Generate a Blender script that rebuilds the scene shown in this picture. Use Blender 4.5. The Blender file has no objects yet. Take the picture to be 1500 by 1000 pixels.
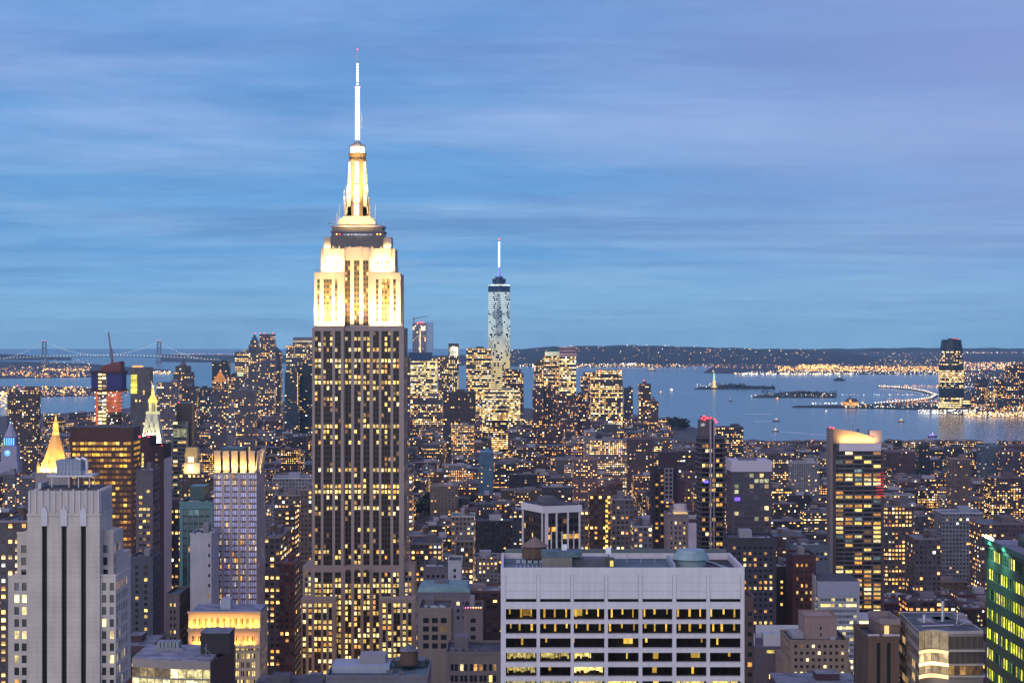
import bpy, math, random
from math import radians as R, pi, sin, cos, sqrt, hypot
random.seed(11)
S = bpy.context.scene
COL = S.collection
# ------------------------------------------------------------------ camera, sky, sun, exposure
F, CAMZ, HY, CX = 2870.0, 255.0, 488.0, 750.0        # focal length in photo pixels, eye height, horizon row, centre column
cam = bpy.data.objects.new('camera', bpy.data.cameras.new('camera'))
COL.objects.link(cam)
cam.location = (0, 0, CAMZ); cam.rotation_euler = (R(90), 0, 0)
cam.data.sensor_width = 36; cam.data.lens = F / 1500 * 36
cam.data.shift_y = -(500 - HY) / 1500
cam.data.clip_start = 1; cam.data.clip_end = 60000
S.camera = cam
S.view_settings.view_transform = 'Standard'; S.view_settings.look = 'None'
S.view_settings.exposure = .2; S.view_settings.gamma = 1
cy = S.cycles
cy.max_bounces = 5; cy.diffuse_bounces = 2; cy.glossy_bounces = 2; cy.transmission_bounces = 4; cy.volume_bounces = 0
cy.transparent_max_bounces = 6; cy.caustics_reflective = False; cy.caustics_refractive = False
cy.sample_clamp_indirect = 1.5; cy.use_denoising = True

def sock(nt, s, v):
    if isinstance(v, bpy.types.NodeSocket): nt.links.new(v, s)
    elif v is not None: s.default_value = v
def M_(nt, op, a, b=None, c=None, clamp=False):
    n = nt.nodes.new('ShaderNodeMath'); n.operation = op; n.use_clamp = clamp
    for i, v in enumerate((a, b, c)):
        if v is not None: sock(nt, n.inputs[i], v)
    return n.outputs[0]
def MIX(nt, f, a, b, bt='MIX'):
    n = nt.nodes.new('ShaderNodeMix'); n.data_type = 'RGBA'; n.blend_type = bt
    sock(nt, n.inputs[0], f); sock(nt, n.inputs[6], a if isinstance(a, bpy.types.NodeSocket) else (*a, 1)); sock(nt, n.inputs[7], b if isinstance(b, bpy.types.NodeSocket) else (*b, 1))
    return n.outputs[2]
def COMB(nt, x, y, z=0.0):
    n = nt.nodes.new('ShaderNodeCombineXYZ')
    for i, v in enumerate((x, y, z)): sock(nt, n.inputs[i], v)
    return n.outputs[0]
def SEP(nt, v):
    n = nt.nodes.new('ShaderNodeSeparateXYZ'); nt.links.new(v, n.inputs[0]); return n.outputs
def NOISE(nt, vec, scale, detail=3, rough=.5, dist=0.0):
    n = nt.nodes.new('ShaderNodeTexNoise'); nt.links.new(vec, n.inputs['Vector'])
    n.inputs['Scale'].default_value = scale; n.inputs['Detail'].default_value = detail; n.inputs['Roughness'].default_value = rough; n.inputs['Distortion'].default_value = dist
    return n.outputs['Fac']
def RANGE(nt, v, a, b, c=0.0, d=1.0, smooth=True):
    n = nt.nodes.new('ShaderNodeMapRange'); n.interpolation_type = 'SMOOTHSTEP' if smooth else 'LINEAR'
    nt.links.new(v, n.inputs[0])
    for i, x in zip((1, 2, 3, 4), (a, b, c, d)): n.inputs[i].default_value = x
    return n.outputs[0]

SUN_EL, SUN_AZ = R(20), R(208)
W = bpy.data.worlds.new('World'); S.world = W; W.use_nodes = True
nt = W.node_tree; nt.nodes.clear()
tc = nt.nodes.new('ShaderNodeTexCoord').outputs['Generated']
dx, dy, dz = SEP(nt, tc)
zc = M_(nt, 'MAXIMUM', dz, 0.0)
den = M_(nt, 'ADD', zc, 0.045)
cu, cv = M_(nt, 'DIVIDE', dx, den), M_(nt, 'DIVIDE', dy, den)
cl1 = NOISE(nt, COMB(nt, M_(nt, 'MULTIPLY', cu, .42), M_(nt, 'MULTIPLY', cv, .46), 3.3), 1.0, 8, .62, .5)
cl2 = NOISE(nt, COMB(nt, M_(nt, 'MULTIPLY', cu, .26), M_(nt, 'MULTIPLY', cv, .62), 9.1), 0.8, 8, .62, .4)
cl = M_(nt, 'ADD', M_(nt, 'MULTIPLY', cl1, .55), M_(nt, 'MULTIPLY', cl2, .45))
streak = RANGE(nt, cl, .38, .64)
band = RANGE(nt, NOISE(nt, COMB(nt, M_(nt, 'MULTIPLY', cu, .34), M_(nt, 'MULTIPLY', cv, .85), 21.7), .62, 8, .64, .5), .42, .66)
low = MIX(nt, RANGE(nt, zc, 0, .045), (.27, .56, .82), (.11, .34, .69))
blue = MIX(nt, RANGE(nt, zc, .04, .16), low, (.125, .31, .66))
cloudc = MIX(nt, RANGE(nt, zc, .0, .15), (.22, .46, .74), (.30, .435, .78))
sky = MIX(nt, streak, blue, cloudc)
darkc = MIX(nt, RANGE(nt, zc, .02, .12), (.085, .25, .54), (.12, .24, .56))
sky = MIX(nt, M_(nt, 'MULTIPLY', M_(nt, 'MULTIPLY', band, RANGE(nt, zc, .005, .04)), .75), sky, darkc)
grain = NOISE(nt, COMB(nt, cu, M_(nt, 'MULTIPLY', cv, .9), 5.5), 1.7, 7, .68)
sky = MIX(nt, 1.0, sky, MIX(nt, RANGE(nt, grain, .3, .7), (.90, .93, .955), (1.09, 1.06, 1.04)), 'MULTIPLY')
# the western side of the sky keeps a little of the sunset's violet
west = M_(nt, 'MULTIPLY', RANGE(nt, dx, -.06, .28), RANGE(nt, zc, -.02, .10))
sky = MIX(nt, M_(nt, 'MULTIPLY', west, .62), sky, (.27, .345, .66))
sky = MIX(nt, RANGE(nt, zc, .18, .75), sky, (.33, .31, .66))
st = nt.nodes.new('ShaderNodeTexSky'); st.sky_type = 'NISHITA'; st.sun_disc = False
st.sun_elevation = SUN_EL; st.sun_rotation = SUN_AZ
b1 = nt.nodes.new('ShaderNodeBackground'); nt.links.new(sky, b1.inputs[0]); b1.inputs[1].default_value = .88
b2 = nt.nodes.new('ShaderNodeBackground'); nt.links.new(st.outputs[0], b2.inputs[0]); b2.inputs[1].default_value = .004
ad = nt.nodes.new('ShaderNodeAddShader'); nt.links.new(b1.outputs[0], ad.inputs[0]); nt.links.new(b2.outputs[0], ad.inputs[1])
wo = nt.nodes.new('ShaderNodeOutputWorld'); nt.links.new(ad.outputs[0], wo.inputs[0])

sun = bpy.data.objects.new('sun', bpy.data.lights.new('sun', 'SUN')); COL.objects.link(sun)
sun.data.energy = 1.5; sun.data.angle = R(70); sun.data.color = (1, .87, .82)
sun.rotation_euler = (R(70), 0, R(-28))     # soft afterglow from behind the camera

# ------------------------------------------------------------------ mesh helpers
def X(px, Y): return (px - CX) / F * Y
def Z(py, Y): return CAMZ - (py - HY) / F * Y
def GY(py, z=0.0): return (CAMZ - z) * F / (py - HY)      # depth at which the ground shows in that row

class MB:
    def __init__(s): s.v = []; s.f = []; s.m = []; s.k = {}; s.uv = []; s.at = []
    def vert(s, p):
        q = (round(p[0], 4), round(p[1], 4), round(p[2], 4)); i = s.k.get(q)
        if i is None: i = s.k[q] = len(s.v); s.v.append(q)
        return i
    def face(s, pts, m=0, uv=None, at=None, weld=True):
        if weld: ids = [s.vert(p) for p in pts]
        else:
            ids = list(range(len(s.v), len(s.v) + len(pts))); s.v.extend(tuple(p) for p in pts)
        if len(set(ids)) < 3: return
        s.f.append(ids); s.m.append(m); s.uv.append(uv); s.at.append(at)
    def hexa(s, b, t, m=0, bottom=True):
        s.face(b[::-1], m) if bottom else None
        s.face(t, m)
        for i in range(len(b)):
            j = (i + 1) % len(b); s.face([b[i], b[j], t[j], t[i]], m)
    def box(s, x0, x1, y0, y1, z0, z1, m=0, mt=None):
        b = [(x0, y0, z0), (x1, y0, z0), (x1, y1, z0), (x0, y1, z0)]; t = [(p[0], p[1], z1) for p in b]
        s.k = {}
        s.face(b[::-1], m); s.face(t, m if mt is None else mt)
        for i in range(4):
            j = (i + 1) % 4; s.face([b[i], b[j], t[j], t[i]], m)
    def frus(s, r0, z0, r1, z1, m=0):
        s.k = {}
        q = lambda r, z: [(r[0], r[2], z), (r[1], r[2], z), (r[1], r[3], z), (r[0], r[3], z)]
        s.hexa(q(r0, z0), q(r1, z1), m)
    def prism(s, poly, z0, z1, m=0, mt=None):
        s.k = {}
        b = [(p[0], p[1], z0) for p in poly]; t = [(p[0], p[1], z1) for p in poly]
        s.face(b[::-1], m); s.face(t, m if mt is None else mt)
        for i in range(len(b)):
            j = (i + 1) % len(b); s.face([b[i], b[j], t[j], t[i]], m)
    def lathe(s, cx, cy, prof, n=12, m=0, rot=0.0):
        s.k = {}
        ring = lambda z, r: [(cx + r * cos(rot + 2 * pi * i / n), cy + r * sin(rot + 2 * pi * i / n), z) for i in range(n)]
        rs = [ring(z, max(r, .001)) for z, r in prof]
        s.face(rs[0][::-1], m); s.face(rs[-1], m)
        for a, b in zip(rs, rs[1:]):
            for i in range(n):
                j = (i + 1) % n; s.face([a[i], a[j], b[j], b[i]], m)
    def tube(s, p, q, r, n=6, m=0, r1=None):
        s.k = {}
        r1 = r if r1 is None else r1
        d = [q[i] - p[i] for i in range(3)]; L = sqrt(sum(c * c for c in d)) or 1; d = [c / L for c in d]
        a = (0, 0, 1) if abs(d[2]) < .9 else (1, 0, 0)
        u = (d[1] * a[2] - d[2] * a[1], d[2] * a[0] - d[0] * a[2], d[0] * a[1] - d[1] * a[0]); l = sqrt(sum(c * c for c in u)); u = [c / l for c in u]
        w = (d[1] * u[2] - d[2] * u[1], d[2] * u[0] - d[0] * u[2], d[0] * u[1] - d[1] * u[0])
        rg = lambda o, rr: [tuple(o[k] + rr * (cos(2 * pi * i / n) * u[k] + sin(2 * pi * i / n) * w[k]) for k in range(3)) for i in range(n)]
        s.hexa(rg(p, r), rg(q, r1), m)
    def octa(s, c, r, m=0, sq=1.0):
        s.k = {}
        x, y, z = c; rz = r * sq
        t, b = (x, y, z + rz), (x, y, z - rz); e = [(x + r, y, z), (x, y + r, z), (x - r, y, z), (x, y - r, z)]
        for i in range(4):
            j = (i + 1) % 4; s.face([e[i], e[j], t], m); s.face([e[j], e[i], b], m)
    def build(s, name, mats, parent=None, org=None, kind=None):
        if not isinstance(mats, (list, tuple)): mats = [mats]
        o = org if org is not None else (ORG.get(parent.name, (0, 0, 0)) if parent is not None else (0, 0, 0))
        me = bpy.data.meshes.new(name)
        me.from_pydata([(p[0] - o[0], p[1] - o[1], p[2] - o[2]) for p in s.v], [], s.f)
        for mt in mats: me.materials.append(mt)
        if len(mats) > 1: me.polygons.foreach_set('material_index', s.m)
        if any(u is not None for u in s.uv):
            ul = me.uv_layers.new(name='UVMap'); flat = []
            for f, u in zip(s.f, s.uv):
                for k in range(len(f)): flat.extend(u[k] if u else (0, 0))
            ul.data.foreach_set('uv', flat)
            for an, ty in (('wc', 'FLOAT_COLOR'), ('wp', 'FLOAT_VECTOR'), ('wq', 'FLOAT_VECTOR')): me.attributes.new(an, ty, 'FACE')
            A = me.attributes
            z = ((.1, .1, .1), (3, 3, 0), (.5, .5, 0))
            A['wc'].data.foreach_set('color', [c for a in s.at for c in (*(a or z)[0], 1.0)])
            A['wp'].data.foreach_set('vector', [c for a in s.at for c in (a or z)[1]])
            A['wq'].data.foreach_set('vector', [c for a in s.at for c in (a or z)[2]])
        ob = bpy.data.objects.new(name, me); COL.objects.link(ob)
        if parent is not None: ob.parent = parent
        elif org is not None: ob.location = org
        ORG[ob.name] = o
        if kind: ob['kind'] = kind
        return ob
ORG = {}
def thing(name, label, cat, org, group=None):
    o = bpy.data.objects.new(name, None); COL.objects.link(o); o.location = org; ORG[o.name] = org
    o.empty_display_size = 1
    return tag(o, label, cat, group)
def tag(o, label, cat, group=None):
    o['label'] = label; o['category'] = cat
    if group: o['group'] = group
    return o

# ------------------------------------------------------------------ materials
def newmat(name):
    m = bpy.data.materials.new(name); m.use_nodes = True
    nt = m.node_tree; b = nt.nodes['Principled BSDF']
    return m, nt, b
CACHE = {}
def stone(col, rough=.85, var=.22, streak=.5, name='masonry', course=0):
    k = (col, rough, var, streak, course)
    if k in CACHE: return CACHE[k]
    m, nt, b = newmat(name)
    tc = nt.nodes.new('ShaderNodeTexCoord').outputs['Object']
    x, y, z = SEP(nt, tc)
    n1 = NOISE(nt, tc, .12, 5, .6)
    n2 = NOISE(nt, COMB(nt, x, y, M_(nt, 'MULTIPLY', z, .06)), .9, 3, .6)
    n = M_(nt, 'ADD', M_(nt, 'MULTIPLY', n1, 1 - streak), M_(nt, 'MULTIPLY', n2, streak))
    f = M_(nt, 'ADD', M_(nt, 'MULTIPLY', M_(nt, 'SUBTRACT', n, .5), var * 4), 1.0)
    if course: f = M_(nt, 'MULTIPLY', f, M_(nt, 'SUBTRACT', 1.0, M_(nt, 'MULTIPLY', M_(nt, 'MAXIMUM', M_(nt, 'LESS_THAN', M_(nt, 'FRACT', M_(nt, 'DIVIDE', z, course)), .09), M_(nt, 'LESS_THAN', M_(nt, 'FRACT', M_(nt, 'DIVIDE', M_(nt, 'ADD', x, y), course * 1.7)), .05)), .16)))
    v = nt.nodes.new('ShaderNodeVectorMath'); v.operation = 'SCALE'; v.inputs[0].default_value = col; nt.links.new(f, v.inputs['Scale'])
    nt.links.new(v.outputs[0], b.inputs['Base Color'])
    b.inputs['Roughness'].default_value = rough
    CACHE[k] = m; return m
def metal(col, rough=.45, metallic=.6, name='metal'):
    k = ('m', col, rough, metallic)
    if k in CACHE: return CACHE[k]
    m, nt, b = newmat(name); b.inputs['Metallic'].default_value = metallic
    tc = nt.nodes.new('ShaderNodeTexCoord').outputs['Object']
    nz = NOISE(nt, tc, .6, 4)
    nt.links.new(MIX(nt, nz, tuple(c * .7 for c in col), tuple(c * 1.25 for c in col)), b.inputs['Base Color'])
    b.inputs['Roughness'].default_value = rough
    CACHE[k] = m; return m
def glass(col=(.012, .014, .02), rough=.12, spec=.6, var=.02, name='window_glass'):
    k = ('g', col, rough, spec, var)
    if k in CACHE: return CACHE[k]
    m, nt, b = newmat(name)
    g = nt.nodes.new('ShaderNodeNewGeometry').outputs['Random Per Island']
    nt.links.new(MIX(nt, g, tuple(c * .6 for c in col), tuple(c * 1.4 + var * .4 for c in col)), b.inputs['Base Color'])
    b.inputs['Roughness'].default_value = rough; b.inputs['Specular IOR Level'].default_value = spec
    CACHE[k] = m; return m
def lit(col, s, var=.8, scale=.7, name='lit_window_or_part'):  # glow also stands in for light falling on solid parts
    k = ('l', col, s, var, scale)
    if k in CACHE: return CACHE[k]
    m, nt, b = newmat(name)
    tc = nt.nodes.new('ShaderNodeTexCoord').outputs['Object']
    g = M_(nt, 'FRACT', M_(nt, 'ADD', nt.nodes.new('ShaderNodeNewGeometry').outputs['Random Per Island'], nt.nodes.new('ShaderNodeObjectInfo').outputs['Random']))
    g = M_(nt, 'MULTIPLY', g, g)
    nz = NOISE(nt, tc, scale, 3, .65)
    st = M_(nt, 'MULTIPLY', RANGE(nt, nz, .35, .65, 1 - var * .75, 1 + var * .35), M_(nt, 'ADD', M_(nt, 'MULTIPLY', g, 1.1), .5))
    b.inputs['Base Color'].default_value = (.03, .03, .03, 1)
    b.inputs['Emission Color'].default_value = (*col, 1)
    nt.links.new(M_(nt, 'MULTIPLY', st, s), b.inputs['Emission Strength'])
    m.cycles.emission_sampling = 'NONE'
    CACHE[k] = m; return m
def glow(col, s, name='lamp_glow'):
    k = ('e', col, s)
    if k in CACHE: return CACHE[k]
    m, nt, b = newmat(name); b.inputs['Base Color'].default_value = (.1, .1, .1, 1)
    b.inputs['Emission Color'].default_value = (*col, 1); b.inputs['Emission Strength'].default_value = s
    m.cycles.emission_sampling = 'NONE'
    CACHE[k] = m; return m
def facade_mat():
    m, nt, b = newmat('building_front')
    uv = nt.nodes.new('ShaderNodeUVMap'); uv.uv_map = 'UVMap'
    u, v, _ = SEP(nt, uv.outputs[0])
    def att(n): a = nt.nodes.new('ShaderNodeAttribute'); a.attribute_name = n; return a
    wc = att('wc').outputs['Color']; bay, fl, lf = SEP(nt, att('wp').outputs['Vector']); ww, wh, wm = SEP(nt, att('wq').outputs['Vector'])
    cu, cv = M_(nt, 'DIVIDE', u, bay), M_(nt, 'DIVIDE', v, fl)
    iu, iv = M_(nt, 'FLOOR', cu), M_(nt, 'FLOOR', cv)
    fu, fv = M_(nt, 'ABSOLUTE', M_(nt, 'SUBTRACT', M_(nt, 'FRACT', cu), .5)), M_(nt, 'ABSOLUTE', M_(nt, 'SUBTRACT', M_(nt, 'FRACT', cv), .52))
    msk = M_(nt, 'MULTIPLY', M_(nt, 'LESS_THAN', fu, M_(nt, 'MULTIPLY', ww, .5)), M_(nt, 'LESS_THAN', fv, M_(nt, 'MULTIPLY', wh, .5)))
    def wn(x, y, z=0.0):
        n = nt.nodes.new('ShaderNodeTexWhiteNoise'); n.noise_dimensions = '3D'; nt.links.new(COMB(nt, x, y, z), n.inputs['Vector']); return n
    w1 = wn(iu, iv, 1.7); r, g, bb = SEP(nt, w1.outputs['Color'])
    bid = M_(nt, 'FLOOR', M_(nt, 'DIVIDE', u, 400.0))
    rf = wn(bid, iv, 5.1).outputs['Value']; rf = M_(nt, 'MULTIPLY', rf, rf)
    p = M_(nt, 'MULTIPLY', lf, M_(nt, 'ADD', M_(nt, 'MULTIPLY', rf, 2.4), .25))
    on = M_(nt, 'MULTIPLY', M_(nt, 'LESS_THAN', r, p), msk)
    warm = MIX(nt, M_(nt, 'ADD', M_(nt, 'MULTIPLY', g, .75), M_(nt, 'SUBTRACT', wm, .4)), (1, .36, .06), (1, .74, .27))
    colr = MIX(nt, M_(nt, 'GREATER_THAN', bb, .9), warm, (.9, .95, .8))
    w2 = wn(iu, iv, 8.3); r2, g2, b2_ = SEP(nt, w2.outputs['Color'])
    blind = M_(nt, 'LESS_THAN', M_(nt, 'ADD', M_(nt, 'FRACT', cv), -.52), M_(nt, 'MULTIPLY', M_(nt, 'SUBTRACT', M_(nt, 'MULTIPLY', r2, 1.5), .45), M_(nt, 'MULTIPLY', wh, .5)))
    dim = M_(nt, 'ADD', M_(nt, 'MULTIPLY', blind, .75), .25)
    st = M_(nt, 'MULTIPLY', M_(nt, 'MULTIPLY', on, dim), M_(nt, 'ADD', M_(nt, 'MULTIPLY', M_(nt, 'MULTIPLY', g2, g2), 2.2), .35))
    tc = nt.nodes.new('ShaderNodeTexCoord').outputs['Object']
    nz = NOISE(nt, tc, .11, 4, .65)
    k = RANGE(nt, nz, .25, .75, .6, 1.35, False)
    ledge = M_(nt, 'LESS_THAN', M_(nt, 'FRACT', M_(nt, 'DIVIDE', cv, 5.0)), .05)
    k = M_(nt, 'ADD', k, M_(nt, 'MULTIPLY', ledge, .3))
    vs = nt.nodes.new('ShaderNodeVectorMath'); vs.operation = 'SCALE'; nt.links.new(wc, vs.inputs[0]); nt.links.new(M_(nt, 'MULTIPLY', k, .47), vs.inputs['Scale'])
    gl = MIX(nt, M_(nt, 'MULTIPLY', g, g), (.012, .013, .02), (.085, .09, .13)); nt.links.new(MIX(nt, msk, vs.outputs[0], gl), b.inputs['Base Color'])  # sky reflection on unlit panes is put into their base colour
    nt.links.new(RANGE(nt, msk, 0, 1, .88, .22), b.inputs['Roughness'])
    nt.links.new(colr, b.inputs['Emission Color']); nt.links.new(M_(nt, 'MULTIPLY', st, 2.4), b.inputs['Emission Strength'])
    m.cycles.emission_sampling = 'NONE'
    return m
FAC = facade_mat()
def roof_mat(a, b_, name):
    m, nt, b = newmat(name)
    tc = nt.nodes.new('ShaderNodeTexCoord').outputs['Object']
    f = RANGE(nt, NOISE(nt, tc, .16, 5, .65), .35, .65)
    nt.links.new(MIX(nt, f, a, b_), b.inputs['Base Color']); b.inputs['Roughness'].default_value = .7
    return m
ROOFS = [roof_mat((.02, .02, .025), (.06, .06, .07), 'tar_roof'), roof_mat((.07, .08, .10), (.20, .21, .24), 'silver_roof'),
         roof_mat((.03, .028, .033), (.085, .08, .085), 'gravel_roof'), roof_mat((.04, .075, .09), (.10, .17, .19), 'teal_roof')]
DARK = glass()
WARM = lit((1, .66, .17), 1.4); AMBER = lit((1, .44, .09), 1.15); PALE = lit((1, .80, .36), 1.6); COOL = lit((.80, .92, .95), 1.1); DIM = lit((1, .5, .16), .34)
PANES = [DARK, WARM, AMBER, PALE, COOL, DIM]
RED = glow((1, .05, .08), 3.0, 'beacon_glow'); WHITE = glow((1, .97, .9), 6.0); WARMGLOW = glow((1, .80, .42), 5.0); ORANGEGLOW = glow((1, .45, .1), 4.0)
def pick(p, pal=(1, 1, 1, 1, 2, 3, 3, 5)):
    return random.choice(pal) if random.random() < p else (5 if random.random() < .06 else 0)

# ------------------------------------------------------------------ facades with real openings
def facade(mb, panes, o, u, Wd, z0, z1, bays, rows, rec=.45, strip=False, mw=.35):
    """A wall from o along u (seen from outside left to right): bays (a, b, n) hold n windows between a and b; rows (za, zb). Slot 0 wall, slot 1 spandrel."""
    nx, ny = u[1], -u[0]
    def pt(a, z, d=0.0): return (o[0] + u[0] * a - nx * d, o[1] + u[1] * a - ny * d, z)
    rows = sorted(r for r in rows if r[0] > z0 + .05 and r[1] < z1 - .05)
    mb.k = {}
    if not rows or not bays:
        mb.face([pt(0, z0), pt(Wd, z0), pt(Wd, z1), pt(0, z1)]); return
    wins = []
    for a, b, n in bays:
        w = (b - a - mw * (n - 1)) / n
        wins.append([(a + i * (w + mw), a + i * (w + mw) + w) for i in range(n)])
    zs = [z0]
    for a, b in rows: zs += [a, b]
    zs.append(z1)
    if strip:
        zb, zt = rows[0][0] - .4, rows[-1][1] + .4
        zl = [z0, max(zb, z0 + .02), min(zt, z1 - .02), z1]; zb, zt = zl[1], zl[2]
        xs = [0] + [c for a, b, n in bays for c in (a, b)] + [Wd]
        for i in range(len(xs) - 1):
            for j in range(3):
                if i % 2 == 1 and j == 1: continue
                mb.face([pt(xs[i], zl[j]), pt(xs[i + 1], zl[j]), pt(xs[i + 1], zl[j + 1]), pt(xs[i], zl[j + 1])])
        zs = [zb] + [c for r in rows for c in r] + [zt]
        for (a, b, n), ws in zip(bays, wins):
            mb.face([pt(a, zb), pt(a, zb, rec), pt(a, zt, rec), pt(a, zt)]); mb.face([pt(b, zb, rec), pt(b, zb), pt(b, zt), pt(b, zt, rec)])
            mb.face([pt(a, zt), pt(a, zt, rec), pt(b, zt, rec), pt(b, zt)]); mb.face([pt(a, zb, rec), pt(a, zb), pt(b, zb), pt(b, zb, rec)])
            xl = [c for w in ws for c in w]
            for j in range(len(zs) - 1):
                for i in range(len(xl) - 1):
                    q = [pt(xl[i], zs[j], rec), pt(xl[i + 1], zs[j], rec), pt(xl[i + 1], zs[j + 1], rec), pt(xl[i], zs[j + 1], rec)]
                    if j % 2 == 1 and i % 2 == 0: panes.append((q, (j - 1) // 2, nx, ny))
                    else: mb.face(q, 1)
    else:
        xs = [0] + [c for ws in wins for w in ws for c in w] + [Wd]
        for j in range(len(zs) - 1):
            for i in range(len(xs) - 1):
                a, b, c, d = xs[i], xs[i + 1], zs[j], zs[j + 1]
                if b - a < 1e-3 or d - c < 1e-3: continue
                if i % 2 == 1 and j % 2 == 1:
                    mb.face([pt(a, c), pt(a, c, rec), pt(a, d, rec), pt(a, d)]); mb.face([pt(b, c, rec), pt(b, c), pt(b, d), pt(b, d, rec)])
                    mb.face([pt(a, d), pt(a, d, rec), pt(b, d, rec), pt(b, d)]); mb.face([pt(a, c, rec), pt(a, c), pt(b, c), pt(b, c, rec)])
                    panes.append(([pt(a, c, rec), pt(b, c, rec), pt(b, d, rec), pt(a, d, rec)], (j - 1) // 2, nx, ny))
                else: mb.face([pt(a, c), pt(b, c), pt(b, d), pt(a, d)])
def windows(parent, panes, prob=.3, mats=None, maxn=96, fn=None, pal=(1, 1, 1, 1, 2, 3, 3, 5), name='window', ymax=1000):
    """The panes: the largest in the photo as parts of their own, the rest as one."""
    mats = mats or PANES; rp = {}
    rows = []
    for q, row, nx, ny in panes:
        key = (row, nx, ny)
        if key not in rp: rp[key] = prob * random.choice((.25, .6, 1, 1.2, 2.4))
        mi = fn(q, row) if fn else pick(min(rp[key], .95), pal)
        c = [sum(p[k] for p in q) / 4 for k in range(3)]
        py = HY + (CAMZ - c[2]) / c[1] * F; px = CX + c[0] / c[1] * F
        wdt = hypot(q[1][0] - q[0][0], q[1][1] - q[0][1]); hgt = q[2][2] - q[1][2]
        face = max(0, -(nx * c[0] + ny * c[1]) / hypot(c[0], c[1]))
        a = wdt * hgt * face / c[1] ** 2 if (-10 < px < 1510 and py < ymax) else 0
        rows.append((a, mi, q))
    rows.sort(key=lambda r: -r[0])
    rest = MB()
    for i, (a, mi, q) in enumerate(rows):
        if i < maxn and a > 0:
            m = MB(); m.face(q, 0); m.build(name, mats[mi], parent)
        else: rest.face(q, mi, weld=False)
    if rest.f: rest.build(name, mats, parent, kind='stuff')

REG = []                                   # what stands where: px range, visible bottom row, near depth, footprint
LAND = []                                  # landmarks for the labels of the buildings around them
def reg(x0, x1, yt, yb, Y, D):
    REG.append((x0, x1, yt, yb, Y, X(x0, Y), X(x1, Y), Y, Y + D))
def rim(parent, x0, x1, y0, y1, z, h, t, mat, name='parapet'):
    m = MB(); m.k = {}; x0, x1, y0, y1 = x0 - .03, x1 + .03, y0 - .03, y1 + .03
    o = [(x0, y0), (x1, y0), (x1, y1), (x0, y1)]; i_ = [(x0 + t, y0 + t), (x1 - t, y0 + t), (x1 - t, y1 - t), (x0 + t, y1 - t)]
    for k in range(4):
        l = (k + 1) % 4
        m.face([(*o[k], z), (*o[l], z), (*o[l], z + h), (*o[k], z + h)]); m.face([(*i_[l], z), (*i_[k], z), (*i_[k], z + h), (*i_[l], z + h)])
        m.face([(*o[k], z + h), (*o[l], z + h), (*i_[l], z + h), (*i_[k], z + h)])
    return m.build(name, mat, parent)
WOOD = stone((.10, .065, .045), .9, .3, .7, 'tank_wood')
def tank(parent, x, y, z, r=2.2, h=4.2, leg=3.0, roof=None):
    m = MB(); m.lathe(x, y, [(z + leg, r), (z + leg + h, r * .95)], 12)
    o = m.build('water_tank', WOOD, parent)
    m = MB(); m.lathe(x, y, [(z + leg + h + .003, r * 1.12), (z + leg + h + r * .75, .05)], 12); m.build('tank_roof', roof or ROOFS[1], o)
    m = MB()
    for sx in (-1, 1):
        for sy in (-1, 1): m.tube((x + sx * r * .6, y + sy * r * .6, z), (x + sx * r * .6, y + sy * r * .6, z + leg - .003), .14, 4)
    m.build('tank_frame', metal((.05, .05, .06)), o)
def bulk(parent, x0, x1, y0, y1, z0, z1, mat, name='bulkhead'):
    m = MB(); m.box(x0, x1, y0, y1, z0, z1); o = m.build(name, mat, parent)
    return o
def beacon(parent, x, y, z, r=.8, name='beacon', mat=None):
    m = MB(); m.octa((x, y, z), r); return m.build(name, mat or RED, parent)
def flood(parent, loc, to, sx, sy, power, col=(1, .82, .50), spread=150, fixture=True):
    """A floodlight: its fixture and its own lamp."""
    from mathutils import Vector
    L = bpy.data.lights.new('floodlight_lamp', 'AREA'); L.shape = 'RECTANGLE'; L.size = sx; L.size_y = sy; L.energy = power; L.color = col; L.spread = R(spread)
    o = bpy.data.objects.new('floodlight_lamp', L); COL.objects.link(o)
    d = Vector(to) - Vector(loc); org = Vector(ORG.get(parent.name, (0, 0, 0)))
    o.parent = parent; o.location = Vector(loc) - org; o.rotation_euler = d.to_track_quat('-Z', 'Y').to_euler()
    if fixture:
        m = MB(); x, y, z = loc; w = sx / 2
        m.box(x - w, x + w, y - .25, y + .25, z - .55, z - .2); m.build('floodlight', metal((.06, .06, .06)), parent)
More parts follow.
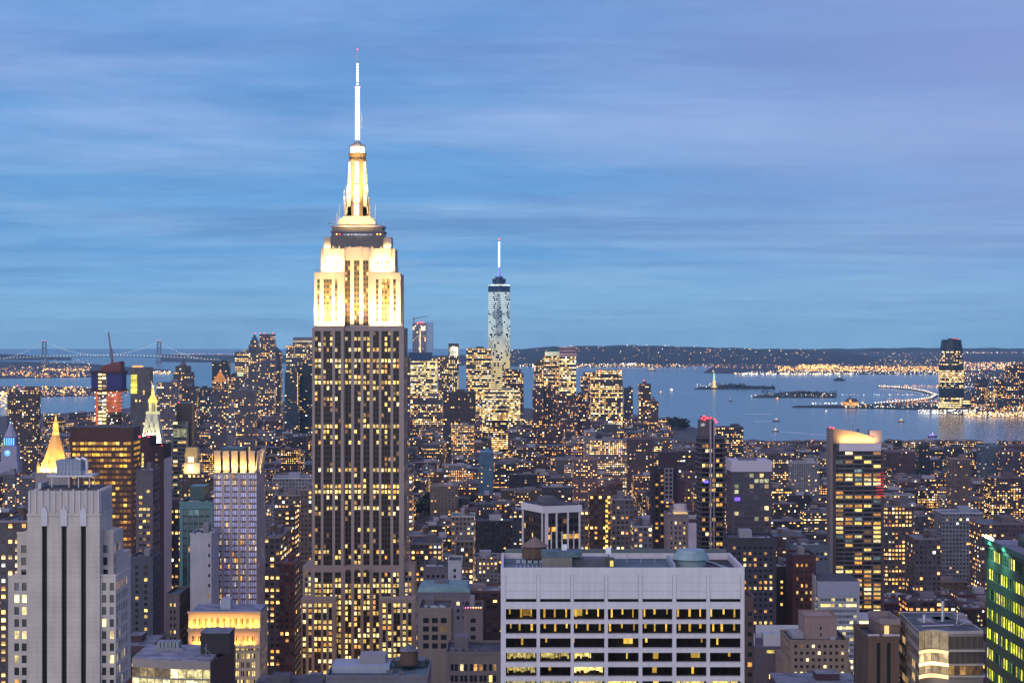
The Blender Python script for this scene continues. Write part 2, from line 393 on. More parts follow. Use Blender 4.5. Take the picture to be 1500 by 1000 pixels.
def tower(name, label, cat, x0, x1, yt, Y, D, col, bay=4.0, nw=1, wf=.55, fl=3.5, whf=.55, prob=.3, yb=1000, strip=False, blank=3.0, rec=.4,
          pal=(1, 1, 1, 1, 2, 3, 3, 5), roof=0, spand=(.03, .03, .035), mats=None, par=True, bays=None, maxn=96, short=None, edge=1.5, wallmat=None, side=True, fn=None):
    """A tower with real window openings on its front and flanks."""
    wx0, wx1, z1 = X(x0, Y), X(x1, Y), Z(yt, Y); zb = max(Z(yb, Y) - 6, 4)
    org = ((wx0 + wx1) / 2, Y + D / 2, 0)
    t = thing(name, label, cat, org)
    wm = wallmat or stone(tuple(round(c * .72, 4) for c in col)); sm = metal(spand) if not isinstance(spand, bpy.types.Material) else spand
    mb, pn = MB(), []
    rows = []; z = z1 - blank - fl
    while z > zb:
        rows.append((z + fl * (1 - whf) * .5, z + fl * (1 + whf) * .5)); z -= fl
    def mk(wd):
        n = max(1, round((wd - 2 * edge) / bay)); bw = (wd - 2 * edge) / n
        return [(edge + i * bw + bw * (1 - wf) / 2, edge + i * bw + bw * (1 + wf) / 2, nw) for i in range(n)]
    faces = [((wx0, Y), (1, 0), wx1 - wx0), ((wx1, Y), (0, 1), D), ((wx1, Y + D), (-1, 0), wx1 - wx0), ((wx0, Y + D), (0, -1), D)]
    for i, (o, u, wd) in enumerate(faces):
        use = (i == 0) or (side and i in (1, 3))
        mb.k = {}
        facade(mb, pn, o, u, wd, zb - 3, z1, (bays if (bays and i == 0) else mk(wd)) if use else [], rows if use else [], rec, strip)
        mb.k = {}
        if zb > 4: mb.face([(o[0], o[1], 0), (o[0] + u[0] * wd, o[1] + u[1] * wd, 0), (o[0] + u[0] * wd, o[1] + u[1] * wd, zb - 3), (o[0], o[1], zb - 3)])
    mb.build('wall', [wm, sm], t)
    m = MB(); m.box(wx0 + .02, wx1 - .02, Y + .02, Y + D - .02, z1 - .6, z1 - (.25 if par else -.1)); m.build('roof', ROOFS[roof], t)
    if par: rim(t, wx0 - .15, wx1 + .15, Y - .15, Y + D + .15, z1 + .003, 1.1, .5, wm)
    windows(t, pn, prob, mats, maxn, pal=pal, fn=fn)
    if par and wx1 - wx0 > 9:
        rs = random.random; w = wx1 - wx0; q = .1 + rs() * .4; zr = z1 - .25
        bulk(t, wx0 + w * q, wx0 + w * (q + .26), Y + D * .45, Y + D * .8, zr + .003, zr + 3 + rs() * 2.5, stone(random.choice(((.2, .19, .2), (.12, .11, .12), (.26, .25, .27)))))
        vm = random.choice((metal((.35, .38, .42), .6, .1), metal((.12, .13, .15), .6, .1)))
        for _ in range(7): m = MB(); a = wx0 + w * (.06 + rs() * .82); b = Y + D * (.06 + rs() * .3); s_ = .5 + rs() * 1.3; m.box(a, a + s_ * 1.5, b, b + s_, zr + .003, zr + .5 + s_ * .6); m.build('roof_vent', vm, t)
        m = MB(); a = wx0 + w * (.1 + rs() * .3); m.tube((a, Y + D * .42, zr + .3), (a + w * .45, Y + D * .42, zr + .3), .16, 6); m.build('roof_pipe', vm, t)
    reg(x0, x1, yt, yb, Y, D)
    if short: LAND.append((short, (x0 + x1) / 2, (yt + min(yb, yt + 150)) / 2, Y))
    return t, wx0, wx1, z1, wm

# shader-window buildings (too small in the photo to show windows as parts)
UID = [0]
def shell(mb, x0, x1, y0, y1, z0, z1, at, rs=1, top=True):
    UID[0] += 1; off = UID[0] * 400.0 + 2
    P4 = [(x0, y0), (x1, y0), (x1, y1), (x0, y1)]; run = 0.0
    bay = at[1][0]
    for i in range(4):
        a, b = P4[i], P4[(i + 1) % 4]; L = hypot(b[0] - a[0], b[1] - a[1])
        n = max(1, round(L / bay)) * bay
        fz = at[1][1]; v0, v1 = -(z1 - z0) / fz, 0.0; v0 = (math.floor(v0)) * fz + 0; v1 = v0 + (z1 - z0); sh = -v1
        uvs = [(off + run, z0 - z1 + 400 * fz), (off + run + n, z0 - z1 + 400 * fz), (off + run + n, 400 * fz), (off + run, 400 * fz)]
        off_b = round((off + run) / bay) * bay - (off + run); uvs = [(q[0] + off_b, q[1] - .25) for q in uvs]
        mb.face([(*a, z0), (*b, z0), (*b, z1), (*a, z1)], 0, uvs, at, weld=False); run += n + bay
    if top: mb.face([(*p, z1) for p in P4], rs, weld=False)
def AT(col, bay=3.5, fl=3.4, lf=.2, ww=.5, wh=.5, warm=.4): return (col, (bay, fl, lf), (ww, wh, warm))
def block(name, label, cat, x0, x1, yt, Y, D, at, yb=1000, tiers=(), roof=0, short=None, group=None, bulkhead=True):
    """A building of one or more boxes; tiers (x0, x1, yt, setback) stand on the main box."""
    wx0, wx1, z1 = X(x0, Y), X(x1, Y), Z(yt, Y); org = ((wx0 + wx1) / 2, Y + D / 2, 0)
    t = thing(name, label, cat, org, group)
    mb = MB(); shell(mb, wx0, wx1, Y, Y + D, 0, z1, at); mb.build('wall', [FAC, ROOFS[roof]], t)
    zz = z1
    for (a, b, yy, sb) in tiers:
        m = MB(); z2 = Z(yy, Y + sb); shell(m, X(a, Y + sb), X(b, Y + sb), Y + sb, Y + max(D - sb, sb + 6), zz - .002, z2, at); m.build('upper_storey', [FAC, ROOFS[roof]], t); zz = z2
    if bulkhead and not tiers:
        w = wx1 - wx0; c = random.uniform(.3, .6)
        bulk(t, wx0 + w * c, wx0 + w * min(c + .3, .95), Y + D * .4, Y + D * .75, z1 + .003, z1 + min(5, w * .2 + 2), stone(tuple(c_ * .8 for c_ in at[0])))
    reg(x0, x1, yt, yb, Y, D)
    if short: LAND.append((short, (x0 + x1) / 2, (yt + min(yb, yt + 60)) / 2, Y))
    return t, wx0, wx1, zz

# ------------------------------------------------------------------ the great floodlit tower
LIME = stone((.36, .31, .28), .85, .10, .6, 'limestone'); LIMED = stone((.26, .235, .215), .85, .16, .6, 'limestone'); SPAN = metal((.05, .032, .026), .6, .1); LIMES = stone((.30, .25, .222), .85, .12, .6, 'limestone')
def great_tower():
    Y0 = 1265.0; org = (X(523, Y0), Y0 + 23, 0)
    t = thing('skyscraper', 'tallest tower, cream floodlit top under a glowing mast and antenna', 'skyscraper', org)
    pn = []
    FLH = 8.0 * Y0 / F
    def wall(y0, y1, x0, x1, Yf, bays, D=None, rows=None, strip=True, name='wall', mats=None, rec=.55, sides=''):
        """Front from photo row y0 (top) to y1 (bottom); bays in photo columns; walls on the sides named."""
        mb = MB(); z1, z0 = Z(y0, Yf), Z(y1, Yf)
        bw = [(X(a, Yf) - X(x0, Yf), X(b, Yf) - X(x0, Yf), n) for a, b, n in bays]
        rw = rows if rows is not None else [(Z(y + 2.6, Yf), Z(y - 2.4, Yf)) for y in frange(y0 + 9, y1 - 3, 8.0)]
        facade(mb, pn, (X(x0, Yf), Yf), (1, 0), X(x1, Yf) - X(x0, Yf), z0, z1, bw, rw, rec, strip, .75)
        if D:
            wa, wb = X(x0, Yf), X(x1, Yf)
            for sd, o, u in (('R', (wb, Yf), (0, 1)), ('L', (wa, Yf + D), (0, -1))):
                mb.k = {}
                if sd in sides:
                    n = max(1, int((D - 4) / 7)); w = (D - 4) / n
                    facade(mb, pn, o, u, D, z0, z1, [(2 + i * w + 1.2, 2 + (i + 1) * w - 1.2, 2) for i in range(n)], rw, rec, strip, .45)
                else: mb.face([(*o, z0), (o[0], o[1] + u[1] * D, z0), (o[0], o[1] + u[1] * D, z1), (*o, z1)])
            mb.k = {}
            mb.face([(wb, Yf + D, z0), (wa, Yf + D, z0), (wa, Yf + D, z1), (wb, Yf + D, z1)])
            mb.face([(wa, Yf, z1), (wb, Yf, z1), (wb, Yf + D, z1), (wa, Yf + D, z1)])
        return mb.build(name, mats or [LIMES, SPAN], t)
    def frange(a, b, s):
        r = []
        while a < b: r.append(a); a += s
        return r
    LW = [(461.3, 469.9, 2), (473.8, 486.7, 3), (490.8, 499.2, 2)]; CW = [(505.7, 514.3, 2), (518.9, 528, 2), (532.3, 541.2, 2)]; RW = [(546.5, 554.9, 2), (558.7, 571.9, 3), (576, 584.4, 2)]
    rows = [(Z(y + 2.6, Y0), Z(y - 2.4, Y0)) for y in frange(488, 826, 8.0)]
    # shaft: two wings, and the centre standing back between them
    wall(480, 829, 457.2, 503.5, Y0, LW, 46, rows, sides='L'); wall(480, 829, 543, 591.6, Y0, RW, 46, rows, sides='R')
    wall(480, 829, 503.5, 543, Y0 + 2.2, CW, 40, rows, sides='')
    # below the arches: the broad middle, its flanks, the low front wings, the outer shoulders
    rows2 = [(Z(y + 2.7, Y0), Z(y - 2.5, Y0)) for y in frange(841, 1000, 8.1)]
    wall(829.02, 1060, 457.2, 503.49, Y0, LW, 46, rows2); wall(829.02, 1060, 543.01, 591.6, Y0, RW, 46, rows2)
    wall(829, 1060, 503.5, 543, Y0 - .8, CW, 40, rows2, sides='')
    m = MB()
    for a, b, n in CW:                         # round arch heads over the centre bays
        xa, xb, zc = X(a, Y0), X(b, Y0), Z(837.6, Y0); r = (xb - xa) / 2; cx = (xa + xb) / 2; yf = Y0 - .95
        pts = [(cx + r * cos(pi * k / 8), yf, zc + r * sin(pi * k / 8)) for k in range(9)]
        m.k = {}; m.face(pts[::-1], 0)
    m.build('arch_head', SPAN, t)
    wall(829, 1060, 443.5, 457.0, Y0 + 5, [(447, 455, 2)], 36, rows2, strip=False, rec=.5); wall(829, 1060, 591.8, 607, Y0 + 5, [(593.5, 602.5, 2)], 36, rows2, strip=False, rec=.5, sides='R')
    rows3 = [(Z(y + 2.7, Y0 - 14), Z(y - 2.5, Y0 - 14)) for y in frange(886, 1000, 8.2)]
    wall(877, 1062, 440, 491.5, Y0 - 14, [(443.5, 448, 1), (452, 456.5, 1), (460.5, 470, 2), (473.5, 478, 1), (481.5, 486, 1)], 46, rows3, sides='R')
    wall(877, 1062, 556, 608, Y0 - 14, [(560.5, 565, 1), (568.5, 573, 1), (576.5, 586, 2), (590, 594.5, 1), (598, 602.5, 1)], 46, rows3, sides='LR')
    rows4 = [(Z(y + 2.7, Y0 - 18), Z(y - 2.5, Y0 - 18)) for y in frange(917, 1000, 8.2)]
    wall(908, 1064, 608.5, 634, Y0 - 18, [(610, 617, 2), (621, 630, 2)], 60, rows4, strip=False, sides='R'); wall(912, 1064, 414, 439.5, Y0 - 18, [(417, 421.5, 1), (425, 429, 1), (431.5, 437, 1)], 60, rows4, strip=False)
    # floodlit upper block and its top step
    Y1, Y2 = Y0 + 3.2, Y0 + 6.5
    r5 = [(Z(y + 2.0, Y1), Z(y - 1.9, Y1)) for y in frange(411.5, 474, 8.1)]
    up = [(464.5, 468.5, 1), (474, 486, 3), (490.5, 494.5, 1)]; upr = [(550.5, 554.5, 1), (559, 571, 3), (576, 580, 1)]
    GS = stone((.11, .07, .035), .7, .2); wall(401, 480, 460.3, 504.5, Y1, up, 38, r5, True, mats=[LIME, GS], rec=.35); wall(401, 480, 541, 586.8, Y1, upr, 38, r5, True, mats=[LIME, GS], rec=.35, sides='R')
    r6 = [(Z(y + 2.2, Y2), Z(y - 2.1, Y2)) for y in (384, 392)]
    wall(364, 401, 470, 504.5, Y2, [(474, 480, 2), (489, 496, 2)], 30, r6, False, mats=[LIME, SPAN], rec=.35); wall(364, 401, 541, 578.6, Y2, [(548, 555, 2), (564, 571, 2)], 30, r6, False, mats=[LIME, SPAN], rec=.35, sides='R')
    cr = [(Z(y + 2.4, Y1), Z(y - 2.2, Y1)) for y in frange(384, 474, 8.1)]
    wall(362, 480, 504.5, 541, Y1 + 4.5, [(505.6, 513, 2), (518.5, 526.5, 2), (532, 539.5, 2)], 30, cr, True, mats=[LIME, stone((.08, .05, .028), .7, .2)])
    m = MB()
    for px in (474.5, 488, 497, 512, 528.5, 545, 558, 572):            # fins that finish the upper block
        yf = Y1 + 3.9 if 505 < px < 541 else Y2 - .6
        m.box(X(px - 1.1, yf), X(px + 1.1, yf), yf, yf + .55, Z(380, yf), Z(360.5, yf))
    m.build('parapet_fin', LIME, t)
    for a, b in ((460.3, 504.5), (541, 586.8)):
        m = MB(); m.box(X(a, Y1) - .3, X(b, Y1) + .3, Y1 - .35, Y1 + .4, Z(401, Y1), Z(399, Y1)); m.build('parapet', LIME, t)
    DG = stone((.13, .115, .11), .8, .2, .5)
    Y3 = Y0 + 9
    def bx(name, x0, x1, y0, y1, Yf, D, mat): m = MB(); m.box(X(x0, Yf), X(x1, Yf), Yf, Yf + D, Z(y1, Yf), Z(y0, Yf)); return m.build(name, mat, t)
    bx('terrace_block', 484, 561, 346, 366, Y3, 26, DG); bx('shoulder', 474.5, 483.8, 347, 366, Y3 + 2, 20, LIME); bx('shoulder', 561.2, 573, 347, 366, Y3 + 2, 20, LIME)
    m = MB()
    for px in (493.5, 509, 522.5, 535.5, 551): m.box(X(px - 1.7, Y3), X(px + 1.7, Y3), Y3 - .06, Y3 + .3, Z(361, Y3), Z(356, Y3))
    m.build('terrace_window', DARK, t)
    bx('observation_deck', 485.5, 562, 340.5, 345.8, Y3 + 1.5, 23, metal((.10, .09, .12)))
    m = MB()
    for k in range(26): a = 503 + k * 1.65; m.box(X(a, Y3), X(a + .9, Y3), Y3 + 1.35, Y3 + 1.6, Z(345, Y3), Z(342.2, Y3))
    m.build('deck_window', lit((.75, .85, .9), .75), t)
    bx('deck_cornice', 484, 563.5, 338, 340.4, Y3 + .6, 25, metal((.10, .09, .12))); bx('deck_wall', 486.5, 560.5, 333, 337.9, Y3 + 2, 22, DG); bx('deck_roof', 485, 562, 330, 332.9, Y3 + 1, 24, metal((.16, .14, .19)))
    for px in (493, 497.5, 552.5, 557): beacon(t, X(px, Y3), Y3 + .8, Z(343, Y3), .55, 'deck_lamp', ORANGEGLOW if px != 497.5 else RED)
    # mast
    YM = Y0 + 20; cx = X(523.7, YM); cyy = YM; s = YM / F
    mz = lambda y: Z(y, YM)
    for (hw, ya, yb) in ((27, 324, 329.9), (24.5, 320.5, 323.9), (20.5, 317.5, 320.4)):
        m = MB(); m.box(cx - hw * s, cx + hw * s, cyy - hw * s * .62, cyy + hw * s * .62, mz(yb), mz(ya)); m.build('mast_base', LIME, t)
    m = MB(); m.lathe(cx, cyy, [(mz(317.4), 11.5 * s), (mz(290), 11 * s), (mz(236), 10.4 * s)], 16); m.build('mast_shaft', stone((.17, .115, .065), .6, .25, .7), t)
    m = MB()                                   # the four stepped wings of the mast
    for ax in (0, 1):
        for sg in (-1, 1):
            for hw, y in ((18.8, 300), (17.2, 289), (15.4, 272), (13.8, 255), (12.9, 238)):
                a, b = sorted((sg * 9.5 * s, sg * hw * s)); w = (3.6 if hw > 15 else 2.8) * s
                if ax == 0: m.box(cx + a, cx + b, cyy - w, cyy + w, mz(317.3), mz(y))
                else: m.box(cx - w, cx + w, cyy + a, cyy + b, mz(317.3), mz(y))
                if ax == 0 and hw > 15: m.box(cx + a * .93, cx + b * .93, cyy - w * 2.3, cyy - w * 1.06, mz(317.3), mz(y + 14))
    m.build('mast_wing', LIME, t)
    m = MB()
    for dxx in (-3.5, 3.5):
        yf = cyy - 19.0 * s
    m.box(cx - 3.4 * s, cx + 3.4 * s, cyy - 19.4 * s, cyy - 12.95 * s - 0, mz(316), mz(301)); m.box(cx - 3.0 * s, cx + 3.0 * s, cyy - 13.4 * s, cyy - 12.93 * s, mz(300.9), mz(237.5))
    m.build('mast_window', lit((1, .84, .46), 3.6, .15, .2), t)
    m = MB()
    for dxx in (-10.6, 10.6): m.box(cx + (dxx - .9) * s, cx + (dxx + .9) * s, cyy - 6 * s, cyy - 4.4 * s, mz(316), mz(238))
    m.build('mast_strip', lit((1, .74, .30), 2.6, .3, .2), t)
    m = MB(); m.lathe(cx, cyy, [(mz(236), 13 * s), (mz(234), 13 * s), (mz(233.9), 12.2 * s), (mz(227), 12.4 * s), (mz(226.9), 13.3 * s), (mz(224.2), 13.3 * s)], 16); m.build('mast_collar', metal((.20, .13, .07), .5, .5), t)
    m = MB(); m.lathe(cx, cyy, [(mz(224.1), 10.4 * s), (mz(216), 9.8 * s)], 16); m.build('lantern_ring', lit((1, .95, .9), 3.4, .1), t)
    m = MB(); m.lathe(cx, cyy, [(mz(215.9), 11.8 * s), (mz(213.6), 11.8 * s), (mz(211), 6.5 * s), (mz(207.5), 3.2 * s)], 16); m.build('dome_cap', metal((.30, .27, .25)), t)
    AW = glow((.88, .95, 1), 2.6, 'antenna_light'); AWD = metal((.45, .46, .5), .4, .5)
    m = MB(); m.lathe(cx, cyy, [(mz(207.5), 2.0 * s), (mz(154), 2.0 * s), (mz(127), 1.7 * s), (mz(93), .9 * s), (mz(74), .5 * s)], 8); m.build('antenna', AWD, t)
    m = MB()
    y = 205.0
    while y > 155: m.lathe(cx, cyy, [(mz(y), 3.4 * s), (mz(y - 2.0), 3.4 * s)], 8); y -= 2.6
    while y > 128: m.lathe(cx, cyy, [(mz(y), 3.0 * s), (mz(y - 2.8), 3.6 * s)], 8); y -= 4.6
    while y > 94: m.lathe(cx, cyy, [(mz(y), 1.5 * s), (mz(y - 2.6), 1.8 * s)], 8); y -= 4.2
    m.build('antenna_element', AW, t)
    m = MB(); m.tube((cx + 6.3 * s, cyy, mz(189)), (cx + 6.3 * s, cyy, mz(166)), .5 * s, 5); m.tube((cx, cyy, mz(178)), (cx + 6.3 * s, cyy, mz(178)), .3 * s, 4); m.build('side_antenna', AWD, t)
    beacon(t, cx, cyy, mz(72.6), 1.3 * s); beacon(t, cx - 3.4 * s, cyy, mz(128.5), .8 * s); beacon(t, cx + 3.6 * s, cyy, mz(128.5), .8 * s)
    m = MB()
    for px, ya, yb in ((498.5, 302, 329), (495, 313, 329), (505.5, 279, 300), (551, 300, 329), (465, 391, 401), (467.5, 393, 401), (584.5, 391, 401), (489.5, 320, 330)): m.tube((X(px, YM), YM - 8, mz(yb)), (X(px, YM), YM - 8, mz(ya)), .16, 4)
    m.build('whip_antenna', AWD, t)
    rowp = {}
    random.seed(4)
    def fn(q, row):
        z = q[0][2]; k = round(z / FLH)
        if z > Z(479, Y0): return pick(.22, (1, 5, 3, 2))
        if k not in rowp: rowp[k] = random.choice((.03, .06, .2, .3, .55, .8, .92) if z > Z(829, Y0) else (.25, .4, .6, .75, .85))
        return pick(rowp[k], (1, 1, 1, 3, 3, 1, 2))
    windows(t, pn, fn=fn, mats=[glass((.010, .010, .014), .35, .3, .0), WARM, AMBER, PALE, COOL, DIM], maxn=100, ymax=985)
    # its floodlights, standing on the ledges
    C = (1, .69, .23)
    for a, b in ((461, 504), (542, 586)):
        xa, xb = X(a, Y1), X(b, Y1); zc = Z(479.3, Y1)
        for k in range(2):
            xm = xa + (xb - xa) * (k + .5) / 2
            flood(t, (xm, Y1 - 2.6, zc + .9), (xm, Y1 + 1.0, zc + 12), (xb - xa) / 2.3, .8, 11000, C)
            flood(t, (xm, Y1 - 3.0, zc + 1.0), (xm, Y1 + .1, zc + 27), (xb - xa) / 2.3, .8, 19000, C, 60, False)
        xa, xb = X(max(a, 471), Y2), X(min(b, 578), Y2); zc = Z(400.5, Y2)
        flood(t, ((xa + xb) / 2, Y2 - 2.3, zc + .9), ((xa + xb) / 2, Y2 + .6, zc + 9), (xb - xa) * .8, .8, 8500, C)
        flood(t, ((xa + xb) / 2, Y2 - 2.6, zc + 1), ((xa + xb) / 2, Y2 + .1, zc + 15), (xb - xa) * .8, .8, 9000, C, 70, False)
    xm = X(523, Y1); flood(t, (xm, Y1 + 1.2, Z(479, Y1)), (xm, Y1 + 4.5, Z(455, Y1)), 14, .8, 4000, (1, .62, .22), 90)
    flood(t, (xm, Y1 + 1.0, Z(479, Y1)), (xm, Y1 + 4.5, Z(415, Y1)), 14, .8, 24000, (1, .66, .22), 45, False)
    flood(t, (X(588.6, Y1), Y1 + 16, Z(479, Y1)), (X(586, Y1), Y1 + 16, Z(450, Y1)), 1, 20, 4500, C)
    for sg in (-1, 1): flood(t, (X(523 + sg * 44, Y3), Y3 + 1, Z(363, Y3)), (X(523 + sg * 43, Y3), Y3 + 6, Z(352, Y3)), 4, .6, 700, C)
    zc = Z(329.5, YM)
    for px in (503, 512, 535, 544): flood(t, (X(px, YM), YM - 22, zc + .8), (cx + (px - 523) * .2, YM - 8, zc + 16), 3, 1.5, 5500, C)
    for px in (508, 539): flood(t, (X(px, YM), YM - 20, zc + 1), (cx + (px - 523) * .25, YM - 4, zc + 36), 4, 1.5, 18000, C, 50, False)
    flood(t, (cx - 18, YM - 3, zc + 1), (cx - 5, YM - 3, zc + 14), 2, 2, 1100, C); flood(t, (cx + 18, YM - 3, zc + 1), (cx + 5, YM - 3, zc + 14), 2, 2, 1100, C)
    reg(440, 634, 200, 1000, Y0 - 18, 66); LAND.append(('the tallest floodlit tower', 523, 750, Y0))
great_tower()

# ------------------------------------------------------------------ near towers
def limestone_tower():
    Yf = 590.0; t = thing('limestone_tower', 'pale grey stepped stone tower with three dark vertical slots, grey cooling unit on top', 'tower', (X(93, Yf), Yf + 15, 0))
    wm = stone((.51, .465, .405), .9, .24, .4, course=1.5); pn = []; px = lambda p: X(p, Yf); zz = lambda y: Z(y, Yf)
    m = MB()                                   # main shaft with its three slots
    slots = [(61.3, 69), (90, 97.7), (118.3, 126)]
    facade(m, pn, (px(40), Yf), (1, 0), px(146) - px(40), zz(1010), zz(752), [(px(a) - px(40), px(b) - px(40), 1) for a, b in slots], [(zz(1004), zz(770))], 1.6, True)
    m.k = {}; D = 19
    m.face([(px(146), Yf, zz(1010)), (px(146), Yf + D, zz(1010)), (px(146), Yf + D, zz(752)), (px(146), Yf, zz(752))]); m.face([(px(40), Yf + D, zz(1010)), (px(40), Yf, zz(1010)), (px(40), Yf, zz(752)), (px(40), Yf + D, zz(752))])
    m.face([(px(40), Yf, zz(752)), (px(146), Yf, zz(752)), (px(146), Yf + D, zz(752)), (px(40), Yf + D, zz(752))])
    m.build('wall', [wm, wm], t)
    slot = pn[:]; pn.clear()
    for q, *_ in slot: k = MB(); k.face(q); k.build('window_slot', glass((.006, .006, .007), .4, .3, 0), t)
    m = MB(); m.box(px(39.2), px(146.8), Yf - .25, Yf + D + .2, zz(755), zz(752) + .02); m.build('cornice', wm, t)
    m = MB(); m.box(px(41), px(145.5), Yf + .2, Yf + D, zz(752) + .03, zz(719)); m.build('attic', stone((.46, .415, .375), .9, .22, .5), t)
    m = MB()
    for k in range(12): x = px(42 + k * 9.2); m.box(x, x + .45, Yf - .12, Yf + .19, zz(751.5), zz(716 if k % 2 else 718.3))
    for k in range(6): m.box(px(145.5) + .003, px(145.5) + .35, Yf + 1 + k * 3.1, Yf + 1.5 + k * 3.1, zz(750), zz(715))
    m.build('attic_rib', stone((.50, .49, .50), .9, .15, .4), t)
    for a, b in slots:                         # pointed ornaments over the slots
        x0, x1, c = px(a - .8), px(b + .8), px((a + b) / 2); m = MB(); m.k = {}
        o = [(x0, 770), (x1, 770), (x1, 750), (x1 - .35, 746), (c, 740), (x0 + .35, 746), (x0, 750)]
        f = [(x, Yf - .45, zz(y)) for x, y in o]; b_ = [(x, Yf + .15, z) for x, _, z in f]
        m.face(f); m.face(b_[::-1])
        for i in range(7): j = (i + 1) % 7; m.face([f[i], b_[i], b_[j], f[j]])
        m.build('slot_ornament', stone((.55, .54, .55), .9, .1, .4), t)
    def wing(x0, x1, y, Yw, D, bays, rws, sideb=0, name='wing'):
        m = MB(); o = (X(x0, Yw), Yw); w = X(x1, Yw) - o[0]; z0, z1 = Z(1010, Yw), Z(y, Yw)
        rw = [(Z(r + 6.5, Yw), Z(r - 5, Yw)) for r in rws]
        facade(m, pn, o, (1, 0), w, z0, z1, [(X(a, Yw) - o[0], X(b, Yw) - o[0], 1) for a, b in bays], rw, .4)
        m.k = {}
        n = int((D - 2) / 3.6) if sideb else 0
        facade(m, pn, (o[0] + w, Yw), (0, 1), D, z0, z1, [(1.5 + i * 3.6, 3.4 + i * 3.6, 1) for i in range(n)], rw if n else [], .4)
        m.k = {}; m.face([(o[0], Yw + D, z0), (o[0], Yw, z0), (o[0], Yw, z1), (o[0], Yw + D, z1)]); m.face([(o[0], Yw, z1), (o[0] + w, Yw, z1), (o[0] + w, Yw + D, z1), (o[0], Yw + D, z1)])
        m.face([(o[0] + w, Yw + D, z0), (o[0], Yw + D, z0), (o[0], Yw + D, z1), (o[0] + w, Yw + D, z1)])
        m.build(name, [wm, wm], t)
        k = MB(); k.box(o[0] - .12, o[0] + w + .12, Yw - .14, Yw + .3, z1 + .002, z1 + .7); k.build('wing_coping', wm, t)
    rr = [858 + 17.7 * i for i in range(9)]
    wing(12, 39.9, 845, Yf + 1, 22, [(21, 28), (32, 39)], rr); wing(146.1, 169.5, 844, Yf + 1, 23, [(149.4, 155.6), (160.8, 167)], rr, 1)
    up = [803 + 17.7 * i for i in range(3)]
    wing(25, 39.9, 782, Yf + 5, 14, [(31, 38.6)], up); wing(146.1, 166, 779, Yf + 5, 15, [(149.8, 158)], up, 1)
    wing(146.1, 158, 760, Yf + 12, 7, [], []); wing(150, 171, 815, Yf + 8, 22, [], [], 1)
    # roof plant
    m = MB(); m.box(px(56), px(138), Yf + 3, Yf + 17, zz(719) + .003, zz(716)); m.build('roof', ROOFS[2], t)
    fr = MB(); st_ = metal((.55, .55, .58), .5, .3); Yq = Yf + 6
    fr.box(X(70, Yq), X(136, Yq), Yq - 1, Yq + 9, Z(698, Yq), Z(695.6, Yq))
    for p in (76, 101, 115, 131):
        for dy in (0, 7.5): fr.box(X(p, Yq) - .14, X(p, Yq) + .14, Yq + dy - .14, Yq + dy + .14, Z(717, Yq), Z(698, Yq) - .003)
    fr.build('plant_frame', st_, t)
    rl = MB()
    for p in range(70, 137, 6): rl.box(X(p, Yq) - .05, X(p, Yq) + .05, Yq - .95, Yq - .85, Z(695.6, Yq) + .002, Z(689.5, Yq))
    for y in (692.5, 689.4): rl.box(X(70, Yq), X(136, Yq), Yq - .95, Yq - .85, Z(y, Yq) - .06, Z(y, Yq))
    rl.build('railing', st_, t)
    m = MB(); m.box(X(82, Yq), X(118, Yq), Yq + .5, Yq + 7.5, Z(695.5, Yq), Z(674, Yq)); c = m.build('cooling_unit', metal((.20, .25, .33), .5, .3), t)
    m = MB()
    for k in range(7): x = X(83.5 + k * 5.3, Yq); m.box(x, x + .2, Yq + .35, Yq + .497, Z(694, Yq), Z(675, Yq))
    m.build('unit_rib', metal((.30, .35, .43), .5, .3), c)
    for p in (116, 125):
        m = MB(); a = X(p, Yq); m.tube((a, Yq + 2, Z(695, Yq)), (a, Yq + 2, Z(674, Yq)), .45, 8); m.tube((a, Yq + 2, Z(674, Yq)), (a - 1.6, Yq + 2, Z(671, Yq)), .45, 8)
        m.build('duct', metal((.7, .7, .72), .4, .3), t)
    m = MB(); m.box(X(56, Yf + 2), X(60, Yf + 2), Yf + 2, Yf + 12, zz(716), zz(708)); m.build('roof_screen', metal((.4, .42, .46)), t)
    windows(t, pn, .34, [DARK, lit((1, .78, .35), 1.5), AMBER, PALE, COOL, glass((.10, .11, .13), .2)], 96, pal=(1, 3, 1, 2))
    reg(8, 195, 690, 1000, Yf, 30); LAND.append(('the slotted grey stone tower', 95, 850, Yf))
limestone_tower()

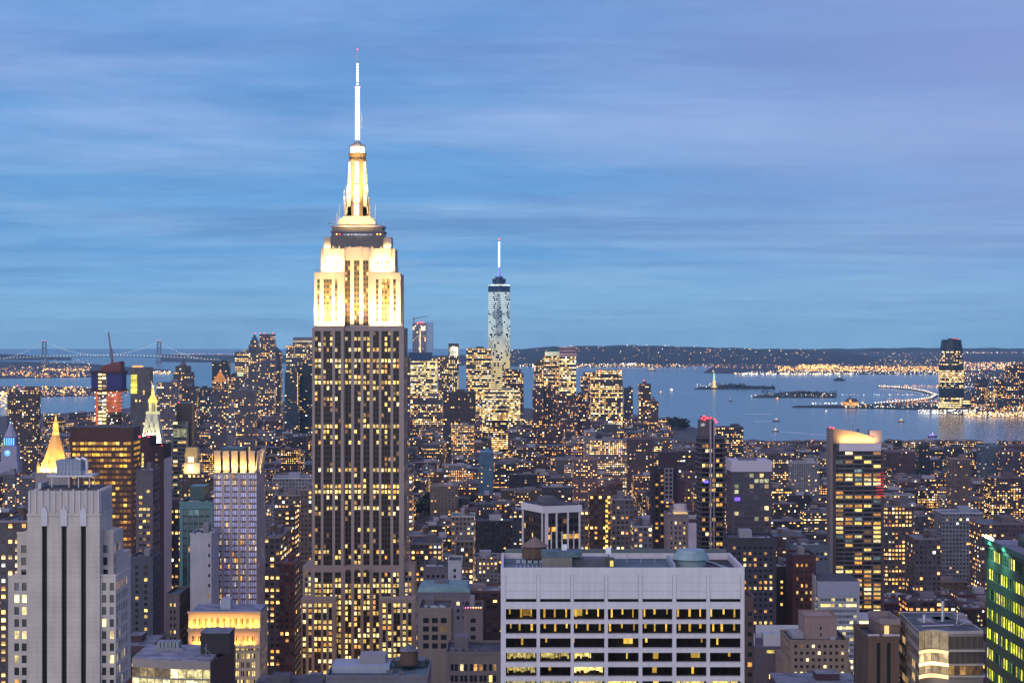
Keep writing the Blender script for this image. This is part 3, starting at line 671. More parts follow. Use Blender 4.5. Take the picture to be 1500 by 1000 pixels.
def white_slab():
    Yf = 529.0; px = lambda p: X(p, Yf); zz = lambda y: Z(y, Yf); D = 36.0
    t = thing('white_office_tower', 'wide white travertine slab with seven bays of dark ribbon windows and blank top', 'tower', (px(912), Yf + 18, 0))
    wm = stone((.57, .555, .59), .7, .17, .5, 'travertine')
    edges = [741, 786, 791, 836, 840.5, 885.5, 890.5, 935.6, 941, 985, 990.7, 1035, 1040, 1085]
    bays = [(edges[i], edges[i + 1]) for i in range(0, 14, 2)]
    rws = [(907, 891.5), (927.5, 913.2), (948.3, 934.3), (969, 955.4), (989.7, 976.3), (1010.5, 997)]
    m = MB(); pn = []
    facade(m, pn, (px(733.6), Yf), (1, 0), px(1090.5) - px(733.6), zz(1030), zz(831), [(px(a) - px(733.6), px(b) - px(733.6), 1) for a, b in bays], [(zz(a), zz(b)) for a, b in rws] + [(zz(881.3), zz(876.6))], 1.1)
    m.k = {}; x0, x1, zb, zt = px(733.6), px(1090.5), zz(1030), zz(831)
    m.face([(x1, Yf, zb), (x1, Yf + D, zb), (x1, Yf + D, zt), (x1, Yf, zt)]); m.face([(x0, Yf + D, zb), (x0, Yf, zb), (x0, Yf, zt), (x0, Yf + D, zt)]); m.face([(x1, Yf + D, zb), (x0, Yf + D, zb), (x0, Yf + D, zt), (x1, Yf + D, zt)])
    m.build('wall', wm, t)
    # sloping lower wall that flares towards the street
    m = MB(); m.k = {}
    pr = [(0, zb - .01), (2, zb - 60), (7, zb - 95), (14, 3)]
    for (a, za), (b, zc) in zip(pr, pr[1:]): m.face([(x0, Yf - b, zc), (x1, Yf - b, zc), (x1, Yf - a, za), (x0, Yf - a, za)])
    for xx in (x0, x1): m.face([(xx, Yf - a, z) for a, z in pr] + [(xx, Yf + D, 3), (xx, Yf + D, zb - .01)])
    m.build('flared_base', wm, t)
    # pier edges and panel joints: shallow grooves beside the piers
    m = MB()
    for e in edges + []:
        m.box(px(e) - .07, px(e) + .07, Yf - .012, Yf + .05, zz(876), zz(831.6))
    for (a, b) in bays:
        for y in (853, 865): m.box(px(a) + .1, px(b) - .1, Yf - .01, Yf + .05, zz(y) - .035, zz(y) + .035)
    m.build('panel_joint', stone((.26, .25, .30), .8, .1), t)
    m = MB()
    for a, b in bays:
        for y0_, y1_ in rws[:-1]: m.box(px(a), px(b), Yf - .012, Yf + .05, zz(y0_) - .12, zz(y0_) - .02)
    m.build('sill_trim', stone((.34, .33, .38), .8, .1), t)
    gl, g_nt, b = newmat('office_glass')
    b.inputs['Base Color'].default_value = (.02, .016, .014, 1); b.inputs['Roughness'].default_value = .08; b.inputs['Specular IOR Level'].default_value = .35
    tr = g_nt.nodes.new('ShaderNodeBsdfTransparent'); tr.inputs[0].default_value = (.93, .88, .78, 1)
    mx = g_nt.nodes.new('ShaderNodeMixShader'); mx.inputs[0].default_value = .18
    g_nt.links.new(tr.outputs[0], mx.inputs[1]); g_nt.links.new(b.outputs[0], mx.inputs[2]); g_nt.links.new(mx.outputs[0], g_nt.nodes['Material Output'].inputs[0])
    mull = metal((.02, .02, .02)); room = stone((.03, .022, .016), .9, .3); L1 = lit((1, .60, .08), 1.15, .5, .9); L2 = lit((1, .82, .28), 1.25, .95, .9); desk = stone((.05, .04, .03)); L3 = lit((1, .70, .12), 1.2, .3, .5)
    random.seed(21)
    for q, row, nx, ny in pn:
        r = 5 - row if row < 6 else -1
        k = MB(); k.face(q)
        if row == 6: k.build('vent_slot', glass((.004, .004, .005), .5, .2, 0), t); continue
        w = k.build('window', gl, t)
        a, b_, c, d = q[0][0], q[1][0], q[0][2], q[2][2]; y = q[0][1]
        mu = MB()
        for j in range(1, 3): xx = a + (b_ - a) * j / 3; mu.box(xx - .05, xx + .05, y - .07, y - .004, c, d)
        mu.build('mullion', mull, w)
        rm = MB(); rm.k = {}; e = .02
        A = [(a + e, c + e), (b_ - e, c + e), (b_ - e, d - e), (a + e, d - e)]; yb = y + 7; yf = y + .05
        rm.face([(p[0], yb, p[1]) for p in A])
        for i in range(4):
            j = (i + 1) % 4; rm.face([(A[i][0], yf, A[i][1]), (A[j][0], yf, A[j][1]), (A[j][0], yb, A[j][1]), (A[i][0], yb, A[i][1])])
        rm.build('room', room, w)
        col = round((a - px(741)) / (px(791) - px(741))); lm = MB(); full = (r == 3 and col in (0, 1, 2)) or (r == 4 and col in (0, 2)) or (r == 5 and col != 4)
        if full:
            frac = .62 if (r, col) == (3, 2) else 1
            lm.box(a + .3, a + (b_ - a) * frac - .3, y + 4.2, y + 4.4, c + .06, d - .12); lm.build('lit_interior', L2, w)
            dk = MB()
            for j in range(9):
                xx = random.uniform(a + .3, b_ - 1.2); hh = random.uniform(.25, .85); dk.box(xx, xx + random.uniform(.4, 1.3), y + 3.2 + j * .05, y + 3.9 + j * .03, c + .05, c + hh)
            for j in range(4): xx = random.uniform(a, b_ - .2); dk.box(xx, xx + .12, y + 2.6 + j * .07, y + 2.65 + j * .07, c + .05, d - .05)
            dk.build('desk', desk, w)
        else:
            n = 3 if r < 2 else random.choice((0, 1, 1))
            for j in range(n):
                f_ = (.12, .48, .84)[j] + random.uniform(-.05, .05) if n == 3 else random.random()
                xx = a + (b_ - a) * min(f_, .9); hw = random.uniform(.16, .3) if r < 3 else random.uniform(.2, .8)
                lm.box(max(xx - hw, a + .1), min(xx + hw, b_ - .1), y + 2.5 + j * .1, y + 2.7 + j * .1, c + random.choice((.1, .3, .9)), d - .3)
            if n: lm.build('lit_pillar', L1, w)
        if (r, col) in ((0, 2), (0, 0), (2, 3), (3, 5)):
            lm = MB(); lm.box(a + (b_ - a) * (.02 if col == 2 else .55), a + (b_ - a) * (.3 if col == 2 else .85), y + 4.9, y + 5, c + .2, d - .3); lm.build('lit_room', L3 if col != 0 else lit((1, .5, .05), .3), w)
    # roof: deck, parapets, plant
    RD = ROOFS[1]; zr = zt - 1.6
    m = MB(); m.box(x0 + .8, px(1000), Yf + .8, Yf + D - .8, zr - .6, zr); m.build('roof', ROOFS[3], t)
    m = MB(); m.box(px(1000) + .003, x1 - .8, Yf + .8, Yf + D - .8, zr - .6, zr - 1.2 + .8); m.build('shaded_roof_well', roof_mat((.01, .01, .012), (.03, .03, .035), 'dark_roof'), t)  # deep well's shade put into a near-black colour on a flat slab
    rim(t, x0, x1, Yf, Yf + D, zt - 1.9, 1.9, .75, wm)
    m = MB(); m.box(x0 + 1, x1 - 1, Yf + D - .74, Yf + D - .4, zt - .0, zt + 1.2); m.build('roof_rail', metal((.12, .15, .16), .6, .2), t)
    m = MB(); m.box(X(794, Yf + 13), X(838, Yf + 13), Yf + 12, Yf + 20, zr, zr + 3.0); pent = m.build('penthouse', stone((.20, .19, .16), .9, .2), t)
    m = MB(); m.box(X(794, Yf + 13) - .2, X(851, Yf + 20), Yf + 11.8, Yf + 20.2, zr + 3.0, zr + 4.4); m.build('penthouse_roof', ROOFS[3], t)
    m = MB(); m.box(X(838, Yf + 13) + .01, X(895, Yf + 17), Yf + 14, Yf + 20, zr, zr + 2.4); m.build('plant_room', metal((.10, .11, .13), .6, .2), t)
    m = MB(); m.box(X(893.5, Yf + 13), X(898.5, Yf + 13), Yf + 12.9, Yf + 13.02, zr + .4, zr + 2.0); m.build('lit_door', lit((1, .85, .2), 1.5, .1), t)
    m = MB(); m.box(X(887, Yf + 13), X(900, Yf + 13), Yf + 13.03, Yf + 16, zr, zr + 2.6); m.build('stair_house', stone((.06, .06, .06)), t)
    for p0, p1, ya in ((823, 830.5, 797.5), (887.5, 895, 801.5)):
        Yp = Yf + 17; m = MB(); m.box(X(p0, Yp), X(p1, Yp), Yp, Yp + 1.6, Z(ya + 9.5, Yp), Z(ya, Yp)); b0 = m.build('roof_unit', metal((.75, .78, .82), .4, .1), t)
        m = MB(); m.tube((X((p0 + p1) / 2, Yp), Yp + .8, zr + 2), (X((p0 + p1) / 2, Yp), Yp + .8, Z(ya + 9.5, Yp) - .003), .2, 6); m.build('unit_post', metal((.3, .3, .3)), b0)
    tank(t, X(783, Yf + 27), Yf + 27, zr, 3.6, 3.3, 1.2, stone((.18, .13, .11), .9, .2))
    for dx_, h in ((0, 2.6), (0, 0)): pass
    cx, cy_ = X(1012, Yf + 20), Yf + 20
    m = MB(); m.lathe(cx, cy_, [(zr - .4, 4.2), (zr + 1.7, 4.2), (zr + 1.75, 5.1), (zr + 3.2, 4.7), (zr + 3.25, 4.2), (zr + 4.3, 4.0)], 20); m.build('cooling_tower', metal((.24, .36, .38), .6, .1), t)
    m = MB(); m.box(X(984, Yf + 12), X(988, Yf + 12), Yf + 8, Yf + 30, zr - .4, zr + 1.6); m.build('roof_screen', metal((.3, .38, .42), .6, .1), t)
    m = MB()
    for j in range(7): xx = px(756 + j * 6); m.box(xx, xx + .3, Yf + 8 + j, Yf + 16, zr, zr + .5)
    for j in range(4): m.box(px(905 + j * 21), px(906 + j * 21), Yf + 24, Yf + 24.2, zr, zr + 2.6)
    for j in range(5): xx = px(756 + j * 9); m.box(xx, xx + 1.2, Yf + 24, Yf + 26 + j, zr, zr + .8)
    m.tube((x0 + 2, Yf + 6, zr + .4), (px(880), Yf + 6, zr + .4), .18, 6); m.tube((px(1050), Yf + 30, zr), (px(1083), Yf + 4, zr), .3, 6)
    m.build('roof_pipe', metal((.35, .42, .45), .6, .2), t)
    reg(733, 1091, 805, 1000, Yf - 14, D + 14); LAND.append(('the white ribbon-window slab', 912, 900, Yf))
white_slab()

def fin_slab():
    Yf = 930.0; cx, cyy = X(803, Yf), Yf + 16; zt = Z(739, Yf)
    t = thing('dark_slab_tower', 'dark glass slab with white vertical fins and white cornice behind the white slab', 'tower', (cx, cyy, 0))
    wm = metal((.045, .033, .032), .5, .2); wt = stone((.62, .58, .60), .6, .08); pn = []
    W_, D_ = 23.5, 31.0; a = R(24); c, s_ = cos(a), sin(a)
    g = (X(797, Yf), Yf)                       # nearest corner
    u, v = (c, s_), (-s_, c)
    P = lambda i, j: (g[0] + u[0] * i + v[0] * j, g[1] + u[1] * i + v[1] * j)
    z0 = Z(1000, Yf) - 40; zw = zt - 4; fl = 3.7
    rows = []; z = zw - 3
    while z > z0 + 60: rows.append((z - 2.2, z)); z -= fl
    m = MB(); W_ = 53 / F * Yf / c; D_ = 24.0
    facade(m, pn, P(0, 0), u, W_, z0, zw, [(1 + k * W_ / 6.3, 1 + k * W_ / 6.3 + 2.3, 1) for k in range(6)], rows, .3)
    m.k = {}; facade(m, pn, P(0, D_), (-v[0], -v[1]), D_, z0, zw, [(1 + k * 2.9, 2.4 + k * 2.9, 1) for k in range(8)], rows, .3)
    m.k = {}
    for A_, B_ in ((P(W_, 0), P(W_, D_)), (P(W_, D_), P(0, D_))): m.face([(*A_, z0), (*B_, z0), (*B_, zw), (*A_, zw)])
    m.face([(*P(0, 0), z0), (*P(0, 0), 0), (*P(W_, 0), 0), (*P(W_, 0), z0)]); m.face([(*P(0, D_), z0), (*P(0, D_), 0), (*P(0, 0), 0), (*P(0, 0), z0)])
    m.build('wall', [wm, wm], t)
    m = MB(); m.prism([P(-.8, -.8), P(W_ + .8, -.8), P(W_ + .8, D_ + .8), P(-.8, D_ + .8)], zw + .003, zw + 3.3); m.build('cornice', wt, t)
    m = MB(); m.prism([P(.4, .4), P(W_ - .4, .4), P(W_ - .4, D_ - .4), P(.4, D_ - .4)], zw + 3.303, zw + 3.8); m.build('roof', ROOFS[0], t)
    m = MB(); m.prism([P(4, 8), P(10, 8), P(10, 16), P(4, 16)], zw + 3.803, zw + 7); m.build('bulkhead', stone((.1, .1, .12)), t)
    for k, (f_, w, top) in enumerate(((.02, 1.5, 0), (.32, .7, 0), (.64, .7, 0), (.965, .7, 0), (.18, .4, 9), (.48, .4, 9), (.81, .4, 9))):
        m = MB(); i = f_ * W_; m.prism([P(i, -.7), P(i + w, -.7), P(i + w, -.003), P(i, -.003)], z0, zw - top); m.build('fin', wt, t)
    m = MB(); m.prism([P(-.7, D_ - .7), P(-.003, D_ - .7), P(-.003, D_), P(-.7, D_)], z0, zw); m.build('fin', wt, t)
    m = MB(); m.prism([P(-.6, 1.2), P(-.003, 1.2), P(-.003, 1.8), P(-.6, 1.8)], z0, zw); m.build('fin', wt, t)
    windows(t, pn, .18, [glass((.01, .008, .008), .25, .4, 0), lit((1, .62, .14), 1.0), AMBER, WARM, COOL, DIM], 90, pal=(1, 1, 2, 3), ymax=808)
    reg(766, 852, 722, 808, Yf, 40); LAND.append(('the white-finned dark slab', 810, 770, Yf))
fin_slab()

# ------------------------------------------------------------------ other towers with real windows
def crown_tower():
    Yf = 1030.0; BL = glass((.52, .56, .86), .35, .9, .05); st_ = stone((.40, .325, .30), .8, .12)  # pale blue pane colour carries the sky's reflection
    bays = [(a / F * Yf, b / F * Yf, n) for a, b, n in ((.6, 11.3, 4), (15.4, 23.3, 3), (27.4, 35.3, 3), (39.4, 47.3, 3), (51.4, 62.4, 4))]
    t, x0, x1, z1, wm = tower('stone_tower', 'pinkish stone tower with blue glass bays and glowing folded crown left of the tallest tower', 'tower', 313, 376, 692, Yf, 36, (.40, .325, .30), fl=3.14, whf=.72,
          prob=.22, yb=896, bays=bays, strip=True, blank=.6, mats=[BL, lit((1, .72, .45), .9), AMBER, lit((.75, .68, .85), .55), COOL, glass((.30, .32, .52), .12, .9)], pal=(1, 1, 3, 3, 2), spand=stone((.16, .10, .08)), par=False, roof=0, wallmat=st_, short='the glowing folded-crown tower', maxn=100)
    zt = Z(660, Yf); w = x1 - x0
    cr = stone((.42, .33, .24), .7, .1)
    for i in range(5):                          # the crown's leaning slabs, lit from their feet
        a = x0 + w * (.01 + i * .2); b = a + w * .145
        m = MB(); m.hexa([(a, Yf + 1.6, z1), (b, Yf + 1.6, z1), (b, Yf + 2.4, z1), (a, Yf + 2.4, z1)], [(a, Yf - .6, zt), (b, Yf - .6, zt), (b, Yf + .1, zt), (a, Yf + .1, zt)])
        o = m.build('crown_slab', cr, t)
        m = MB()
        for k in range(4): zz = z1 + 3 + k * 2.2; m.box(a + .3, b - .3, Yf + 1.1 - k * .38, Yf + 1.25 - k * .38, zz, zz + .14)
        m.build('slab_rib', cr, o)
        m = MB(); m.box(a + .3, b - .3, Yf - .3, Yf + .1, z1 + .12, z1 + .5); m.build('crown_lamp', lit((1, .78, .25), 3.2, .2), t)
        flood(t, ((a + b) / 2, Yf - 1.2, z1 + .7), ((a + b) / 2, Yf + 1.0, z1 + 6), (b - a) * .9, .4, 900, (1, .62, .18), fixture=False)
    m = MB(); m.hexa([(x1 - 1.2, Yf + .8, z1), (x1 - .4, Yf + .8, z1), (x1 - .4, Yf + 33, z1), (x1 - 1.2, Yf + 33, z1)], [(x1 + .3, Yf + .8, zt), (x1 + 1, Yf + .8, zt), (x1 + 1, Yf + 33, zt), (x1 + .3, Yf + 33, zt)]); m.build('crown_slab', cr, t)
    flood(t, (x1 + 3.2, Yf + 16, z1 - 1), (x1 + .5, Yf + 16, z1 + 7), 1, 26, 3600, (1, .74, .36), fixture=False)
    m = MB(); m.box(x0 + 1, x1 - 2, Yf + 4, Yf + 30, z1, z1 + 9.5); m.build('crown_core', stone((.06, .06, .07)), t)
    m = MB(); m.box(x0 + 3, x1 - 8, Yf + 8, Yf + 24, z1 + 9.503, zt + 1.0); m.build('roof_plant', metal((.06, .10, .12)), t)
crown_tower()

t, a, b, z1, wm = tower('white_slab_building', 'blank white concrete slab with one column of small dark windows', 'building', 278.5, 309.7, 784, 1000, 26, (.50, .50, .545), fl=5.1, whf=.36, prob=.14, yb=905,
      bays=[(9.25, 10.2, 1)], side=False, blank=2.5, short='the blank white slab')
t, a, b, z1, wm = tower('teal_glass_tower', 'teal glass tower behind the blank white slab, dark box on its roof', 'tower', 263, 312, 737, 1045, 30, (.05, .15, .18), bay=3.0, wf=.86, fl=3.9, whf=.8, prob=.10, yb=960, strip=True,
      mats=[glass((.012, .05, .06), .12, .7, .03), lit((1, .65, .3), .8), AMBER, lit((.4, .75, .75), .35), COOL, glass((.05, .16, .18), .1, .8)], pal=(1, 3, 3, 5), short='the teal glass tower', wallmat=metal((.07, .17, .20), .4, .2))
m = MB(); m.box(X(278, 1052), X(300, 1052), 1052, 1068, z1, Z(712, 1052)); m.build('plant_box', metal((.03, .06, .07), .3, .4), t)

def lit_stone_block():
    Yf = 880.0; x0, x1 = X(276, Yf), X(381, Yf); zt = Z(898, Yf); zm = Z(923, Yf); zl = Z(948, Yf); D = 27
    t = thing('floodlit_building', 'low stone building with its colonnaded upper floors floodlit orange', 'building', ((x0 + x1) / 2, Yf + 13, 0))
    st_ = stone((.42, .34, .24), .85, .15); pn = []
    m = MB(); n = 11; w = (x1 - x0 - 3)
    facade(m, pn, (x0, Yf), (1, 0), x1 - x0, zm, zt, [(1.5 + w * (k + .2) / n, 1.5 + w * (k + .68) / n, 2) for k in range(n)], [(zm + 1.2, zt - 2.2)], .5, False, .2)
    m.k = {}; facade(m, pn, (x1, Yf), (0, 1), D, zm, zt, [(2 + k * 3, 3.5 + k * 3, 1) for k in range(8)], [(zm + 1.2, zt - 2.2)], .5)
    m.k = {}; m.face([(x0, Yf + D, zm), (x0, Yf, zm), (x0, Yf, zt), (x0, Yf + D, zt)]); m.face([(x1, Yf + D, zm), (x0, Yf + D, zm), (x0, Yf + D, zt), (x1, Yf + D, zt)])
    m.build('colonnade_wall', st_, t)
    m = MB(); facade(m, pn, (x0, Yf - .8), (1, 0), x1 - x0, 40, zm, [(1.5 + w * (k + .15) / 12, 1.5 + w * (k + .72) / 12, 2) for k in range(12)], [(zm - 4.8 - k * 3.9, zm - 2.4 - k * 3.9) for k in range(9)], .5, False, .25)
    m.k = {}; facade(m, pn, (x1, Yf - .8), (0, 1), D + .8, 40, zm, [(2 + k * 3, 3.5 + k * 3, 1) for k in range(8)], [(zm - 4.8 - k * 3.9, zm - 2.4 - k * 3.9) for k in range(9)], .5)
    m.k = {}; m.face([(x0, Yf + D, 40), (x0, Yf - .8, 40), (x0, Yf - .8, zm), (x0, Yf + D, zm)]); m.face([(x0, Yf - .8, zm), (x1, Yf - .8, zm), (x1, Yf + D, zm), (x0, Yf + D, zm)])
    m.face([(x0, Yf - .8, 0), (x1, Yf - .8, 0), (x1, Yf - .8, 40), (x0, Yf - .8, 40)]); m.face([(x1, Yf - .8, 0), (x1, Yf + D, 0), (x1, Yf + D, 40), (x1, Yf - .8, 40)])
    m.build('wall', st_, t)
    for z, o in ((zm, 1.7), (zl, 2.4), (zt, .7)): m = MB(); m.box(x0 - .4, x1 + .4, Yf - o, Yf - .803 if z != zt else Yf + .5, z - .003, z + .9); m.build('cornice', st_, t)
    m = MB(); m.box(x0 + .5, x1 - .5, Yf + .6, Yf + D - .5, zt - .5, zt + .6); m.build('roof', roof_mat((.10, .12, .16), (.22, .25, .33), 'blue_roof'), t)
    m = MB(); m.box(X(318, Yf), X(333, Yf), Yf + 10, Yf + 18, zt + .603, zt + 5); m.build('bulkhead', stone((.30, .32, .38)), t)
    for k in range(5):
        xm = x0 + (x1 - x0) * (k + .5) / 5
        flood(t, (xm, Yf - 1.25, zm + 1.15), (xm, Yf + .6, zm + 6), (x1 - x0) / 7, .3, 1700, (1, .44, .04), fixture=False)
    for k in range(3):
        xm = x0 + (x1 - x0) * (.15, .62, .85)[k]; flood(t, (xm, Yf - 2.0, zl + 1.2), (xm, Yf - .6, zl + 6), 5, .3, 1100, (1, .40, .04), fixture=False)
    windows(t, pn, .4, [glass((.03, .02, .015)), WARM, AMBER, PALE, COOL, DIM], 70, fn=lambda q, r: random.choice((0, 5, 0, 2)) if q[0][2] > zl else pick(.5, (1, 3, 1)))
    reg(276, 390, 888, 1000, Yf - 3, D); LAND.append(('the orange floodlit building', 330, 930, Yf))
lit_stone_block()

def curved_office():
    Yc = 700.0; x0, x1 = X(188, Yc), X(308, Yc); zt = Z(968, Yc); D = 36
    t = thing('office_building', 'low office block with gently curved front and bright open-plan ribbon floors', 'building', ((x0 + x1) / 2, Yc + 15, 0))
    cf = stone((.30, .27, .25), .8, .15); N = 10
    yy = lambda f: Yc + 7 * (1 - f) ** 2 - 0
    pts = [(x0 + (x1 - x0) * i / N, yy(i / N)) for i in range(N + 1)]
    zr = [(zt, zt - 3.0), (zt - 6.3, zt - 6.9), (zt - 10.2, zt - 11.5), (zt - 14.5, 10)]
    m = MB()
    for i, (za, zb) in enumerate(zr): m.prism(pts + [(x1, Yc + D), (x0, Yc + D)], zb, za)
    m.build('spandrel_band', cf, t)
    random.seed(3)
    LI = lit((1, .84, .38), 1.35, .95, .55); inner = [(p[0], p[1] + .5) for p in pts]
    for (za, zb), sp in zip([(zt - 3.0, zt - 6.3), (zt - 6.9, zt - 10.2), (zt - 11.5, zt - 14.5)], ((.55, 1), (.02, 1), (.0, 1))):
        for i in range(N):
            a, b = inner[i], inner[i + 1]; on = sp[0] <= (i + .5) / N <= sp[1]
            m = MB(); m.face([(*a, zb), (*b, zb), (*b, za), (*a, za)]); w = m.build('window', LI if on else lit((1, .7, .3), .25), t)
            m = MB(); m.box(b[0] - .1, b[0] + .1, b[1] - .35, b[1] - .003, zb, za); m.build('mullion', metal((.25, .23, .2)), w)
    m = MB(); m.prism([(x1 + .003, Yc - .2), (X(345, Yc + D), Yc + D * .85), (X(345, Yc + D), Yc + D), (x1 + .003, Yc + D)], 0, zt - .5); m.build('side_wall', metal((.06, .035, .03), .4, .2), t)
    m = MB(); m.prism([(p[0] + .2, p[1] + .5) for p in pts] + [(x1 - .2, Yc + D - .3), (x0, Yc + D - .3)], zt + .003, zt + .3); m.build('roof', roof_mat((.12, .13, .16), (.28, .29, .34), 'grey_roof'), t)
    m = MB(); Yb = Yc + 14; m.box(X(294, Yb), X(336, Yb), Yb, Yb + 14, zt + .303, Z(927, Yb)); pb = m.build('plant_box', metal((.025, .02, .025), .5, .2), t)
    m = MB(); m.box(X(293.5, Yb), X(336.5, Yb), Yb - .1, Yb + 14.1, Z(927, Yb) + .003, Z(926, Yb)); m.build('box_roof', ROOFS[1], pb)
    m = MB()
    for k in range(6): Yk = Yc + 22; xx = X(230 + k * 5.5, Yk); m.box(xx, xx + 1.1, Yk, Yk + 6, zt + .303, zt + 3.4)
    m.box(X(226, Yc + 22), X(268, Yc + 22), Yc + 21.5, Yc + 21.9, zt + .303, zt + 1.2); m.build('cooling_rib', metal((.25, .28, .30), .6, .2), t)
    m = MB(); m.tube((X(300, Yc + 5), Yc + 8, zt + .3), (X(300, Yc + 5), Yc + 8, zt + 5), .15, 5); m.tube((X(315, Yc + 5), Yc + 9, zt - .5), (X(296, Yc + 5), Yc + 9, zt + 3.5), .12, 5); m.build('roof_mast', metal((.3, .3, .33)), t)
    reg(186, 348, 926, 1000, Yc, D); LAND.append(('the curved bright office', 250, 975, Yc))
curved_office()

BROWN = {}
def brown_row(q):
    py = HY + (CAMZ - q[0][2]) / 1500 * F; k = round(q[0][2] * 2)
    if k not in BROWN: BROWN[k] = .92 if 645 < py < 668 else random.choice((.15, .3, .45)) if py < 760 else random.choice((.05, .12, .3))
    return random.choice((1, 1, 3, 2)) if random.random() < BROWN[k] else random.choice((0, 0, 5, 5))
t, a, b, z1, wm = tower('brown_slab_tower', 'wide dark brown slab with amber ribbon windows behind the slotted stone tower', 'tower', 103, 195, 626, 1500, 30, (.085, .04, .035), bay=3.1, wf=.88, fl=4.3, whf=.5, prob=.5, yb=900, blank=10, rec=.2,
      mats=[lit((1, .32, .03), .05), lit((1, .50, .05), 1.15), lit((1, .38, .03), .6), lit((1, .58, .08), 1.6), AMBER, lit((1, .36, .03), .24)], pal=(1, 1, 2, 2, 3, 5), short='the wide brown amber-lit slab',  # unlit panes get a faint glow for the orange cast
      fn=lambda q, r: brown_row(q), wallmat=stone((.060, .022, .016), .7, .2), par=False, maxn=60)

def dark_pair():
    t, a, b, z1, wm = tower('dark_brown_tower', 'narrow near-black brown tower with red roof beacons before the lit clock-spire', 'tower', 219, 239, 655, 1270, 30, (.05, .022, .028), bay=4, wf=.3, fl=3.3, whf=.4, prob=.10, yb=905, side=False, maxn=30, short='the near-black brown tower')
    m = MB(); m.box(X(206, 1271), X(218.9, 1271), 1271, 1296, 0, Z(640, 1271)); m.build('stair_tower', stone((.05, .022, .03)), t)
    for p, y in ((204, 640), (212, 635), (217, 641), (237, 654)): beacon(t, X(p, 1271), 1272, Z(y, 1271) + .3, .9)
    m = MB(); Yw = 1269.0
    for k in range(5): m.box(X(207.5, Yw + 2), X(210.5, Yw + 2), Yw + 1.9, Yw + 1.99, Z(668 + k * 6, Yw), Z(663.5 + k * 6, Yw))
    m.build('stair_window', lit((1, .7, .15), 1.3), t)
    m = MB(); m.box(X(239.1, 1272), X(241, 1272), 1272, 1300, 0, Z(672, 1272)); m.build('white_pier', stone((.45, .42, .45)), t)
dark_pair()
tower('banded_tower', 'dark banded tower in front of the near-black brown tower', 'tower', 199, 224, 690, 1180, 24, (.15, .125, .15), bay=8, nw=3, wf=.9, fl=3.6, whf=.45, prob=.2, yb=830, spand=(.03, .02, .03), maxn=70, short='the dark banded tower')
tower('slate_apartment_tower', 'slate apartment tower with one lit stair column below the dark banded tower', 'tower', 190, 224, 818, 1080, 26, (.10, .11, .16), bay=6, wf=.35, fl=3.4, whf=.5, prob=.2, yb=945, pal=(1, 1, 2), maxn=60)
tower('stone_apartment_house', 'stone apartment house with green-tinged roof beside the teal glass tower', 'building', 243, 263, 872, 1010, 30, (.17, .15, .16), bay=2.4, wf=.45, fl=3.5, whf=.5, prob=.12, yb=960, roof=3, maxn=40)

# right of the white slab
def sloped_crown():
    Yf = 1350.0; px = lambda p: X(p, Yf); zz = lambda y: Z(y, Yf)
    t, a, b, z1, wm = tower('apartment_tower', 'tall dark balcony tower with sloped floodlit crown and white parapet band', 'tower', 1220, 1295, 659.5, Yf, 14, (.10, .08, .085), bay=6.6, nw=1, wf=.78, fl=3.02, whf=.62, prob=.55, yb=895, strip=False, blank=.4, rec=1.2,
        par=False, short='the sloped-crown balcony tower', pal=(1, 1, 1, 2, 2, 3, 5, 4), mats=[glass((.02, .02, .025), .2, .5, .04), WARM, AMBER, PALE, lit((.5, .8, .85), .25), DIM], spand=(.05, .045, .05), maxn=100)
    m = MB(); z = z1 - .4
    while z > zz(895): m.box(px(1228), px(1290), Yf - 1.5, Yf - .003, z - .16, z + .16); z -= 3.02
    m.build('balcony_slab', stone((.22, .20, .22)), t)
    m = MB(); m.box(px(1215.5), px(1219.9), Yf - 1, Yf + 14, 0, zz(627.5)); m.build('edge_fin', stone((.20, .16, .15)), t)
    m = MB(); m.box(px(1229), px(1290), Yf - 1.6, Yf - .003, zz(660), zz(649)); m.build('white_band', stone((.55, .50, .56), .7, .1), t)
    m = MB(); m.k = {}; prof = [(1220, 650), (1283, 650), (1283, 642), (1270, 636.5), (1255, 632.5), (1240, 630), (1220, 628)]
    f = [(px(x), Yf + 5, zz(y)) for x, y in prof]; bk = [(x, Yf + 12, z) for x, _, z in f]
    m.face(f); m.face(bk[::-1])
    for i in range(len(f)): j = (i + 1) % len(f); m.face([f[i], bk[i], bk[j], f[j]])
    m.build('sloped_crown', stone((.38, .29, .20), .8, .12), t)
    m = MB(); m.box(px(1220), px(1290), Yf + .5, Yf + 4.9, z1 + .003, zz(650.2)); m.build('terrace', ROOFS[2], t)
    m = MB(); m.box(px(1276), px(1294), Yf + 5.5, Yf + 13.5, z1 + .003, zz(631)); m.build('lift_house', stone((.30, .26, .30), .8, .15), t)
    for p, y in ((1217, 626), (1221.5, 627), (1278, 638), (1282, 639)): beacon(t, X(p, Yf), Yf + 2, zz(y), .8)
    m = MB(); m.tube((px(1253), Yf + 9, zz(633)), (px(1253), Yf + 9, zz(623)), .15, 5); m.box(px(1258.5), px(1261.5), Yf + 8, Yf + 10, zz(633), zz(629)); m.build('roof_mast', metal((.1, .1, .1)), t)
    for k in range(3): xm = px(1241 + k * 18); flood(t, (xm, Yf + 1.8, zz(649.6) + .6), (xm, Yf + 5, zz(641)), 7, .4, 1700, (1, .58, .18))
    m = MB()
    for k in range(9): z = zz(692 + 3.6 * k * 1.15); m.box(px(1283), px(1294.5), Yf - .55, Yf - .4, z - .5, z + .1)
    m.build('red_sign_light', lit((1, .03, .05), .8, .5), t)
sloped_crown()
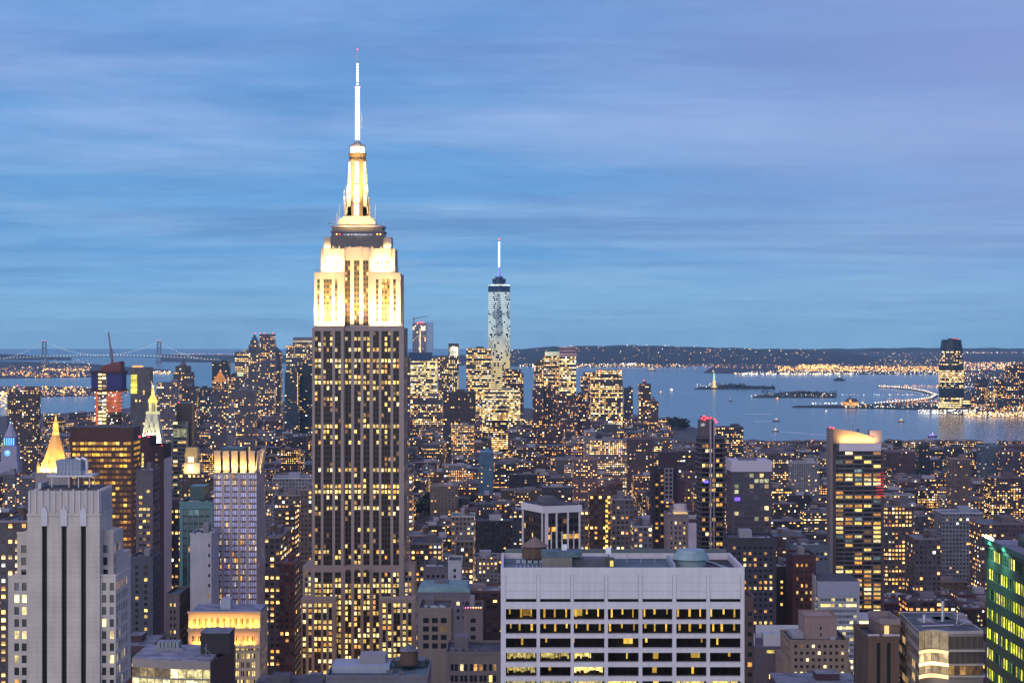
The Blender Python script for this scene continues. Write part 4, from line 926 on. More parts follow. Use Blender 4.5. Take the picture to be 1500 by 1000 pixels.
def beacon_tower():
    t, a, b, z1, wm = tower('dark_glass_tower', 'tall dark glass tower crowded with red beacons on its roof', 'tower', 1025, 1062, 640, 1400, 26, (.05, .042, .05), bay=4.5, nw=2, wf=.88, fl=3.5, whf=.62, prob=.22, yb=808, rec=.8, blank=1, pal=(1, 1, 2, 3),
        short='the red-beaconed dark tower', mats=[glass((.008, .008, .012), .15, .5, 0), WARM, AMBER, PALE, COOL, DIM], par=False, maxn=90)
    Yf = 1400.0
    m = MB(); z = z1 - .8
    while z > Z(808, Yf): m.box(a - .3, b + .3, Yf - .7, Yf - .003, z - .14, z + .14); m.box(a - .7, a - .303, Yf - .7, Yf + 26, z - .14, z + .14); z -= 3.5
    m.build('floor_slab', stone((.20, .19, .22)), t)
    m = MB(); m.box(X(1039.5, Yf), X(1042, Yf), Yf - 1.2, Yf + 2, Z(808, Yf), Z(613, Yf)); m.box(X(1045, Yf), X(1046.5, Yf), Yf - 1.1, Yf + 2, Z(808, Yf), Z(616, Yf)); m.build('spine_fin', stone((.30, .27, .33)), t)
    m = MB(); m.box(X(1026, Yf), X(1047.5, Yf), Yf + 3, Yf + 20, z1 + .15, Z(616, Yf)); m.build('upper_storey', stone((.10, .085, .10)), t)
    m = MB(); m.box(X(1029, Yf), X(1045, Yf), Yf + 6, Yf + 18, Z(616, Yf) + .003, Z(611, Yf)); m.build('roof_plant', stone((.09, .04, .05)), t)
    m = MB(); m.box(X(1027, Yf), X(1033, Yf), Yf + 2.7, Yf + 2.98, Z(624, Yf), Z(619.5, Yf)); m.build('lit_panel', lit((.8, .8, .85), .8), t)
    for p, y in ((1029, 613), (1032, 610), (1035.5, 612), (1038, 612.5), (1042, 612), (1048, 614.5), (1050, 618), (1033, 615)): beacon(t, X(p, Yf), Yf + 4, Z(y, Yf), .95)
    for k, (p, y) in enumerate(((1034, 705), (1100, 700))): pass
    m = MB(); m.box(X(1031, Yf), X(1037.5, Yf), Yf - .9, Yf - .75, Z(707, Yf), Z(703.4, Yf)); m.build('blue_light', glow((.12, .08, 1), 2.2), t)
beacon_tower()
def black_block():
    t, a, b, z1, wm = tower('black_tower', 'black apartment block with pale framed window strip and stepped dark top', 'tower', 955.5, 992, 688, 1500, 26, (.04, .03, .045), bay=4, wf=.5, fl=3.3, whf=.5, prob=.2, yb=806, pal=(1, 2, 2), short='the black framed-strip tower', maxn=60)
    Yf = 1500.0
    m = MB(); m.box(X(966, Yf + 8), X(992, Yf + 8), Yf + 8, Yf + 24, z1 + .003, Z(662, Yf + 8)); m.build('upper_storey', stone((.045, .03, .045)), t)
    m = MB(); pn = []; o = X(973, Yf - 2); w = X(986, Yf - 2) - o; z0, z1_ = Z(735, Yf), Z(685, Yf)
    facade(m, pn, (o, Yf - 2), (1, 0), w, z0, z1_, [(.8, 2.9, 1), (3.9, 6.0, 1)], [(z1_ - 3.2 - k * 3.3, z1_ - 1.0 - k * 3.3) for k in range(7)], .4)
    m.build('window_frame', stone((.22, .19, .24)), t); windows(t, pn, .02, maxn=20)
    m = MB(); m.box(X(992.05, Yf), X(1003, Yf), Yf + 1, Yf + 20, 0, Z(703, Yf)); m.build('wing', stone((.06, .03, .05)), t)
    beacon(t, X(996, Yf), Yf + .5, Z(690, Yf), .7, 'roof_lamp', WHITE)
black_block()
def lantern_house():
    Y = 1250; t, a, b, z1, wm = tower('brick_apartment_tower', 'pale brick stepped tower topped with a lit drum-shaped lantern', 'tower', 977, 1009, 755, Y, 24, (.25, .20, .20), bay=3, wf=.4, fl=3.2, whf=.5, prob=.2, yb=806, maxn=60, short='the drum-lantern brick tower')
    cx = X(998, Y); m = MB(); m.lathe(cx, Y + 12, [(z1 + .3, 5), (z1 + 3, 5), (z1 + 3.05, 4.3), (z1 + 6.5, 4.3)], 12); m.build('drum', stone((.45, .40, .40)), t)
    m = MB(); m.box(X(988, Y), X(1008, Y), Y + 4, Y + 20, z1 + .01, z1 + 1.6); m.build('drum_base', lit((1, .62, .22), .8, .6), t)
    m = MB(); m.box(X(1007.5, Y), X(1019, Y), Y - 6, Y - 1, 0, Z(765, Y)); m.build('white_pier', stone((.36, .33, .40)), t)
lantern_house()
def white_top_glass():
    Y = 1300; t, a, b, z1, wm = tower('glass_tower', 'hazy glass tower with a blank pale band along its top', 'tower', 1072, 1130, 691, Y, 30, (.10, .085, .11), bay=3.3, wf=.8, fl=3.6, whf=.7, prob=.22, yb=806, blank=.5, strip=False, mats=[glass((.05, .045, .06), .15, .6, .05), lit((1, .65, .25), .9), lit((.9, .9, .5), .5), PALE, COOL, glass((.10, .09, .11), .2)], pal=(1, 2, 2, 3, 5), short='the pale-banded glass tower', par=False)
    m = MB(); m.box(X(1071, Y), X(1131, Y), Y - .5, Y + 30.5, z1 + .2, Z(675, Y)); m.build('top_band', stone((.44, .42, .49), .6, .06), t)
    m = MB(); m.box(X(1085, Y), X(1110, Y), Y + 8, Y + 20, Z(675, Y) + .003, Z(672, Y)); m.build('roof_plant', stone((.12, .11, .14)), t)
    m = MB(); m.box(X(1076, Y), X(1084, Y), Y - .7, Y - .55, Z(733, Y), Z(728, Y)); m.build('blue_light', glow((.16, .06, 1), 1.8), t)
white_top_glass()
tower('slate_tower', 'dark slate apartment tower with scattered amber windows below the pale-banded glass tower', 'tower', 1068, 1137, 790, 1120, 30, (.06, .055, .075), bay=3.1, wf=.5, fl=3.3, whf=.5, prob=.3, yb=915, pal=(1, 1, 2, 2, 3), maxn=90, short='the dark slate tower')
tower('red_brick_building', 'dark red brick tower with even rows of small amber windows', 'building', 1161, 1195, 815, 1150, 28, (.10, .04, .045), bay=2.7, wf=.4, fl=4.0, whf=.42, prob=.5, yb=885, pal=(1, 2, 2), maxn=60)
tower('black_apartment_house', 'black apartment house speckled with small amber windows beside the red brick tower', 'building', 1137.5, 1161, 832, 1180, 26, (.05, .04, .05), bay=2.7, wf=.4, fl=3.4, whf=.45, prob=.4, yb=880, pal=(1, 2, 2), maxn=50)
tower('blue_grey_office', 'blue-grey office with a bright top floor beside the balcony tower', 'building', 1160, 1216, 800, 1260, 30, (.11, .14, .19), bay=2.6, wf=.6, fl=3.4, whf=.5, prob=.2, yb=815, fn=lambda q, r: random.choice((1, 3, 1, 0)) if q[0][2] > Z(812, 1260) else pick(.15), maxn=60)
def glass_white():
    Y = 1130.0
    t, a, b, z1, wm = tower('laboratory_building', 'pale glass and white panel building with bright ribbon floors and blank top storey', 'building', 1198, 1259, 873, Y, 34, (.42, .45, .50), bay=2.2, wf=.92, fl=3.25, whf=.52, prob=.55, yb=1000, strip=False, blank=.3, rec=.2,
        mats=[glass((.10, .13, .17), .15, .7, .05), WARM, AMBER, PALE, lit((1, .9, .55), .8), glass((.2, .22, .26), .2)], pal=(1, 3, 3, 4), short='the pale ribbon-lit glass building', par=False, maxn=96)
    m = MB(); m.box(X(1197.5, Y), X(1259.5, Y), Y - .2, Y + 34, z1 + .01, Z(851, Y)); m.build('blank_storey', stone((.26, .29, .37), .6, .06), t)
    m = MB(); m.box(X(1197.5, Y) + .6, X(1259.5, Y) - .6, Y + .6, Y + 33, Z(851, Y) + .003, Z(851, Y) + .5); m.build('roof', ROOFS[0], t)
    m = MB(); m.box(X(1189, Y + 20), X(1197.3, Y), Y + 6, Y + 40, 0, Z(845, Y)); m.build('end_wall', stone((.50, .50, .55), .7, .08), t)
    m = MB(); z0 = Z(1000, Y) - 8
    for k in range(10): z = Z(905, Y) - k * 3.7; m.box(X(1259.7, Y), X(1287, Y), Y + 3, Y + 24, z - 1.9, z)
    m.build('low_wing_floor', stone((.40, .43, .5)), t)
    m = MB(); m.box(X(1259.9, Y), X(1286, Y), Y + 3.5, Y + 24, z0, Z(905, Y) - .01); m.build('low_wing_window', lit((1, .85, .45), 1.0, .95, .35), t)
glass_white()
def stepped_brick():
    Y = 960.0; t, a, b, z1, wm = tower('stepped_building', 'tan stepped stone building with blank central block and rounded shoulder terraces', 'building', 1157, 1243, 940, Y, 34, (.30, .235, .18), bay=2.75, wf=.48, fl=3.3, whf=.46, prob=.42, yb=1000, blank=.4, pal=(1, 3, 3), short='the tan stepped building')
    Yc = Y + 9; m = MB(); m.box(X(1179, Yc), X(1226, Yc), Yc, Yc + 22, z1 + .003, Z(904, Yc)); blk = m.build('upper_block', stone((.27, .20, .175), .9, .2), t)
    rim(t, X(1179, Yc) - .1, X(1226, Yc) + .1, Yc - .1, Yc + 22.1, Z(904, Yc) + .003, .8, .4, wm)
    m = MB(); m.box(X(1201, Yc), X(1203.5, Yc), Yc - .06, Yc + .2, Z(922, Yc), Z(917, Yc)); m.box(X(1201, Yc), X(1203.5, Yc), Yc - .06, Yc + .2, Z(931, Yc), Z(927, Yc)); m.build('block_window', DARK, t)
    m = MB(); m.box(X(1161, Yc), X(1178.5, Yc), Yc + 2, Yc + 18, z1 + .003, Z(928, Yc)); m.build('terrace', stone((.3, .3, .34)), t)
    m = MB(); m.box(X(1148, Y), X(1156.8, Y), Y + 1, Y + 30, 0, Z(965, Y)); m.build('shoulder', wm, t); m = MB(); m.box(X(1243.2, Y), X(1247, Y), Y + 1, Y + 30, 0, Z(970, Y)); m.build('shoulder', wm, t)
stepped_brick()
def panel_roof_block():
    Y = 1015.0; org = (X(1145, Y), Y + 15, 0); t = thing('low_warehouse', 'low building with white panelled roof screens in front of the dark slate tower', 'building', org)
    zt = Z(945, Y); wp = stone((.48, .50, .54), .6, .1)
    m = MB(); m.box(X(1106, Y), X(1186, Y), Y, Y + 40, 0, zt - .6); m.build('wall', stone((.10, .09, .11)), t)
    m = MB(); m.box(X(1119, Y), X(1159, Y), Y + 2, Y + 2.6, zt - .59, Z(929, Y)); m.box(X(1107, Y + 30), X(1185, Y + 30), Y + 30, Y + 30.6, zt - .59, Z(915, Y + 30)); m.box(X(1106.2, Y), X(1107.2, Y), Y + 4, Y + 29.9, zt - .59, Z(930, Y)); m.build('roof_screen', wp, t)
    for k in range(4): m = MB(); x = X(1118 + k * 15, Y + 18); m.box(x, x + 3.4, Y + 10, Y + 26, zt - .59, zt + 3.2); m.build('roof_unit', metal((.35, .42, .46), .6, .1), t)
    m = MB(); m.box(X(1123, Y), X(1134, Y), Y - .05, Y + .3, Z(956, Y), Z(951.5, Y)); m.box(X(1139, Y), X(1147, Y), Y - .05, Y + .3, Z(956, Y), Z(951.5, Y)); m.build('window', lit((1, .75, .15), 1.4), t)
    reg(1104, 1188, 912, 985, Y, 40)
panel_roof_block()
tower('slim_apartment_tower', 'slim brown apartment tower at the right edge of the white ribbon-window slab', 'building', 1093, 1104, 878, 640, 16, (.15, .10, .085), bay=2.4, wf=.7, fl=3.3, whf=.45, prob=.22, yb=1000, pal=(2, 2, 1), maxn=60, edge=.2)
def notch_tower():
    Y = 560.0; t, a, b, z1, wm = tower('brown_stone_tower', 'brown stone tower with a lit notch under its open roof crown', 'tower', 1272, 1317, 937, Y, 24, (.16, .105, .08), bay=2.9, wf=.36, fl=3.6, whf=.8, prob=.05, yb=1000, blank=.8, strip=True, pal=(2, 1), short='the lit-notch brown tower', spand=(.015, .012, .012), maxn=30)
    Y2 = Y + 5; zt = Z(906, Y2); wm2 = stone((.17, .115, .09))
    m = MB(); m.prism([(X(1291, Y2), Y2 + 2), (X(1297, Y2), Y2), (X(1318, Y2), Y2), (X(1318, Y2), Y2 + 16), (X(1287, Y2), Y2 + 16), (X(1287, Y2), Y2 + 6)], z1 + .003, zt - 1.6); m.build('upper_block', wm2, t)
    m = MB(); P_ = [(X(1290, Y2), Y2 + 1.6), (X(1296.5, Y2), Y2 - .4), (X(1318.5, Y2), Y2 - .4), (X(1318.5, Y2), Y2 + 16.4), (X(1286.5, Y2), Y2 + 16.4), (X(1286.5, Y2), Y2 + 5.6)]
    cxm, cym = sum(p[0] for p in P_) / 6, sum(p[1] for p in P_) / 6
    for i in range(6):
        p, q = P_[i], P_[(i + 1) % 6]; pi_, qi = [(cxm + (r[0] - cxm) * .9, cym + (r[1] - cym) * .93) for r in (p, q)]
        m.k = {}; m.hexa([(*p, zt - 1.597), (*q, zt - 1.597), (*qi, zt - 1.597), (*pi_, zt - 1.597)], [(*p, zt), (*q, zt), (*qi, zt), (*pi_, zt)])
    m.build('roof_crown', stone((.24, .20, .2)), t)
    m = MB(); m.box(X(1296.4, Y2) - .2, X(1302, Y2), Y2 - .25, Y2 - .003, z1 + .9, zt - 1.9); m.build('lit_notch', lit((1, .68, .25), 2.2, .35, .3), t)
    m = MB(); m.box(X(1271.5, Y), X(1288, Y), Y - .25, Y + .4, z1 + 1.2, z1 + 1.7); m.box(X(1293, Y), X(1317.5, Y), Y - .5, Y + .4, z1 + 1.2, z1 + 1.7); m.build('coping', stone((.42, .40, .42)), t)
notch_tower()
def curved_corner():
    Y = 540.0; t = thing('corner_office_building', 'beige panelled office block with a concave corner of glowing curved bands', 'building', (X(1390, Y), Y + 20, 0))
    px = lambda p: X(p, Y); zz = lambda y: Z(y, Y); zt = zz(924); be = stone((.28, .245, .20), .7, .14, .3); dk = metal((.10, .085, .07), .4, .2); D = 38
    xa, xb, xc = px(1346), px(1389), px(1442)
    arc = [(xa + (xb - xa) * k / 8, Y + 3.2 * sin(pi * k / 8)) for k in range(9)]
    core = arc + [(xc, Y + 1.5), (xc, Y + D), (px(1318), Y + D), (px(1318) + .3, Y + D - .5)]
    core = arc + [(xc, Y + 1.2), (xc, Y + D), (X(1317.6, Y + D), Y + D)]
    m = MB(); m.prism(core, 0, zt - .8); m.build('wall', be, t)
    m = MB(); m.prism([(p[0], p[1] + .4) for p in core], zt - .797, zt - .3); m.build('roof', roof_mat((.03, .035, .04), (.10, .12, .13), 'dark_roof'), t)
    rl = MB(); full = core
    for i in range(len(full)):
        p, q = full[i], full[(i + 1) % len(full)]; c = (px(1390), Y + 20)
        sh = lambda r: (r[0] + (c[0] - r[0]) * .012, r[1] + (c[1] - r[1]) * .012)
        rl.k = {}; rl.hexa([(*p, zt - .79), (*q, zt - .79), (*sh(q), zt - .79), (*sh(p), zt - .79)], [(*p, zt), (*q, zt), (*sh(q), zt), (*sh(p), zt)])
    rl.build('coping', stone((.45, .43, .40)), t)
    for y0, y1 in ((953, 957.5), (971, 976), (988.5, 994)):
        m = MB(); m.k = {}
        for (p, q) in zip(arc, arc[1:]): m.face([(p[0], p[1] - .12, zz(y1)), (q[0], q[1] - .12, zz(y1)), (q[0], q[1] - .12, zz(y0)), (p[0], p[1] - .12, zz(y0))])
        m.build('glowing_band', lit((1, .62, .24), 3.0, .2, .2), t)
    for y0, y1 in ((925.5, 951), (958, 970), (977, 987)):
        for k in range(0, 8, 2):
            m = MB(); p, q = arc[k], arc[k + 2]; mid = arc[k + 1]; m.k = {}
            for r_, s_ in ((p, mid), (mid, q)): m.face([(r_[0], r_[1] - .06, zz(y1)), (s_[0], s_[1] - .06, zz(y1)), (s_[0], s_[1] - .06, zz(y0)), (r_[0], r_[1] - .06, zz(y0))])
            w = m.build('window', lit((1, .72, .38), .62, .7, .4) if y0 != 925.5 else lit((1, .74, .45), .42, .5, .4), t)
            m = MB(); m.box(p[0] - .05, p[0] + .05, p[1] - .2, p[1] - .07, zz(y1), zz(y0)); m.build('mullion', dk, w)
    sl = (Y + 1.2 - Y) / (xc - xb); fy = lambda x: Y + (x - xb) * sl
    for y0, y1, on in ((932, 950, 0), (955, 971, 0), (975, 988, 1)):
        n = 6
        for k in range(n):
            p, q = xb + (xc - xb) * (k + .04) / n, xb + (xc - xb) * (k + .96) / n
            m = MB(); m.face([(p, fy(p) - .06, zz(y1)), (q, fy(q) - .06, zz(y1)), (q, fy(q) - .06, zz(y0)), (p, fy(p) - .06, zz(y0))]); m.build('window', (lit((1, .55, .15), .8) if k in (0, 2) else lit((1, .5, .15), .12)) if on else glass((.10, .085, .07), .3, .4, .02), t)
    for y in (952.5, 973, 990): m = MB(); m.box(xb, xc + .1, Y - .25, Y - .003 + .0, zz(y) - .2, zz(y) + .2); m.build('band', stone((.52, .48, .42)), t)
    # left flank with its own ribbon floors, seen at a slant
    P0, P1 = (xa, Y), (X(1317.6, Y + D), Y + D); Ls = hypot(P1[0] - P0[0], P1[1] - P0[1]); ux, uy = (P1[0] - P0[0]) / Ls, (P1[1] - P0[1]) / Ls; nx, ny = -uy, ux
    nx, ny = (nx, ny) if nx < 0 else (-nx, -ny)
    for j in range(6):
        z = zt - 2.2 - j * 3.6
        for k in range(6):
            a0, a1 = Ls * (k + .06) / 6, Ls * (k + .94) / 6; q = lambda s, zz_: (P0[0] + ux * s + nx * .08, P0[1] + uy * s + ny * .08, zz_)
            m = MB(); m.face([q(a1, z - 2.0), q(a0, z - 2.0), q(a0, z), q(a1, z)]); m.build('window', lit((1, .6, .25), .5) if random.random() < .12 else glass((.14, .125, .12), .25, .5, .03), t)
    for p0, p1, y0, dp, mt in ((1343, 1362, 905, 24, stone((.34, .32, .34))), (1364, 1388, 912, 30, metal((.16, .2, .22))), (1396, 1410, 897, 27, stone((.26, .24, .28))), (1404, 1417, 906, 20, stone((.3, .28, .3)))):
        Yq = Y + dp; m = MB(); m.box(X(p0, Yq), X(p1, Yq), Yq - 6, Yq, zt - .3, Z(y0, Yq)); m.build('roof_plant', mt, t)
    for p_, q_, r_ in (((px(1402), Y + 18, zt), (px(1402), Y + 18, zz(893)), .5), ((px(1418), Y + 12, zt - .3), (px(1426), Y + 6, zt + 1.6), .25), ((px(1418), Y + 14, zt - .3), (px(1420), Y + 14, zt + 2.6), .2), ((px(1360), Y + 9, zt), (px(1410), Y + 11, zt), .3), ((px(1372), Y + 16, zt), (px(1372), Y + 16, zt + 2.2), .6)): m = MB(); m.tube(p_, q_, r_, 8); m.build('duct', metal((.5, .52, .56)), t)
    reg(1316, 1443, 893, 1000, Y, D); LAND.append(('the glowing-banded beige office', 1380, 960, Y))
curved_corner()
def green_glass():
    xw = 121.0; Y2, Y1 = 500.0, 424.0; z1 = Z(792, Y2) ; t = thing('green_glass_tower', 'green-lit glass office tower with slanting rows of yellow-green windows', 'tower', (xw + 20, (Y1 + Y2) / 2, 0))
    wm = stone((.010, .030, .022), .5, .2); pn = []; m = MB()
    rows = []; z = z1 - 1.6
    while z > Z(1005, Y2) - 10: rows.append((z - 2.7, z)); z -= 5.05
    L = Y2 - Y1; n = 32; w = L / n
    z0 = rows[-1][0] - 4
    facade(m, pn, (xw, Y2), (0, -1), L, z0, z1, [(k * w + .12, (k + 1) * w - .12, 1) for k in range(n)], rows, .25)
    m.k = {}
    for A_, B_ in (((xw, Y1), (xw + 60, Y1)), ((xw + 60, Y1), (xw + 60, Y2)), ((xw + 60, Y2), (xw, Y2))): m.face([(*A_, z0), (*B_, z0), (*B_, z1), (*A_, z1)])
    m.k = {}; m.face([(xw, Y2, 0), (xw, Y1, 0), (xw, Y1, z0), (xw, Y2, z0)]); m.face([(xw + 60, Y2, 0), (xw, Y2, 0), (xw, Y2, z0), (xw + 60, Y2, z0)])
    m.build('wall', [wm, wm], t)
    m = MB(); m.box(xw + .05, xw + 59.9, Y1, Y2 - .05, z1 - .5, z1 + .3); m.build('roof', roof_mat((.10, .10, .13), (.2, .2, .25), 'mauve_roof'), t)
    m = MB(); m.box(xw + 5, xw + 40, Y1 + 30, Y2 - 12, z1 + .303, z1 + 3); m.build('roof_plant', metal((.02, .02, .03)), t)
    random.seed(8); G = lit((.72, .74, .04), 1.5, .85, .5); G2 = lit((.26, .52, .10), .34, .9, .4); G3 = lit((.95, .86, .10), 1.4, .75, .6); T = lit((.03, .38, .20), .30, .8, .3)  # teal glow is also put into panes that are unlit
    rp = [.25, .75, .95, .92, .9, .5, .95, .8, .4, .15, .25, .1, .15, .1]; nr = len(rows)
    blk = {}
    def fn(q, row):
        r = nr - 1 - row; k = int((Y2 - q[0][1]) / w)
        if (r, k // 3) not in blk: blk[r, k // 3] = random.random() < rp[min(r, 13)]
        if blk[r, k // 3]: return random.choice((1, 1, 3, 2))
        return random.choice((0, 0, 2, 4)) if r < 7 else random.choice((0, 0, 0, 4, 2))
    windows(t, pn, fn=fn, mats=[glass((.01, .03, .025), .15, .7, 0), G, G2, G3, T, DIM], maxn=100)
    m = MB(); m.box(xw - .5, xw - .003, Y1, Y2 + .3, z1 - .4, z1 + .9); m.build('parapet', metal((.03, .12, .10), .4, .2), t)
    for k in range(2): flood(t, (xw - 3.0, Y2 - 5 - k * 14, z1 + 1.5), (xw, Y2 - 8 - k * 14, z1 - 14), 2, 1, 2600, (.42, 1, .72), 110, False)
    for k in range(4): m = MB(); m.octa((xw - .3, Y2 - 1 - k * 2.2, z1 + 1.3), .5); m.build('roof_lamp', glow((.7, 1, .85), 5), t)
    reg(1440, 1600, 785, 1000, Y1, L); LAND.append(('the green-lit glass tower', 1470, 900, Y1))
green_glass()
# left lower edge of the white slab and the middle bottom
tower('cream_loft_building', 'beige loft building with tall grouped window bays beside the tallest tower', 'building', 613, 661, 893, 950, 34, (.26, .22, .19), bay=4.2, wf=.66, fl=4.1, whf=.62, prob=.18, yb=940, maxn=60)
t, a, b, z1, wm = tower('grey_office_building', 'grey office block with a green-painted mansard roof edge', 'building', 611, 688, 870, 1050, 32, (.18, .17, .21), bay=3.0, wf=.45, fl=3.8, whf=.5, prob=.1, yb=893, roof=3, maxn=60)
m = MB(); m.frus((a, b, 1050, 1082), z1 + 1.15, (a + 1.5, b - 1.5, 1052, 1080), z1 + 4.0); m.build('mansard', roof_mat((.10, .2, .2), (.16, .28, .28), 'green_roof'), t)
t, a, b, z1, wm = tower('corner_white_building', 'dark-windowed office with a bright white corner tower', 'building', 620, 656, 832, 1150, 30, (.16, .15, .18), bay=2.6, wf=.5, fl=3.4, whf=.5, prob=.03, yb=862, maxn=50)
tower('white_stair_tower', 'bright white narrow corner tower beside the dark-windowed office', 'building', 656.3, 676, 823, 1149, 26, (.55, .55, .60), bay=4, wf=.3, fl=3.6, whf=.5, prob=.0, yb=862, maxn=30)
tower('taupe_building', 'taupe low office with glazed studio windows near the bottom edge', 'building', 653, 734, 958, 800, 30, (.20, .175, .17), bay=4, nw=2, wf=.75, fl=4.6, whf=.6, prob=.25, yb=1000, maxn=50)
t, a, b, z1, wm = tower('blue_roof_building', 'low building with long pale blue roof and black water tank under the tallest tower', 'building', 478, 626, 993, 680, 34, (.2, .2, .24), bay=3.2, wf=.5, fl=3.6, whf=.5, prob=.3, yb=1000, maxn=20, roof=3)
m = MB(); m.box(a + 1, X(570, 690), 690, 706, z1 + .01, z1 + 2.6); m.build('roof_house', stone((.30, .36, .42)), t)
tank(t, X(599, 700), 700, z1, 3.3, 5, 1.5)
m = MB(); m.box(X(577, 700), X(622, 700), 703, 712, z1 + .01, z1 + 2.4); m.build('plant_room', metal((.08, .1, .12)), t)
t, a, b, z1, wm = tower('tan_hotel_building', 'tan brick building with a pink-lit roof terrace', 'building', 679, 707, 893, 930, 26, (.20, .16, .165), bay=4.6, wf=.4, fl=4.0, whf=.5, prob=.1, yb=935, maxn=30)
for k in range(7): beacon(t, a + 1 + k * 1.2, 929.6, z1 + 1.2, .35, 'terrace_lamp', glow((1, .25, .45), 2.5) if k < 3 else ORANGEGLOW)

# ------------------------------------------------------------------ water, land, hills
random.seed(31)
def water_mat():
    m, nt, b = newmat('water')
    tc = nt.nodes.new('ShaderNodeTexCoord').outputs['Object']; x, y, z = SEP(nt, tc)
    v = COMB(nt, M_(nt, 'MULTIPLY', x, .35), y, 0)
    n = M_(nt, 'ADD', NOISE(nt, v, .06, 3, .6), M_(nt, 'MULTIPLY', NOISE(nt, v, .012, 2), .7))
    bp = nt.nodes.new('ShaderNodeBump'); bp.inputs['Strength'].default_value = .6; bp.inputs['Distance'].default_value = 2.2; nt.links.new(n, bp.inputs['Height']); nt.links.new(bp.outputs[0], b.inputs['Normal'])
    b.inputs['Base Color'].default_value = (.015, .06, .09, 1); b.inputs['Roughness'].default_value = .16; b.inputs['IOR'].default_value = 1.33
    return m
m = MB(); m.box(-11000, 11000, -600, 32000, -.6, 0); m.build('water', water_mat(), kind='structure')
def ground_mat(a, b_, nm, sc=.02):
    m, nt, b = newmat(nm); tc = nt.nodes.new('ShaderNodeTexCoord').outputs['Object']
    nt.links.new(MIX(nt, RANGE(nt, NOISE(nt, tc, sc, 6, .65), .35, .65), a, b_), b.inputs['Base Color']); b.inputs['Roughness'].default_value = .9
    return m
GRD = ground_mat((.045, .045, .05), (.10, .09, .09), 'city_ground'); FARG = ground_mat((.012, .013, .018), (.045, .042, .045), 'far_ground', .004); WOODS = ground_mat((.008, .014, .013), (.028, .032, .028), 'wooded_ground', .006)
def PXP(l): return [(X(p, Y), Y) for p, Y in l]
MANH = [(-4000, -500), (4000, -500), (4000, 3900)] + PXP([(2200, 4100), (1500, 4255), (1220, 4382), (1080, 4661), (1000, 5462), (962, 5900), (900, 6300), (780, 6600), (700, 7000), (600, 7200), (420, 7300), (240, 7000), (130, 6300), (0, 6000), (-400, 5200)]) + [(-4000, 4000)]
def land(name, poly, mat, z=2.0):
    m = MB(); m.prism(poly, -.4, z, 0); return m.build(name, mat, kind='structure')
land('city_ground', MANH, GRD)
land('pier_land', PXP([(-500, 7900), (60, 7850), (140, 8000), (188, 8450), (190, 8800), (90, 9300), (-500, 9500)]), FARG)
land('far_shore', PXP([(-600, 10500), (-100, 10900), (60, 11200), (130, 11400), (225, 12500), (250, 13500), (120, 16500), (40, 17500), (-600, 20000)]), FARG)
land('island_ground', PXP([(235, 17600), (330, 17000), (470, 16500), (600, 15800), (700, 15300), (760, 15000), (850, 14800), (1000, 14700), (1025, 15600), (1050, 22000), (235, 23000)]), FARG)
land('mainland_ground', PXP([(1030, 12600), (1090, 12300), (1230, 12150), (1388, 12100), (1394, 9500)]) + [(9000, 9000), (10500, 31000), (1900, 31500)] + PXP([(1062, 20000)]), FARG)
land('park_shore', PXP([(1160, 6750), (1240, 6690), (1390, 6480), (1391, 7300), (1290, 6990), (1165, 6850)]), WOODS)
land('waterfront_ground', PXP([(1365, 6500), (1400, 6190), (1425, 6020)]) + [(4500, 5900), (6000, 9000)] + PXP([(1500, 9400), (1394, 9000), (1387, 7400)]), FARG)
land('island_ground', PXP([(1018, 8960), (1060, 8980), (1136, 9000), (1134, 9250), (1060, 9500), (1018, 9080)]), WOODS, 4)
land('island_ground', PXP([(1103, 7780), (1225, 7760), (1226, 8200), (1170, 8600), (1110, 8000)]), WOODS, 3)
land('island_ground', PXP([(205, 12700), (255, 12700), (250, 13200), (212, 13200)]), FARG)
# a causeway that curves out over the water
cw = [(1288, 566.5), (1310, 567.5), (1335, 570), (1355, 573.5), (1371, 579), (1364, 583.5), (1340, 587), (1308, 589.5), (1278, 592)]
m = MB(); pc = [(X(p, GY(y, 3)), GY(y, 3)) for p, y in cw]
for a, b in zip(pc, pc[1:]):
    L = hypot(b[0] - a[0], b[1] - a[1]); nx, ny = -(b[1] - a[1]) / L * 9, (b[0] - a[0]) / L * 9
    m.prism([(a[0] + nx, a[1] + ny), (a[0] - nx, a[1] - ny), (b[0] - nx, b[1] - ny), (b[0] + nx, b[1] + ny)], -.3, 3)
m.build('causeway_road', ground_mat((.10, .10, .10), (.16, .16, .15), 'road_concrete', .05), kind='structure')
def hillz(prof, x):
    for (a, ya), (b, yb) in zip(prof, prof[1:]):
        if a <= x <= b: t = (x - a) / (b - a); t = t * t * (3 - 2 * t); return ya + (yb - ya) * t
    return prof[0][1] if x < prof[0][0] else prof[-1][1]
def hills(prof, Yc, dpt, mat, base=2.0, nm='hills', amp=3):
    m = MB(); nx, ny = 150, 14; px0, px1 = prof[0][0], prof[-1][0]
    ph = [random.uniform(0, 6.28) for _ in range(6)]
    V = []
    for j in range(ny + 1):
        f = j / ny; Y = Yc - dpt + 2 * dpt * f; k = sin(pi * f) ** .8
        for i in range(nx + 1):
            p = px0 + (px1 - px0) * i / nx; zt = Z(hillz(prof, p), Yc)
            w = sum(amp * sin((p * .11 * (q + 1) + f * 5 * (q + .7)) + ph[q]) / (q + 1) for q in range(6))
            V.append((X(p, Yc) * Y / Yc, Y, max(base - .5, base + (zt - base + w) * k)))
    m.v = V
    for j in range(ny):
        for i in range(nx):
            a = j * (nx + 1) + i; m.f.append([a, a + 1, a + nx + 2, a + nx + 1]); m.m.append(0); m.uv.append(None); m.at.append(None)
    m.build(nm, mat, kind='structure')
